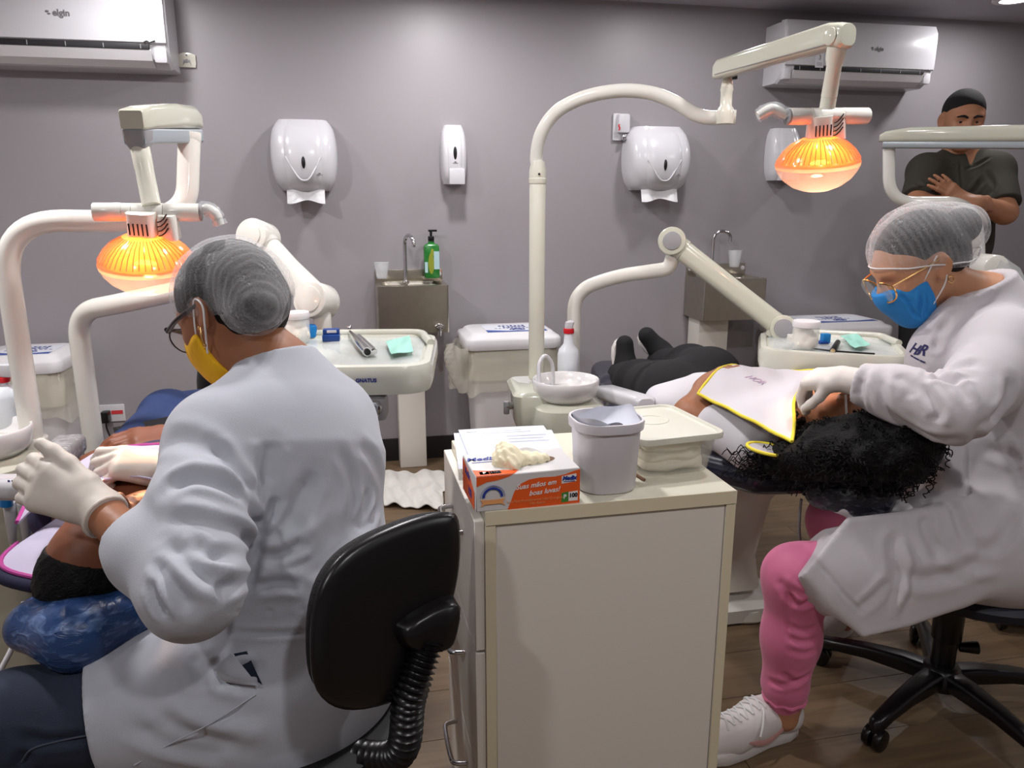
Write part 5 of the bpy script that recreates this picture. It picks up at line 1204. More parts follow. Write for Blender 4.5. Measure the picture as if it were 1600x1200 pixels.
# the thumb side of the right hand faces the viewer
armsA = [CH([shL, elL, wrL], [.052,.043,.028], .03), CH([shR, elR, wrR], [.052,.040,.028], .03)]
bodyA = hA.prims() + hA.neck(c7+V(0,0,.01)+fA*.01, .050) + [C(c7-V(0,0,.03), chest, .075, .125, .05, (fA,.70)), C(chest, waist, .125, .115, .05, (fA,.72)), C(waist, pel, .115, .135, .05, (fA,.8)),
     C(c7-V(0,0,.05), shL, .05, .05, .04), C(c7-V(0,0,.05), shR, .05, .05, .04)] + flatten(armsA) + CH([pel-rA*.08, kneeL, footL], [.088,.060,.042], .04) + CH([pel+rA*.08, kneeR, footR], [.088,.060,.042], .04) + fingersin(handL) + fingersin(handR)
pA = person('person in white coat and yellow mask, seated with back to the camera, at the left', bodyA, hA.carve(), .0055, m_skinA, V(pel.x, pel.y, 0))
spart('glove', Field([handL, C(wrL+V(-.012,.006,.01), wrL.lerp(elL,.12), .030, .033, .01)], .0028, .0012).cut(wrL.lerp(elL,.08), elL-wrL, wrL, .12).mesh(1), m_glove, pA)
spart('glove', Field([handR, C(wrR, wrR.lerp(elR,.35), .029, .033, .01)], .0028, .0012).mesh(1), m_glove, pA)
cufd = (elL-wrL).normalized(); cx_, cy_, cz_ = frame(cufd); ctr = wrL.lerp(elL,.07)
part('glove_cuff', G().tube([ctr+(cx_*math.cos(a)+cy_*math.sin(a))*.0345 for a in [2*PI*k/20 for k in range(21)]], .0028, 8), m_glove, pA)
# coat
slv = [CH([shL+V(.01,.02,-.01), shL.lerp(elL,.5), elL, elL.lerp(wrL,.45), wrL.lerp(elL,.33)], [.080,.073,.066,.055,.045], .03), CH([shR, elR, wrR.lerp(elR,.22)], [.070,.060,.043], .03)]
hipL = pel-rA*.085; hipR = pel+rA*.085
coatA = [C(c7-V(0,0,.045)-fA*.005, chest, .095, .165, .06, (fA,.72)), C(chest, waist, .165, .150, .06, (fA,.76)), C(waist, pel-V(0,0,.0), .150, .170, .06, (fA,.84)),
     C(c7-V(0,0,.045), shL+V(.02,.02,.005), .062, .074, .05), C(c7-V(0,0,.045), shR, .062, .066, .05), slv,
     C(c7+V(0,0,-.03), c7+V(0,0,.035)+fA*.02, .078, .066, .03),
     C(hipL, kneeL, .125, .092, .06), C(hipR, kneeR, .125, .095, .06), C(pel, (kneeL+kneeR)/2, .13, .09, .09), C(pel-V(0,0,.03), pel-V(0,0,.07)-fA*.03, .165, .16, .05, (fA,.9))]
fc = Field(coatA, .0050)
hem = at(150,1110,1.08); fc.cut(hem, (kneeL-hipL).normalized()+V(0,-.15,-.1), kneeL, .26); fc.cut(V(-.60,1.36,.5), (kneeR-hipR).normalized(), kneeR, .24)
fc.cut(wrL.lerp(elL,.34), wrL-elL, wrL, .115); fc.cut(c7+V(0,0,.030)+fA*.02, V(0,0,1)+fA*.45, c7+V(0,0,.06), .13)
fc.carve([C(c7+V(0,0,.0)+fA*.015, c7+V(0,0,.09)+fA*.05, .052, .062, .008)])
cm = fc.mesh(2)
W1, D1 = .011, .010
cm.folds([
 # sleeve
 ([(258,765),(300,745),(350,755),(392,790)], .012, .016), ([(262,790),(320,795),(370,815),(392,838)], .012, -.008), ([(290,842),(340,868),(385,885)], .011, .013), ([(258,845),(310,890),(360,920)], .011, .013), ([(245,870),(270,915),(300,955)], .010, .012),
 ([(345,815),(385,840),(398,865)], .010, .010), ([(235,905),(245,940),(262,965)], .008, .010), ([(340,935),(362,915),(385,905)], .009, .010), ([(255,690),(300,690),(340,715)], .016, .007), ([(330,690),(365,730),(395,775)], .011, .010),
 # armpit and back
 ([(392,790),(402,830),(398,870),(385,930)], .010, .014), ([(402,822),(420,805),(436,775)], .009, .014), ([(415,760),(418,720),(425,690)], .013, .008), ([(405,850),(440,820),(470,780),(490,735)], .015, .010), ([(405,872),(450,862),(480,845)], .010, .014),
 ([(410,895),(460,885),(500,860),(540,800)], .016, .009), ([(400,918),(440,912),(475,916)], .009, .012), ([(480,905),(515,880),(545,840),(560,790)], .016, .009), ([(530,700),(550,750),(555,800)], .010, .005), ([(575,760),(572,800),(560,830)], .010, .007), ([(590,790),(580,815),(565,835)], .008, .006),
 ([(470,800),(455,840),(430,850)], .012, .007), ([(560,690),(585,720),(598,760)], .012, .005),
 # waist band
 ([(365,955),(420,955),(480,952)], .0035, .0035), ([(362,988),(420,990),(480,988)], .0045, .005),
 # skirt
 ([(345,1065),(375,1050),(400,1045)], .009, .010), ([(330,1030),(350,1060),(390,1070)], .010, .009), ([(240,1120),(300,1150),(380,1165)], .014, .008), ([(280,1110),(340,1135),(420,1150)], .016, -.006), ([(200,1130),(280,1170),(360,1185)], .012, .008), ([(300,1020),(315,1055),(320,1080)], .012, .006)])
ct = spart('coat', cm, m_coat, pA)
# waist belt seam, back vent
bv = cm.bvh()
def ontop(sm, bv, pxs, off=.002):
    o = []
    for px, py in pxs:
        h_ = bv.ray_cast(Vector((0,0,CAMZ)), ray(px,py).normalized())
        if h_[0] is not None: o.append(h_[0]+h_[1]*off*(1 if h_[1].dot(ray(px,py)) < 0 else -1))
    return o
pts = ontop(cm, bv, [(366,1022),(386,1018),(402,1052),(410,1070),(386,1056)])
if len(pts) == 5: part('back_vent', G().add(pts, [(0,1,2,3,4)]), m_denim, ct, smooth=False)
fl = ontop(cm, bv, [(338,1046),(366,1024),(405,1070),(345,1068)], .010)
if len(fl) == 4: part('vent_flap', G().sheet(lambda u, v: fl[0].lerp(fl[1],u).lerp(fl[3].lerp(fl[2],u),v)+V(-.004,-.01,.0)*math.sin(u*PI)*math.sin(v*PI), 8, 8, .002), m_coat, ct)
sm_ = ontop(cm, bv, [(210,1195),(260,1165),(330,1130),(400,1085)], .0012)
if len(sm_) > 2: part('hem_seam', G().tube(sm_, .0012, 6, 6), m_coat, ct)
# jeans
jn = Field([CH([hipL, kneeL, V(kneeL.x-.03,kneeL.y+.02,.25), footL+V(0,0,.04)], [.105,.078,.06,.055], .04), CH([hipR, kneeR, footR+V(0,0,.04)], [.105,.078,.055], .04), C(hipL, hipR, .11, .11, .05)], .0055)
jm = jn.mesh(2); jm.folds([([(25,1150),(80,1160),(140,1150)], .008, .006), ([(40,1170),(35,1190),(33,1199)], .01, .006)])
jo = spart('jeans', jm, m_denim, pA)
sm_ = ontop(jm, jm.bvh(), [(140,1148),(90,1158),(50,1170),(33,1190)], .001)
if len(sm_) > 2: part('leg_seam', G().tube(sm_, .0016, 6, 6), mat('seam_thread', (70,76,92), .8), jo)
for fx in (footL, footR): part('shoe', G().ell(fx+fA*.06, (.05,.13,.04), rz(math.atan2(fA.y,fA.x)-PI/2), 20, 12), m_black, pA)
# hair, cap
hr = Field([hA.e(0,-.014,.036,.087,.107,.094,.02), hA.e(0,-.085,-.015,.055,.035,.04,.04), hA.e(.0,-.05,-.05,.052,.045,.03,.03)], .0032)
hr.cut(hA.p(0,.045,.0), hA.f*.8-hA.u*.5); hr.carve([hA.e(.08,.0,-.01,.022,.030,.036,.01), hA.e(-.08,.0,-.01,.022,.030,.036,.01)])
hr.cut(hA.p(0,-.05,-.10), -hA.u); spart('hair', hr.mesh(1), m_hair, pA)
bun = hA.p(-.040,-.092,-.040)
cf = Field([hA.e(0,-.012,.042,.092,.112,.096,.04), hA.e(-.01,-.085,.0,.072,.05,.06,.05), E(bun,(.056,.050,.046),hA.R,.03)], .0035)
cf.cut(hA.p(0,.02,.002), hA.f*.45-hA.u, hA.p(0,.05,-.03), .13); cf.cut(hA.p(0,-.06,-.088), -hA.u-hA.f*.05); cf.shell(.007)
cf.noise(lambda X,Y,Z: .0016*np.sin(X*70+Z*40)*np.sin(Y*60+Z*30)); m_capA = netcap('net_cap', .06, 26, (.2,0,.9), 2.5)
cap_ = spart('hair_net', cf.mesh(1), m_capA, pA)
part('cap_bun', G().ell(bun, (.046,.040,.033), hA.R), m_hair, pA)
# glasses, mask, earring
gp = [hA.p(-.080,-.01,.012), hA.p(-.079,.05,.012), hA.p(-.066,.098,.010)]
gs = part('glasses', G().tube(gp, [.0042,.0042,.005], 10, 5).tube([hA.p(.080,-.01,.012), hA.p(.079,.05,.012), hA.p(.066,.098,.010)], .0042, 10, 5).tube([hA.p(-.068,.098,.014), hA.p(-.04,.112,.018), hA.p(-.008,.118,.012), hA.p(.008,.118,.012), hA.p(.04,.112,.018), hA.p(.068,.098,.014)], .0042, 10, 4), m_frame, pA)
for sx in (-1,1):
    part('rim', G().tube([hA.p(sx*(.036+.030*math.cos(a)),.108-.008*abs(math.cos(a)),-.006+.024*math.sin(a)) for a in [2*PI*k/20 for k in range(21)]], .0014, 6), m_frame, gs)
    part('lens', G().ell(hA.p(sx*.036,.106,-.006), (.029,.0015,.023), hA.R, 20, 8), m_lensg, gs)
mf = hA.maskfield(); mf.cut(hA.p(0,.034,0), -hA.f+hA.u*.1); mf.cut(hA.p(0,.05,-.006), hA.u+hA.f*.05); mk = spart('face_mask', mf.mesh(1), m_yel, pA)
part('ear_loop', G().tube([hA.p(-.060,.044,-.035), hA.p(-.074,.02,-.012), hA.p(-.084,-.010,.020), hA.p(-.090,-.030,.0), hA.p(-.084,-.012,-.030), hA.p(-.058,.040,-.078)], .0018, 6, 5), m_elastic, mk)
part('earring', G().tube([hA.p(-.088,-.004,-.030), hA.p(-.089,.0,-.045), hA.p(-.086,.004,-.060)], .0016, 6, 3).ell(hA.p(-.089,-.002,-.030), (.003,.003,.003), None, 10, 8).ell(hA.p(-.086,.004,-.062), (.0028,.0028,.004), None, 10, 8), m_gold, pA)
# curing-light handpiece in the gloved left hand
a = at(-60,764,1.20); c = at(88,766,1.18)
hp = single('curing_light', G().cyl(a, c, .0175, .0185, seg=28, bev=.004), m_white, 'white cylindrical handpiece held in the left gloved hand at the left edge', 'handpiece')
for px in (14, 20, 27, 33, 64, 70): part('blue_print', G().box(at(px,753,1.182), (.0035,.0012,.006), .0003), m_navy, hp)
# ---- stool of the left dentist
sA = V(pel.x+.02, pel.y-.03, 0); t = thing('dentist_stool', 'black stool with a rounded plastic backrest in front, under the left dentist', 'stool', sA, 0, 'black wheeled stools')
part('seat', G().lathe([(.001,-.05),(.17,-.05),(.205,-.03),(.21,-.01),(.195,.012),(.12,.02),(.001,.02)], (sA.x,sA.y,.415), seg=36), m_blackm, t)
bc = at(592,952,1.03); bx = V(.80,.60,0).normalized(); bn = V(bx.y,-bx.x,0); bu = (UZ*1.0-bn*.16).normalized()
def bpx(px, py):   # point on the backrest plane
    d = ray(px, py); o = V(0,0,CAMZ); nn = bx.cross(bu); s_ = (bc-o).dot(nn)/d.dot(nn); q = o+d*s_-bc; return (q.dot(bx), q.dot(bu))
ol = [bpx(*q) for q in ((690,797),(702,803),(707,830),(706,880),(698,930),(684,985),(664,1035),(640,1072),(600,1095),(545,1104),(505,1092),(483,1060),(478,1005),(482,950),(497,905),(525,868),(565,840),(620,815),(662,801))]
nz = bx.cross(bu)
if nz.dot(bn) < 0: nz = -nz
def curved(o2, th, off, sc):
    cx0 = sum(p[0] for p in o2)/len(o2); cy0 = sum(p[1] for p in o2)/len(o2); rings = []
    for k, z in ((.25,1.0),(.55,1.0),(.8,.97),(.94,.88),(1.0,.55),(1.0,.30),(.985,.10),(.93,-.02),(.7,-.06),(.3,-.06)):
        r = []
        for p in o2:
            x = cx0+(p[0]-cx0)*k*sc; y = cy0+(p[1]-cy0)*k*sc
            r.append(bc+bx*x+bu*y+nz*(off+th*z+x*x*.55))
        rings.append(r)
    return G().loft(rings)
def smooth_outline(o2, n=3):
    o3 = []
    for i in range(len(o2)):
        P = [Vector((*o2[(i+j-1) % len(o2)],0)) for j in range(4)]
        for k in range(n):
            u = k/n; q = .5*((2*P[1])+(P[2]-P[0])*u+(2*P[0]-5*P[1]+4*P[2]-P[3])*u*u+(3*P[1]-P[0]-3*P[2]+P[3])*u**3); o3.append((q.x,q.y))
    return o3
o3 = smooth_outline(ol)
part('backrest', curved(o3, .022, 0, 1.0), m_black, t, ang=60)
part('backrest_cushion', curved(o3, .020, -.024, .97), mat('black_upholstery', (24,22,25), .7, bump=(300,.2)), t, ang=60)
br = [bpx(*q) for q in ((612,968),(690,925),(688,985),(668,1005),(625,1005))]
g_ = G(); cxb_ = sum(p[0] for p in br)/5; cyb_ = sum(p[1] for p in br)/5
g_.loft([[bc+bx*(cxb_+(p[0]-cxb_)*k)+bu*(cyb_+(p[1]-cyb_)*k)+nz*(.018+z+p[0]*p[0]*.5) for p in smooth_outline(br,4)] for k, z in ((1.08,0),(1.0,.014),(.93,.026),(.8,.031),(.3,.031))])
bk_ = part('bracket', g_, m_black, t, ang=50)
q0 = bc+bx*bpx(652,990)[0]+bu*bpx(652,990)[1]+nz*.034; q1 = at(640,1090,1.00); q2 = at(618,1180,1.02); q3 = V(sA.x+.06,sA.y-.02,.37)
pp, rr = spline([q0,q1,q2,q3], [.021]*4, 30); rr = [.0215+.0045*math.cos(i*2*PI/3.0) for i in range(len(pp))]
part('bellows_post', G().tube(pp, rr, 18), m_black, t, ang=75)
part('column', G().cyl((sA.x,sA.y,.08), (sA.x,sA.y,.37), .025, seg=20), m_black, t)
for k in range(5):
    a = 2*PI*k/5+.3; e = V(sA.x+math.cos(a)*.27, sA.y+math.sin(a)*.27, .075)
    part('base_leg', G().tube([V(sA.x,sA.y,.095), V(sA.x,sA.y,.095).lerp(e,.5)+V(0,0,.006), e], [.028,.022,.017], 12, 4), m_black, t)
    part('caster', G().cyl(e+V(-.012,0,-.048), e+V(.012,0,-.048), .027, seg=18, bev=.004), m_black, t)
# ================================================================== left patient (lying, head towards the camera)
hP = Head(at(170,872,1.25), V(.10,-.10,.95), V(-.45,-.88,.05), 1.0)
pc7 = V(-.74,1.42,.68); pch = V(-.80,1.6,.655); phip = V(-.93,1.95,.60); pknL = V(-1.08,2.32,.635); pknR = V(-.93,2.32,.64); pftL = V(-1.10,2.70,.58); pftR = V(-.99,2.70,.58)
psL = V(-.94,1.52,.655); psR = V(-.62,1.56,.655); peL = V(-1.02,1.78,.65); peR = V(-.70,1.84,.65); pwL = at(196,694,1.90); pwR = at(262,688,1.88)
hpl = hand(pwL, at(240,680,1.88)-pwL+V(.02,0,.0), V(-.1,-.25,.95), -1, curl=(.35,.4,.3), sc=1.0, spread=.05)
hpr = hand(pwR+V(.01,0,.01), at(205,690,1.84)-pwR, V(.0,-.3,.95), 1, curl=(.35,.4,.3), sc=1.0, spread=.05)
bodyP = hP.prims() + hP.neck(pc7, .054) + [C(pc7, pch, .10, .125, .06, (UZ,.75)), C(pch, phip, .125, .13, .06, (UZ,.75)), C(pc7, psL, .06, .062, .05), C(pc7, psR, .06, .062, .05)] + flatten([CH([psL,peL,pwL], [.052,.044,.030], .03), CH([psR,peR,pwR], [.052,.044,.030], .03)]) + CH([phip+V(-.07,0,0),pknL,pftL], [.085,.06,.042], .04) + CH([phip+V(.07,0,0),pknR,pftR], [.085,.06,.042], .04) + hpl + hpr
pP = person('person lying on the blue chair, hands folded, magenta-edged bib, short dark hair', bodyP, hP.carve(), .0052, m_skinC, V(phip.x, phip.y, .62))
hf = Field([hP.e(0,-.020,.034,.083,.098,.092,.02), hP.e(0,-.05,-.02,.075,.06,.06,.03)], .0035); hf.cut(hP.p(0,.030,.045), hP.f*.9-hP.u*.35); hf.carve([hP.e(.085,0,-.005,.03,.035,.04,.01), hP.e(-.085,0,-.005,.03,.035,.04,.01)])
hf.noise(lambda X,Y,Z: .002*np.sin(X*220)*np.sin(Y*210)*np.sin(Z*190)); spart('hair', hf.mesh(0), m_hair, pP)
m_bibl = mat('lilac_bib', (196,190,214), .7); m_mag = mat('magenta_trim', (176,60,140), .6)
shirt = Field([C(pc7+V(0,.03,-.01), pch-V(0,0,.02), .11, .13, .06, (UZ,.72)), C(pch-V(0,0,.02), phip, .13, .145, .06, (UZ,.76)), CH([psL, psL.lerp(peL,.5)], [.075,.066], .05), CH([psR, psR.lerp(peR,.5)], [.075,.066], .05)], .0065).mesh(1); spart('shirt', shirt, mat('dark_shirt', (58,52,84), .85), pP)
jn = Field([CH([phip+V(-.07,-.04,0),pknL,pftL], [.105,.078,.055], .05), CH([phip+V(.07,-.04,0),pknR,pftR], [.105,.078,.055], .05)], .0065).mesh(1); spart('jeans', jn, m_jeanb, pP)
for fx in (pftL, pftR): part('shoe', G().ell(fx+V(-.01,.05,.05), (.048,.05,.12), None, 20, 12), m_black, pP)
bw = Field([C(pc7+V(0,.03,.0), pch, .115, .14, .06, (UZ,.78)), C(pch, phip, .14, .145, .06, (UZ,.78))], .0065, .006)
def drape(u, v):   # bib over the chest: u across, v along the body
    c0 = V(-.745,1.37,.79).lerp(V(-.87,1.74,.735), v); w = .19+.02*v; s = (u-.5)*2
    return V(c0.x+s*w, c0.y+.02*s, c0.z+.022*math.sin(v*PI)-.085*s*s+.004*math.sin(u*13+v*5))
bib = part('bib', G().sheet(drape, 20, 20, .003), m_bibl, pP)
edge = [drape(0,v/12) for v in range(13)]+[drape(u/8,1) for u in range(9)]+[drape(1,1-v/12) for v in range(13)]
part('bib_trim', G().tube([q+V(0,0,.002) for q in edge], .0042, 8), m_mag, bib)
nk = [hP.p(.070*math.cos(a)+.01, -.035+.05*math.sin(a)*.3, -.118+.05*math.sin(a)) for a in [PI*(-.35+1.7*k/16) for k in range(17)]]
part('bib_neck_trim', G().tube([at(212,800,1.30), at(232,776,1.35), at(245,788,1.35), at(247,812,1.33), at(240,838,1.28), at(226,850,1.25)], .0045, 8, 5), m_mag, bib)
# bib part spread under the head, towards the left
def under(u, v):
    A = [at(28,850,1.34), at(60,905,1.22), at(112,868,1.28), at(100,802,1.38)]
    q = A[0].lerp(A[1],u).lerp(A[3].lerp(A[2],u),v); return q+V(-.035,-.02,0)*math.sin(u*PI)*(1-v)+V(0,0,.012*math.sin(u*PI)*math.sin(v*PI))
bl = part('bib_shoulder_flap', G().sheet(under, 12, 8, .003), m_bibl, bib)
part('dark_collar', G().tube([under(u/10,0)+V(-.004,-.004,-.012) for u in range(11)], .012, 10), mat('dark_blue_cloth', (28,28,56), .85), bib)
part('bib_trim', G().tube([under(u/10,0)+V(0,0,.002) for u in range(11)], .0042, 8), m_mag, bib)
a = at(95,746,1.30); part('pink_bib_tab', G().box(at(135,758,1.33), (.045,.05,.008), .003), mat('pink_plastic', (236,176,190), .5), bib)
# phone on the lap
tp = [az(175,668,.80), az(178,680,.80)]
P4 = [at(176,668,2.02), at(180,681,1.97), at(283,664,1.97), at(272,649,2.04)]
nrm = (P4[1]-P4[0]).cross(P4[3]-P4[0]).normalized()
pr_ = single('phone', G().add([q for q in P4]+[q-V(0,0,.010) for q in P4], [(0,1,2,3),(7,6,5,4),(0,4,5,1),(1,5,6,2),(2,6,7,3),(3,7,4,0)]), m_black, 'black phone lying on the jeans beyond the folded hands', 'phone', smooth=False)
part('screen', G().add([P4[0].lerp(P4[2],.06)+V(0,0,.001), P4[1].lerp(P4[3],.06)+V(0,0,.001), P4[2].lerp(P4[0],.06)+V(0,0,.001), P4[3].lerp(P4[1],.06)+V(0,0,.001)], [(0,1,2,3)]), mat('dark_glass', (22,22,26), .08), pr_, smooth=False)
# ================================================================== right dentist (profile, facing left)
fB = V(-.94,-.34,0).normalized(); rB_ = V(fB.y,-fB.x,0); lB = -rB_
hB = Head(at(1434,412,1.84), V(-.86,-.06,-.50), V(-.50,-.03,.86), 1.0)
c7 = at(1548,462,1.86); chest = at(1545,590,1.84); waist = at(1535,730,1.80); pel = at(1512,828,1.76)
shL = at(1572,540,1.70); shR = at(1500,520,1.98); elL = at(1492,640,1.56); wrL = at(1318,592,1.70)
kneeL = at(1245,902,1.64); ankL = at(1227,1085,1.64); kneeR = at(1310,815,2.0); ankR = at(1318,945,2.12)
elR = at(1440,640,2.02); wrR = at(1364,612,1.95)
hl = hand(wrL, at(1272,592,1.76)-wrL, V(-.2,-.35,.95), -1, curls=((.95,.5,.2),(.92,.5,.2),(.90,.5,.2),(.95,.5,.2)), sc=.95, spread=.03, thumb_dir=(.4,.7,-.7), thumb_curl=.3)
hr_ = hand(wrR, at(1330,600,1.93)-wrR, V(-.1,.3,.95), 1, curls=((.7,.7,.4),(.8,.8,.4),(1,.9,.5),(1,.9,.6)), sc=.95, spread=.08)
hipL = pel+lB*.085; hipR = pel-lB*.085
bodyB = hB.prims()+hB.neck(c7+V(-.02,0,-.01), .049)+[C(c7-V(0,0,.03), chest, .072, .115, .05, (fB,.72)), C(chest, waist, .115, .105, .05, (fB,.75)), C(waist, pel, .105, .13, .05, (fB,.85)), C(c7-V(0,0,.06), shL, .05,.05,.04), C(c7-V(0,0,.06), shR, .05,.05,.04),
   CH([shL,elL,wrL], [.050,.042,.027], .03), CH([shR,elR,wrR], [.050,.042,.027], .03), CH([hipL,kneeL,ankL,ankL-V(0,0,.06)], [.078,.048,.034,.036], .04), CH([hipR,kneeR,ankR,ankR-V(0,0,.05)], [.085,.062,.036,.036], .04), fingersin(hl), fingersin(hr_)]
pB = person('person in white coat, pink trousers and blue mask, seated on the right stool', bodyB, hB.carve(), .0055, m_skinB, V(pel.x,pel.y,0))
spart('glove', Field([hl, C(wrL, wrL.lerp(elL,.3), .028,.033,.01)], .0027, .0012).mesh(1), m_gloveB, pB)
spart('glove', Field([hr_, C(wrR, wrR.lerp(elR,.3), .028,.033,.01)], .0030, .0012).mesh(1), m_gloveB, pB)
cuff = wrL.lerp(elL,.13)
coatB = [C(c7-V(0,0,.05), chest, .095, .150, .06, (fB,.76)), C(chest, waist, .150, .140, .06, (fB,.78)), C(waist, pel, .140, .150, .06, (fB,.86)), C(c7-V(0,0,.055), shL, .06,.075,.05), C(c7-V(0,0,.055), shR, .06,.07,.05),
   C(c7+V(-.01,0,-.03), c7+V(-.035,-.01,.045), .080, .072, .03), C(at(1484,492,1.78), at(1530,448,1.80), .030, .030, .03), E(at(1458,565,1.79), (.06,.07,.10), None, .05), C(c7+V(.01,0,-.06), chest+V(.06,.03,0), .08, .10, .06),
   CH([shL, shL.lerp(elL,.5)+V(.01,0,-.01), elL, elL.lerp(wrL,.5), cuff], [.080,.076,.068,.058,.047], .03), CH([shR, elR, wrR.lerp(elR,.2)], [.074,.062,.044], .03),
   C(hipL, kneeL.lerp(hipL,.12), .118, .096, .06), C(hipR, kneeR.lerp(hipR,.55), .115,.085,.06), C(pel, pel+fB*.13, .12,.09,.06),
   PL([at(1250,890,1.555), at(1345,988,1.53), at(1420,972,1.535), at(1505,938,1.555), at(1600,868,1.61), at(1630,800,1.66), at(1490,800,1.63), at(1330,815,1.59)], .009, .07),
   C(hipL+V(.02,0,-.01), hipR+V(.02,0,-.01), .135,.135,.06)]
fc = Field(coatB, .0050)
hemd = (kneeL-hipL).normalized(); fc.cut(at(1259,889,1.555), V(-.74,.36,.57), kneeL, .32)
fc.cut(cuff, wrL-elL, wrL, .12); fc.cut(c7+V(-.035,0,.038), V(-.42,0,1), c7+V(-.03,0,.07), .14)
fc.carve([C(c7+V(-.03,-.01,0), c7+V(-.08,-.01,.09), .055,.064,.008)])
cm = fc.mesh(2)
cm.folds([([(1352,575),(1346,605),(1352,640)], .008,.009), ([(1382,575),(1376,610),(1392,650),(1440,675),(1500,685)], .010,.012), ([(1440,600),(1465,640),(1460,660)], .010,.010), ([(1448,590),(1480,590),(1515,630)], .010,.012), ([(1460,585),(1490,575),(1530,570)], .012,.009), ([(1440,570),(1470,590),(1520,590)], .008,.009),
 ([(1545,650),(1525,685),(1500,700)], .014,.006), ([(1580,590),(1570,630),(1545,660)], .012,.009), ([(1478,500),(1462,540),(1446,590)], .008,.010), ([(1530,480),(1500,500),(1475,540)], .012,-.005), ([(1330,560),(1345,590),(1338,620)], .009,.006), ([(1400,585),(1420,600),(1425,625)], .012,.007),
 ([(1512,700),(1512,760),(1512,830)], .0045,.006), ([(1450,700),(1490,790),(1512,850)], .012,.010), ([(1470,690),(1510,770),(1530,850)], .009,.007), ([(1540,700),(1580,715),(1598,712)], .012,.010), ([(1570,690),(1590,730),(1598,760)], .009,.008),
 ([(1398,800),(1395,850),(1400,900),(1385,950)], .012,.006), ([(1412,850),(1420,890),(1400,960)], .010,-.008), ([(1400,890),(1440,905),(1500,893),(1560,870)], .016,.008), ([(1440,780),(1445,820),(1470,870)], .012,.009), ([(1430,770),(1480,880),(1560,900)], .014,-.005), ([(1280,880),(1300,905),(1320,930),(1352,962)], .004,.004), ([(1340,955),(1370,930),(1390,905)], .010,.006), ([(1520,860),(1560,850),(1590,800)], .014,.008)])
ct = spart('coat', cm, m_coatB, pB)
bv = cm.bvh()
def logo_text(body_, size, px, py, ang, m, par, bold=.0):
    h_ = bv.ray_cast(Vector((0,0,CAMZ)), ray(px,py).normalized())
    if h_[0] is None: return
    n = h_[1] if h_[1].dot(ray(px,py)) < 0 else -h_[1]
    x0 = V(0,0,1).cross(n).normalized(); y0 = n.cross(x0); X_ = x0*math.cos(ang)+y0*math.sin(ang); Y_ = n.cross(X_)
    g = textmesh(body_, size, h_[0]+n*.001, X_, Y_, (.0008), .35, bold)
    for v in g.v:       # lay the letters on the cloth
        q = bv.find_nearest(v)
        if q[0] is not None: v -= n*((v-q[0]).dot(n)-.0015)
    part('lettering', g, m, par, smooth=False)
m_emb = mat('navy_embroidery', (44,44,92), .8)
logo_text('H', .036, 1428, 545, -.12, m_emb, ct, .0008); logo_text('R', .036, 1441, 547, -.12, m_emb, ct, .0008); logo_text('o', .026, 1434, 549, -.12, m_emb, ct, .0006)
logo_text('-- ---- ---', .012, 1433, 560, -.22, m_emb, ct, .0012)
tf = Field([CH([hipL,kneeL,kneeL.lerp(ankL,.5),ankL+V(-.003,0,.035)], [.090,.072,.062,.055], .04), CH([hipR,kneeR,kneeR.lerp(ankR,.5),ankR+V(0,0,.03)], [.100,.078,.066,.056], .04), C(hipL,hipR,.1,.1,.05),
   CH([ankL+V(-.003,0,.02),ankL-V(.002,0,.012)], [.050,.044], .02), CH([ankR+V(0,0,.02),ankR-V(0,0,.012)], [.050,.044], .02)], .0055)
tm = tf.mesh(2); tm.folds([([(1228,925),(1250,945),(1278,930)], .008,.009), ([(1232,915),(1255,930),(1280,915)], .007,.007), ([(1215,905),(1230,925),(1240,950)], .010,.006), ([(1232,975),(1250,985),(1275,980)], .007,.005), ([(1232,995),(1252,1003),(1276,998)], .007,.005), ([(1232,1015),(1255,1022),(1274,1016)], .007,.004), ([(1222,1050),(1240,1064),(1268,1050)], .008,.007), ([(1228,930),(1230,980),(1232,1050)], .0035,.0035), ([(1200,1062),(1225,1070),(1255,1062)], .007,.006)])
spart('trousers', tm, m_pink, pB)
for k in range(14):
    pass
part('ankle_elastic', G().tube([ankL+V(-.002,0,-.004)+V(math.cos(a)*.0475,math.sin(a)*.0475,.003*math.sin(a*9)) for a in [2*PI*k/36 for k in range(37)]], .006, 8), m_pink, pB)
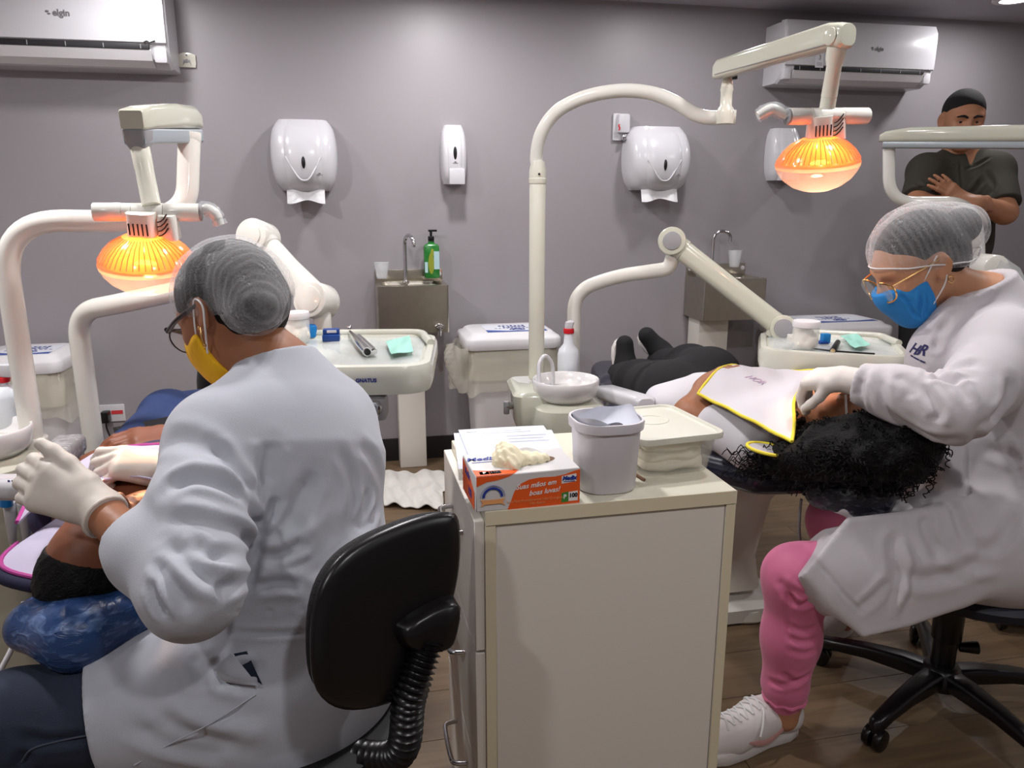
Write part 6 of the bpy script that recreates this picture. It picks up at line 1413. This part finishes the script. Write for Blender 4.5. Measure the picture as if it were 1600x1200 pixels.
# sneakers
m_sneak = mat('white_leather', (228,222,220), .4, sss=.0); m_sole = mat('white_rubber', (222,216,212), .55); m_pale = mat('pale_pink_leather', (216,164,160), .45)
def sneaker(heel, toe, ank, full=True):
    heel = Vector(heel); toe = Vector(toe); d = (toe-heel); L = d.length; d.normalize(); s = V(-d.y,d.x,0).normalized(); u = V(0,0,1)
    P = lambda a, b_, c_: heel+d*(a*L)+s*b_+u*c_
    up = Field([CH([P(.10,0,.058),P(.40,.0,.060),P(.68,.0,.048),P(.88,-.004,.040)], [.040,.043,.042,.034], .03, (s,.92)), C(P(.10,0,.05), P(.14,0,.092), .038,.036,.03), C(P(.30,0,.075), P(.42,0,.085), .034,.030,.03), C(P(.5,0,.062),P(.62,0,.052),.036,.036,.03)], .0032)
    up.cut(P(0,0,.022), -u); up.cut(P(.12,0,.108), V(0,0,1)-d*.12, P(.12,0,.12), .08); up.carve([C(P(.17,0,.085), P(.20,0,.16), .026,.034,.008)])
    um = up.mesh(1); ub = um.bvh(); sh = spart('sneaker', um, m_sneak, pB)
    def topz(a, b_): h_ = ub.ray_cast(P(a,b_,.25), -u); return (h_[0] or P(a,b_,.08))+u*.002
    def sidep(a, c_, q): h_ = ub.ray_cast(P(a,.15*q,c_), s*-q); return (h_[0] or P(a,.04*q,c_))+s*q*.001
    ol = []
    for a, w in ((-.01,.012),(.03,.030),(.12,.037),(.35,.034),(.6,.042),(.8,.042),(.93,.030),(1.0,.012)): ol.append((a,w))
    o2 = [P(a,w,0) for a, w in ol]+[P(a,-w*(1.0 if a > .5 else .95),0) for a, w in reversed(ol)]
    part('sole', G().loft([[q+u*.002+(P(.5,0,0)-q)*.03 for q in o2],[q+u*.006 for q in o2],[q+u*.026 for q in o2],[q+u*.031+(P(.5,0,0)-q)*.04 for q in o2]]), m_sole, sh, ang=60)
    if full:
        for k in range(6):
            a = .40+.062*k
            for q in (1,-1): part('lace', G().tube([topz(a+.05*abs(w-.5*q*0)/1 if False else a+.03*(1-w*q), w*.024) for w in (-1,-.5,0,.5,1)], .0026, 8, 3), m_elastic, sh)
        part('lace_bow', G().tube([P(.40,0,.106),P(.44,.03,.112),P(.50,.05,.090),P(.54,.058,.07)], .0026, 8, 4).tube([P(.40,0,.106),P(.46,-.02,.118),P(.44,-.035,.10),P(.40,0,.106)], .0026, 8, 4), m_elastic, sh)
        for q in (1,-1):
            part('side_swoosh', G().tube([sidep(a,c_,q) for a, c_ in ((.62,.054),(.50,.042),(.40,.040),(.28,.054),(.16,.074))], [.003,.009,.011,.007,.002], 10, 5, flat=((s.x,s.y,s.z),.2)), m_pale, sh)
    return sh
hl_ = V(ankL.x+.015, ankL.y+.03, 0); tl_ = az(1146,1172,0); dv = (tl_-hl_); tl_ = hl_+dv.normalized()*.265; sneaker(hl_-dv.normalized()*.03, tl_, ankL)
hr2 = V(ankR.x+.03, ankR.y+.03, .0); sneaker(hr2, hr2+V(-.22,-.13,0), ankR, False)
# hair, net, glasses, mask
hf = Field([hB.e(0,-.014,.032,.080,.101,.089,.02), hB.e(0,-.07,-.01,.060,.045,.05,.04)], .0032); hf.cut(hB.p(0,.055,.03), hB.f*.9-hB.u*.3); hf.carve([hB.e(.085,.0,-.010,.025,.028,.036,.01), hB.e(-.085,.0,-.010,.025,.028,.036,.01)]); hf.cut(hB.p(0,-.05,-.065), -hB.u)
spart('hair', hf.mesh(1), m_hair, pB)
bunB = hB.p(0,-.128,.028); part('hair_bun', G().ell(bunB, (.045,.040,.042), hB.R, 20, 14), m_hair, pB)
cf = Field([hB.e(0,-.012,.044,.092,.113,.098,.04), hB.e(0,-.125,.020,.058,.060,.060,.05), hB.e(0,-.06,-.01,.078,.06,.06,.04)], .0035); cf.cut(hB.p(0,0,-.010), hB.f*.46-hB.u); cf.shell(.007); cf.noise(lambda X,Y,Z: .0014*np.sin(X*80+Z*40)*np.sin(Y*60+Z*30))
m_capB = netcap('net_cap_fine', .085, 22, (0,.5,0), 2.0); capm = cf.mesh(1); cp = spart('hair_net', capm, m_capB, pB)
ebs = [hB.p(sx*(.094*math.cos(a)), -.012+.114*math.sin(a), -.010+.46*(-.012+.114*math.sin(a))) for sx, a in [(1, 2*PI*k/48) for k in range(49)]]
cb_ = BVHTree.FromPolygons([tuple(p) for p in capm.vv], [tuple(int(i) for i in q) for q in capm.ff])
ebs = [hB.c+(q-hB.c)*1.35 for q in ebs]; ebs = [cb_.find_nearest(q)[0] for q in ebs]
part('elastic_edge', G().tube(ebs, .0019, 6), m_elastic, cp)
mf = hB.maskfield(.0028,.008); mf.union([hB.e(0,.055,-.105,.034,.030,.028,.03)]); mf.cut(hB.p(0,.030,0), -hB.f+hB.u*.05); mf.cut(hB.p(0,.05,-.012), hB.u+hB.f*.05)
mm = mf.mesh(1); mm.folds([([(1418,470),(1428,490),(1440,498)], .004,.004), ([(1440,455),(1437,478),(1434,494)], .004,.005), ([(1445,455),(1448,475),(1446,494)], .004,.004), ([(1452,448),(1458,465),(1462,480)], .004,.003), ([(1400,450),(1412,465),(1425,475)], .004,.004)])
mk = spart('face_mask', mm, m_bmask, pB)
part('ear_loop', G().tube([hB.p(-.062,.046,-.030), hB.p(-.076,.02,-.0), hB.p(-.086,-.004,.026)], .0016, 6, 4).tube([hB.p(-.058,.036,-.086), hB.p(-.078,.005,-.05), hB.p(-.086,-.008,-.026)], .0016, 6, 4), m_elastic, mk)
gs = part('glasses', G().tube([hB.p(-.084,-.008,.016), hB.p(-.078,.05,.012), hB.p(-.066,.104,.008)], .0022, 8, 5), m_gold, pB)
part('temple', G().tube([hB.p(.084,-.008,.016), hB.p(.078,.05,.012), hB.p(.066,.104,.008)], .0022, 8, 5), m_gold, gs)
for sx in (-1,1):
    part('rim', G().tube([hB.p(sx*(.037+.032*math.cos(a)),.116-.012*abs(math.cos(a)),-.008+.026*math.sin(a)) for a in [2*PI*k/20 for k in range(21)]], .0022, 6), m_gold, gs)
    part('lens', G().ell(hB.p(sx*.037,.113,-.008), (.031,.0016,.025), hB.R, 20, 8), m_lensg, gs)
part('earring', G().tube([hB.p(-.086,-.012+.006*math.cos(a),-.040+.008*math.sin(a)) for a in [2*PI*k/14 for k in range(15)]], .0015, 6), m_gold, pB)
# ---- stool of the right dentist
sB = V(1.13,1.79,0); t = thing('dentist_stool', 'black five-legged stool on casters with navy seat under the right dentist', 'stool', sB, 0, 'black wheeled stools')
part('seat', G().lathe([(.001,-.055),(.17,-.055),(.215,-.03),(.22,-.01),(.20,.01),(.12,.016),(.001,.016)], (sB.x+.05,sB.y,.385), seg=36), mat('navy_black_vinyl', (22,24,40), .5), t)
part('column', G().cyl((sB.x,sB.y,.10), (sB.x,sB.y,.23), .029, seg=24, bev=.003).cyl((sB.x,sB.y,.19), (sB.x,sB.y,.335), .036, seg=24, bev=.003), m_black, t)
part('hub', G().lathe([(.03,.055),(.055,.06),(.055,.095),(.04,.115),(.03,.118)], (sB.x,sB.y,0), seg=24), m_black, t)
part('height_lever', G().cyl((sB.x+.03,sB.y-.01,.17), (sB.x+.075,sB.y-.02,.175), .012, .017, seg=14, bev=.003), m_black, t)
for k in range(5):
    a = math.radians(215+72*k); dd = V(math.cos(a), math.sin(a), 0); s_ = V(-dd.y,dd.x,0); e = sB+dd*.30
    secs = []
    for f, w, h_, z in ((.02,.058,.046,.085),(.09,.054,.046,.088),(.18,.046,.038,.085),(.26,.040,.034,.074),(.305,.034,.040,.062),(.315,.024,.03,.058)):
        secs.append([sB+dd*f+s_*q[0]+V(0,0,z+q[1]) for q in rrect(w,h_,.013,4)])
    lg = part('base_leg', G().loft(secs), m_black, t, ang=50)
    c = part('caster', G().cyl(e+s_*-.024-V(0,0,-.027), e+s_*-.004+V(0,0,.027), .0265, seg=20, bev=.005).cyl(e+s_*.004+V(0,0,.027), e+s_*.024+V(0,0,.027), .0265, seg=20, bev=.005).cyl(e+V(0,0,.027), e+V(0,0,.055), .011, seg=12), m_black, t)
# ================================================================== right patient
hQ = Head(at(1338,668,1.80), V(-.18,.05,.96), V(.72,-.66,.16), 1.0)
qc7 = V(.745,1.98,.69); qch = V(.69,2.16,.665); qhip = V(.61,2.52,.64)
qkL = at(1000,604,2.85); qaL = at(974,588,3.12); qkR = at(1078,578,2.9); qaR = at(1034,568,3.22); qhL = at(1048,615,2.5); qhR = at(1108,592,2.62)
qsL = at(1172,690,1.93); qeL = at(1078,648,2.04); qwL = at(1108,600,2.14); qsR = V(.93,2.12,.70); qeR = V(.88,2.40,.69); qwR = at(1160,590,2.42)
qh1 = hand(qwL, at(1150,577,2.20)-qwL, V(-.1,-.3,.95), 1, curl=(.15,.3,.2), spread=.06); qh2 = hand(qwR, at(1120,590,2.37)-qwR, V(.1,-.2,.95), -1, curl=(.25,.3,.2), spread=.05)
# head leans on the rest; the near side of body is its right-hand side for the viewer
bodyQ = hQ.prims(.95)+hQ.neck(qc7,.05)+[C(qc7,qch,.095,.12,.06,(UZ,.72)), C(qch,qhip,.12,.13,.06,(UZ,.72)), C(qc7,qsL,.055,.055,.05), C(qc7,qsR,.055,.055,.05), CH([qsL,qeL,qwL],[.050,.042,.029],.03), CH([qsR,qeR,qwR],[.050,.042,.029],.03),
   CH([qhL,qkL,qaL],[.085,.062,.042],.05), CH([qhR,qkR,qaR],[.085,.062,.042],.05), qh1, qh2]
pQ = person('person with long curly black hair lying on the right chair under a yellow-edged bib', bodyQ, hQ.carve(), .0052, m_skinP, V(qhip.x,qhip.y,.6))
spart('trousers', Field([CH([qhL,qkL,qaL],[.115,.092,.068],.06), CH([qhR,qkR,qaR],[.115,.088,.066],.06), C(qhip,qhip+V(-.02,.15,0),.135,.12,.05,(UZ,.75))], .0065).mesh(2), m_blackc, pQ)
sm_ = Field([C(qc7+V(0,.04,0),qch,.11,.14,.06,(UZ,.76)), C(qch,qch.lerp(qhip,.62),.14,.150,.06,(UZ,.74)), CH([qsL,qsL.lerp(qeL,.55)],[.075,.062],.05), CH([qsR,qsR.lerp(qeR,.5)],[.07,.06],.05), E(at(1050,625,2.42),(.085,.10,.06),None,.05)], .006)
sm_.noise(lambda X,Y,Z: .004*np.sin(X*38+Y*30)*np.sin(Y*44-Z*20)); spart('shirt', sm_.mesh(1), mat('white_shirt', (208,206,211), .85), pQ)
# shoes: black uppers, white soles turned away
def shoe2(heel, toe, side):
    heel = Vector(heel); toe = Vector(toe); d = (toe-heel).normalized(); L = (toe-heel).length; n = V(-.35,.93,0); n = (n-d*n.dot(d)).normalized(); s = d.cross(n)
    P = lambda a,b_,c_: heel+d*(a*L)+s*b_+n*c_
    f = Field([CH([P(.08,0,-.03),P(.45,0,-.03),P(.92,0,-.022)],[.040,.042,.036],.03), C(P(.1,0,-.03),P(.15,0,-.085),.038,.042,.03), C(P(.35,0,-.04),P(.2,0,-.09),.036,.04,.03)], .005); sh = spart('shoe', f.mesh(1), m_blackc, pQ)
    ol = [(-.04,.016),(.0,.032),(.15,.040),(.4,.036),(.65,.044),(.85,.042),(.98,.028),(1.04,.010)]
    o2 = [P(a,w,0) for a,w in ol]+[P(a,-w,0) for a,w in reversed(ol)]
    part('sole', G().loft([[q-n*.012 for q in o2],[q+n*.004 for q in o2],[q+n*.014 for q in o2],[q+n*.017+(P(.5,0,0)-q)*.05 for q in o2]]), m_sole, sh, ang=60)
shoe2(at(972,604,3.12), at(972,531,3.14), 1); shoe2(at(1046,572,3.25), at(1004,520,3.25), -1)
# hair: a curly mass over the headrest and locks down the near shoulder
rq = random.Random(11)
hm = Field([hQ.e(0,-.025,.045,.100,.100,.090,.03), E(at(1345,700,1.66),(.13,.11,.075),None,.04), E(at(1400,695,1.66),(.09,.10,.085),None,.04), E(at(1275,715,1.70),(.09,.07,.052),None,.04), E(at(1225,722,1.76),(.06,.06,.040),None,.04), E(at(1247,672,1.86),(.020,.045,.030),None,.02)], .0045)
hm.cut(hQ.p(0,.035,.03), hQ.f*.95-hQ.u*.35, hQ.p(0,.06,-.02), .13)
hm.noise(lambda X,Y,Z: .006*np.sin(X*60+2*np.sin(Y*50))*np.sin(Y*64+Z*40)+.003*np.sin(X*210+3*np.sin(Z*80))*np.sin(Y*200+2*np.sin(X*90))*np.sin(Z*220))
hmesh = hm.mesh(1); hair = spart('hair', hmesh, m_hair, pQ)
g = G()
def lock(p, q, amp, turns, r):
    p = Vector(p); q = Vector(q); d = q-p; x_, y_, z_ = frame(d); ph = rq.random()*6
    n = int(turns*7); g.tube([p+d*(i/n)+(x_*math.cos(ph+i*2*PI/7)+y_*math.sin(ph+i*2*PI/7))*amp*(.7+.5*rq.random())+V(0,0,-.02*(i/n)**2) for i in range(n+1)], r, 5)
for i in range(46):
    a = at(1240+rq.uniform(-20,50), 705+rq.uniform(-12,30), 1.74+rq.uniform(-.03,.05)); b2 = at(1130+rq.uniform(-8,70), 708+rq.uniform(-16,38), 1.80+rq.uniform(-.03,.06)); lock(a, b2, .006+rq.random()*.006, 5, .0012)
for i in range(40):
    a = at(1246+rq.uniform(-10,14), 668+rq.uniform(-22,30), 1.86); lock(a, a+V(rq.uniform(-.02,.02),-.02,rq.uniform(-.03,.03)), .006, 3, .0018)
for i in range(60):
    a = at(1340+rq.uniform(-90,90), 715+rq.uniform(-30,30), 1.58); 
    h_ = a+V(rq.uniform(-.03,.03), rq.uniform(-.01,.02), rq.uniform(-.02,.02)); 
hms = hmesh; NN = hms.normals(); idx = [i for i in range(len(hms.vv)) if NN[i][1] < .25 or NN[i][2] > .3]; rq.shuffle(idx)
for i in idx[:300]:
    p = Vector(hms.vv[i]); n_ = Vector(NN[i]); tdir = Vector((rq.uniform(-1,1), rq.uniform(-.6,.3), rq.uniform(-1,.2))); tdir = (tdir-n_*tdir.dot(n_)).normalized()
    lock(p+n_*.002, p+tdir*rq.uniform(.03,.06)+n_*.001, .0035+.0025*rq.random(), 4, .0013)
part('curls', g, m_hair, hair)
# bib
m_bibw = mat('white_bib', (204,202,208), .75, sss=.0); m_yt = mat('yellow_trim', (232,214,60), .6)
B4 = [at(1290,590,2.08), at(1238,702,1.68), at(1090,626,2.02), at(1160,588,2.38)]     # neck far, neck near, waist near, waist far
def bibq(u, v):
    q = B4[0].lerp(B4[1],u).lerp(B4[3].lerp(B4[2],u),v); cutn = .05*max(0,1-v*5)*math.exp(-((u-.55)/.28)**2)
    return q+V(0,0,.016+.044*max(math.sin(u*PI),0)**.8*(.55+.45*math.sin(min(v*1.2,1)*PI*.5))+.003*math.sin(u*15+v*8)*math.sin(v*12))+(B4[3]-B4[0])*cutn*3.0
bb = part('bib', G().sheet(bibq, 26, 26, .0025), m_bibw, pQ)
ed = [bibq(0,v/14) for v in range(15)]+[bibq(u/10,1) for u in range(1,11)]+[bibq(1,1-v/14) for v in range(1,15)]
part('bib_trim', G().tube([q+V(0,0,.0025) for q in ed], .0042, 8), m_yt, bb)
part('bib_neck_trim', G().tube([bibq(u/14,0)+V(0,0,.0025) for u in range(15)], .0042, 8), m_yt, bb)
fc_ = at(1203,702,1.74); F1 = at(1170,694,1.77)-fc_; F2 = at(1214,713,1.70)-fc_
el_ = [fc_+V(.050*math.cos(a)*1.0, .0, 0)+F2*math.sin(a)*.9+V(0,-.01*math.cos(a),-.004*math.cos(a)) for a in [2*PI*k/28 for k in range(28)]]
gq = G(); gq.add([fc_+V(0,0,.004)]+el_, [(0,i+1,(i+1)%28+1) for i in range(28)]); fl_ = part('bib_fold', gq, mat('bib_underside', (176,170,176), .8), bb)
part('bib_trim', G().tube(el_+[el_[0]], .0042, 8), m_yt, bb)
q0_ = bibq(.60,.55); xx_ = (bibq(.60,.45)-bibq(.60,.65)).normalized(); yy_ = bibq(.48,.55)-bibq(.72,.55); yy_ = (yy_-xx_*yy_.dot(xx_)).normalized(); nn_ = xx_.cross(yy_)
part('faded_lettering', textmesh('HOR', .034, q0_+nn_*.004, xx_, yy_, .0006, .1), mat('faded_print', (196,170,196), .8), bb, smooth=False)
gl_ = part('glasses', G().tube([hQ.p(.084,-.03,.01), hQ.p(.079,.05,.01), hQ.p(.067,.102,.008)], .0028, 8, 5), m_elastic, pQ)
part('temple', G().tube([hQ.p(-.084,-.03,.01), hQ.p(-.079,.05,.01), hQ.p(-.067,.102,.008)], .0028, 8, 5), m_elastic, gl_)
for sx in (-1,1): part('lens', G().ell(hQ.p(sx*.036,.112,.0), (.034,.003,.026), hQ.R, 20, 8), mat('dark_lens', (26,22,22), .1), gl_)
# dental mirror held over the mouth
a = at(1305,622,1.80); c = at(1352,600,1.86)
t = thing('dental_mirror', 'dark slim instrument in the right dentist\'s gloved hand above the patient\'s mouth', 'instrument', a.lerp(c,.5), 0)
part('handle', G().cyl(a.lerp(c,.25), c, .0038, seg=12, bev=.001), m_dark, t); part('tip', G().cyl(a, a.lerp(c,.26), .0018, .003, seg=10), m_chrome, t)
# ================================================================== standing man
hM = Head(at(1504,188,3.78), V(-.22,-.95,-.20), V(0,-.1,1), 1.12)
m7 = at(1503,238,3.86); mch = at(1500,300,3.84); mwa = at(1490,380,3.88); mpe = at(1470,445,3.92)
msR = at(1446,268,3.80); meR = at(1432,322,3.62); mwR = at(1528,318,3.54); msL = at(1556,266,3.80); meL = at(1570,332,3.64); mwL = at(1502,312,3.58)
mk1 = V(mpe.x-.10,mpe.y-.04,.50); mk2 = V(mpe.x+.10,mpe.y-.02,.50); mf1 = V(mpe.x-.12,mpe.y-.02,.08); mf2 = V(mpe.x+.10,mpe.y,.08)
mhL = hand(mwL, at(1474,288,3.56)-mwL, V(-.2,-.95,.2), -1, curl=(.12,.15,.1), sc=.98, spread=.10, thumb_dir=(.8,.5,.1)); mhR = hand(mwR, at(1556,318,3.60)-mwR, V(.2,-.9,.3), 1, curl=(.3,.3,.2), sc=.95)
lids = [hM.e(sx*.030,.0795,.0125,.0165,.0085,.0062,.006) for sx in (-1,1)]+[hM.e(sx*.030,.079,-.0085,.015,.008,.005,.006) for sx in (-1,1)]
bodyM = hM.prims(1.05)+hM.neck(m7,.058)+[C(m7-V(0,0,.05),mch,.09,.155,.06,(V(0,1,0),.66)), C(mch,mwa,.155,.145,.06,(V(0,1,0),.70)), C(mwa,mpe,.145,.15,.06,(V(0,1,0),.75)), C(m7-V(0,0,.06),msR,.06,.062,.05), C(m7-V(0,0,.06),msL,.06,.062,.05),
  CH([msR,meR,mwR],[.060,.050,.034],.03), CH([msL,meL,mwL],[.060,.050,.034],.03), CH([mpe-V(.09,0,0),mk1,mf1],[.09,.065,.045],.05), CH([mpe+V(.09,0,0),mk2,mf2],[.09,.065,.045],.05), mhL, mhR]
pM = person('person in olive polo shirt standing against the wall with crossed arms', bodyM, hM.carve(), .0048, m_skinM, V(mpe.x,mpe.y,0), 1, lids)
po = Field([C(m7-V(0,0,.06),mch,.105,.172,.06,(V(0,1,0),.70)), C(mch,mwa,.172,.165,.06,(V(0,1,0),.72)), C(mwa,mpe+V(0,0,.05),.165,.17,.06,(V(0,1,0),.75)), C(m7-V(0,0,.06),msR,.07,.078,.05), C(m7-V(0,0,.06),msL,.07,.078,.05), CH([msR,msR.lerp(meR,.85)],[.078,.076],.04), CH([msL,msL.lerp(meL,.85)],[.078,.076],.04), C(m7+V(0,.0,-.04),m7+V(0,-.02,.01),.075,.068,.02)], .0058)
po.cut(msR.lerp(meR,.82), meR-msR, meR, .15); po.cut(msL.lerp(meL,.82), meL-msL, meL, .15); po.carve([C(m7+V(0,-.03,.0),m7+V(0,-.05,.08),.054,.06,.008), C(m7+V(0,-.075,.02),m7+V(-.01,-.11,-.06),.03,.008,.01)])
pm = po.mesh(1); pm.folds([([(1500,250),(1502,280),(1505,296)], .006,.006), ([(1460,245),(1480,255),(1500,262)], .006,.006), ([(1548,245),(1525,258),(1508,264)], .006,.006), ([(1535,280),(1525,295),(1515,305)], .012,.008), ([(1545,270),(1552,290),(1548,305)], .010,.007), ([(1430,285),(1445,292),(1460,290)], .010,.006)])
sh_ = spart('polo_shirt', pm, m_olive, pM)
part('collar', G().sheet(lambda u, v: m7+V(math.cos(PI*(-.42+1.84*u)+PI/2*0)*(.066+.022*v), -.012-math.sin(PI*(-.42+1.84*u))*.06*(1)-.028*v*math.sin(PI*(-.42+1.84*u)), .012-.05*v-.03*max(math.sin(PI*(-.42+1.84*u)),0)), 24, 4, .004), m_olive, sh_)
spart('trousers', Field([C(mpe+V(0,0,.07),mpe,.155,.165,.05,(V(0,1,0),.75)), CH([mpe-V(.09,0,0),mk1,mf1-V(0,0,.02)],[.108,.085,.068],.05), CH([mpe+V(.09,0,0),mk2,mf2-V(0,0,.02)],[.108,.085,.068],.05)], .008).mesh(1), m_blackc, pM)
for q in (mf1, mf2): part('shoe', G().ell(V(q.x-.02,q.y-.06,.042), (.05,.135,.042), rz(.2), 20, 12), m_black, pM)
hf = Field([hM.e(0,-.014,.036,.0795,.101,.089,.02)], .004); hf.cut(hM.p(0,.062,.052), hM.f*.75-hM.u*.55); hf.cut(hM.p(0,-.04,-.035), -hM.u); hf.carve([hM.e(.085,.005,-.01,.03,.04,.045,.01), hM.e(-.085,.005,-.01,.03,.04,.045,.01), E(hM.p(0,.12,-.0),(.10*1.1,.066*1.1,.055*1.1),hM.R,.008)])
spart('hair', hf.mesh(1), m_hairm, pM); hM.eyes(pM)
part('mouth', G().ell(hM.p(0,.0995,-.0615), (.024,.005,.006), hM.R, 16, 8), mat('lip_brown', (146,88,78), .5), pM)
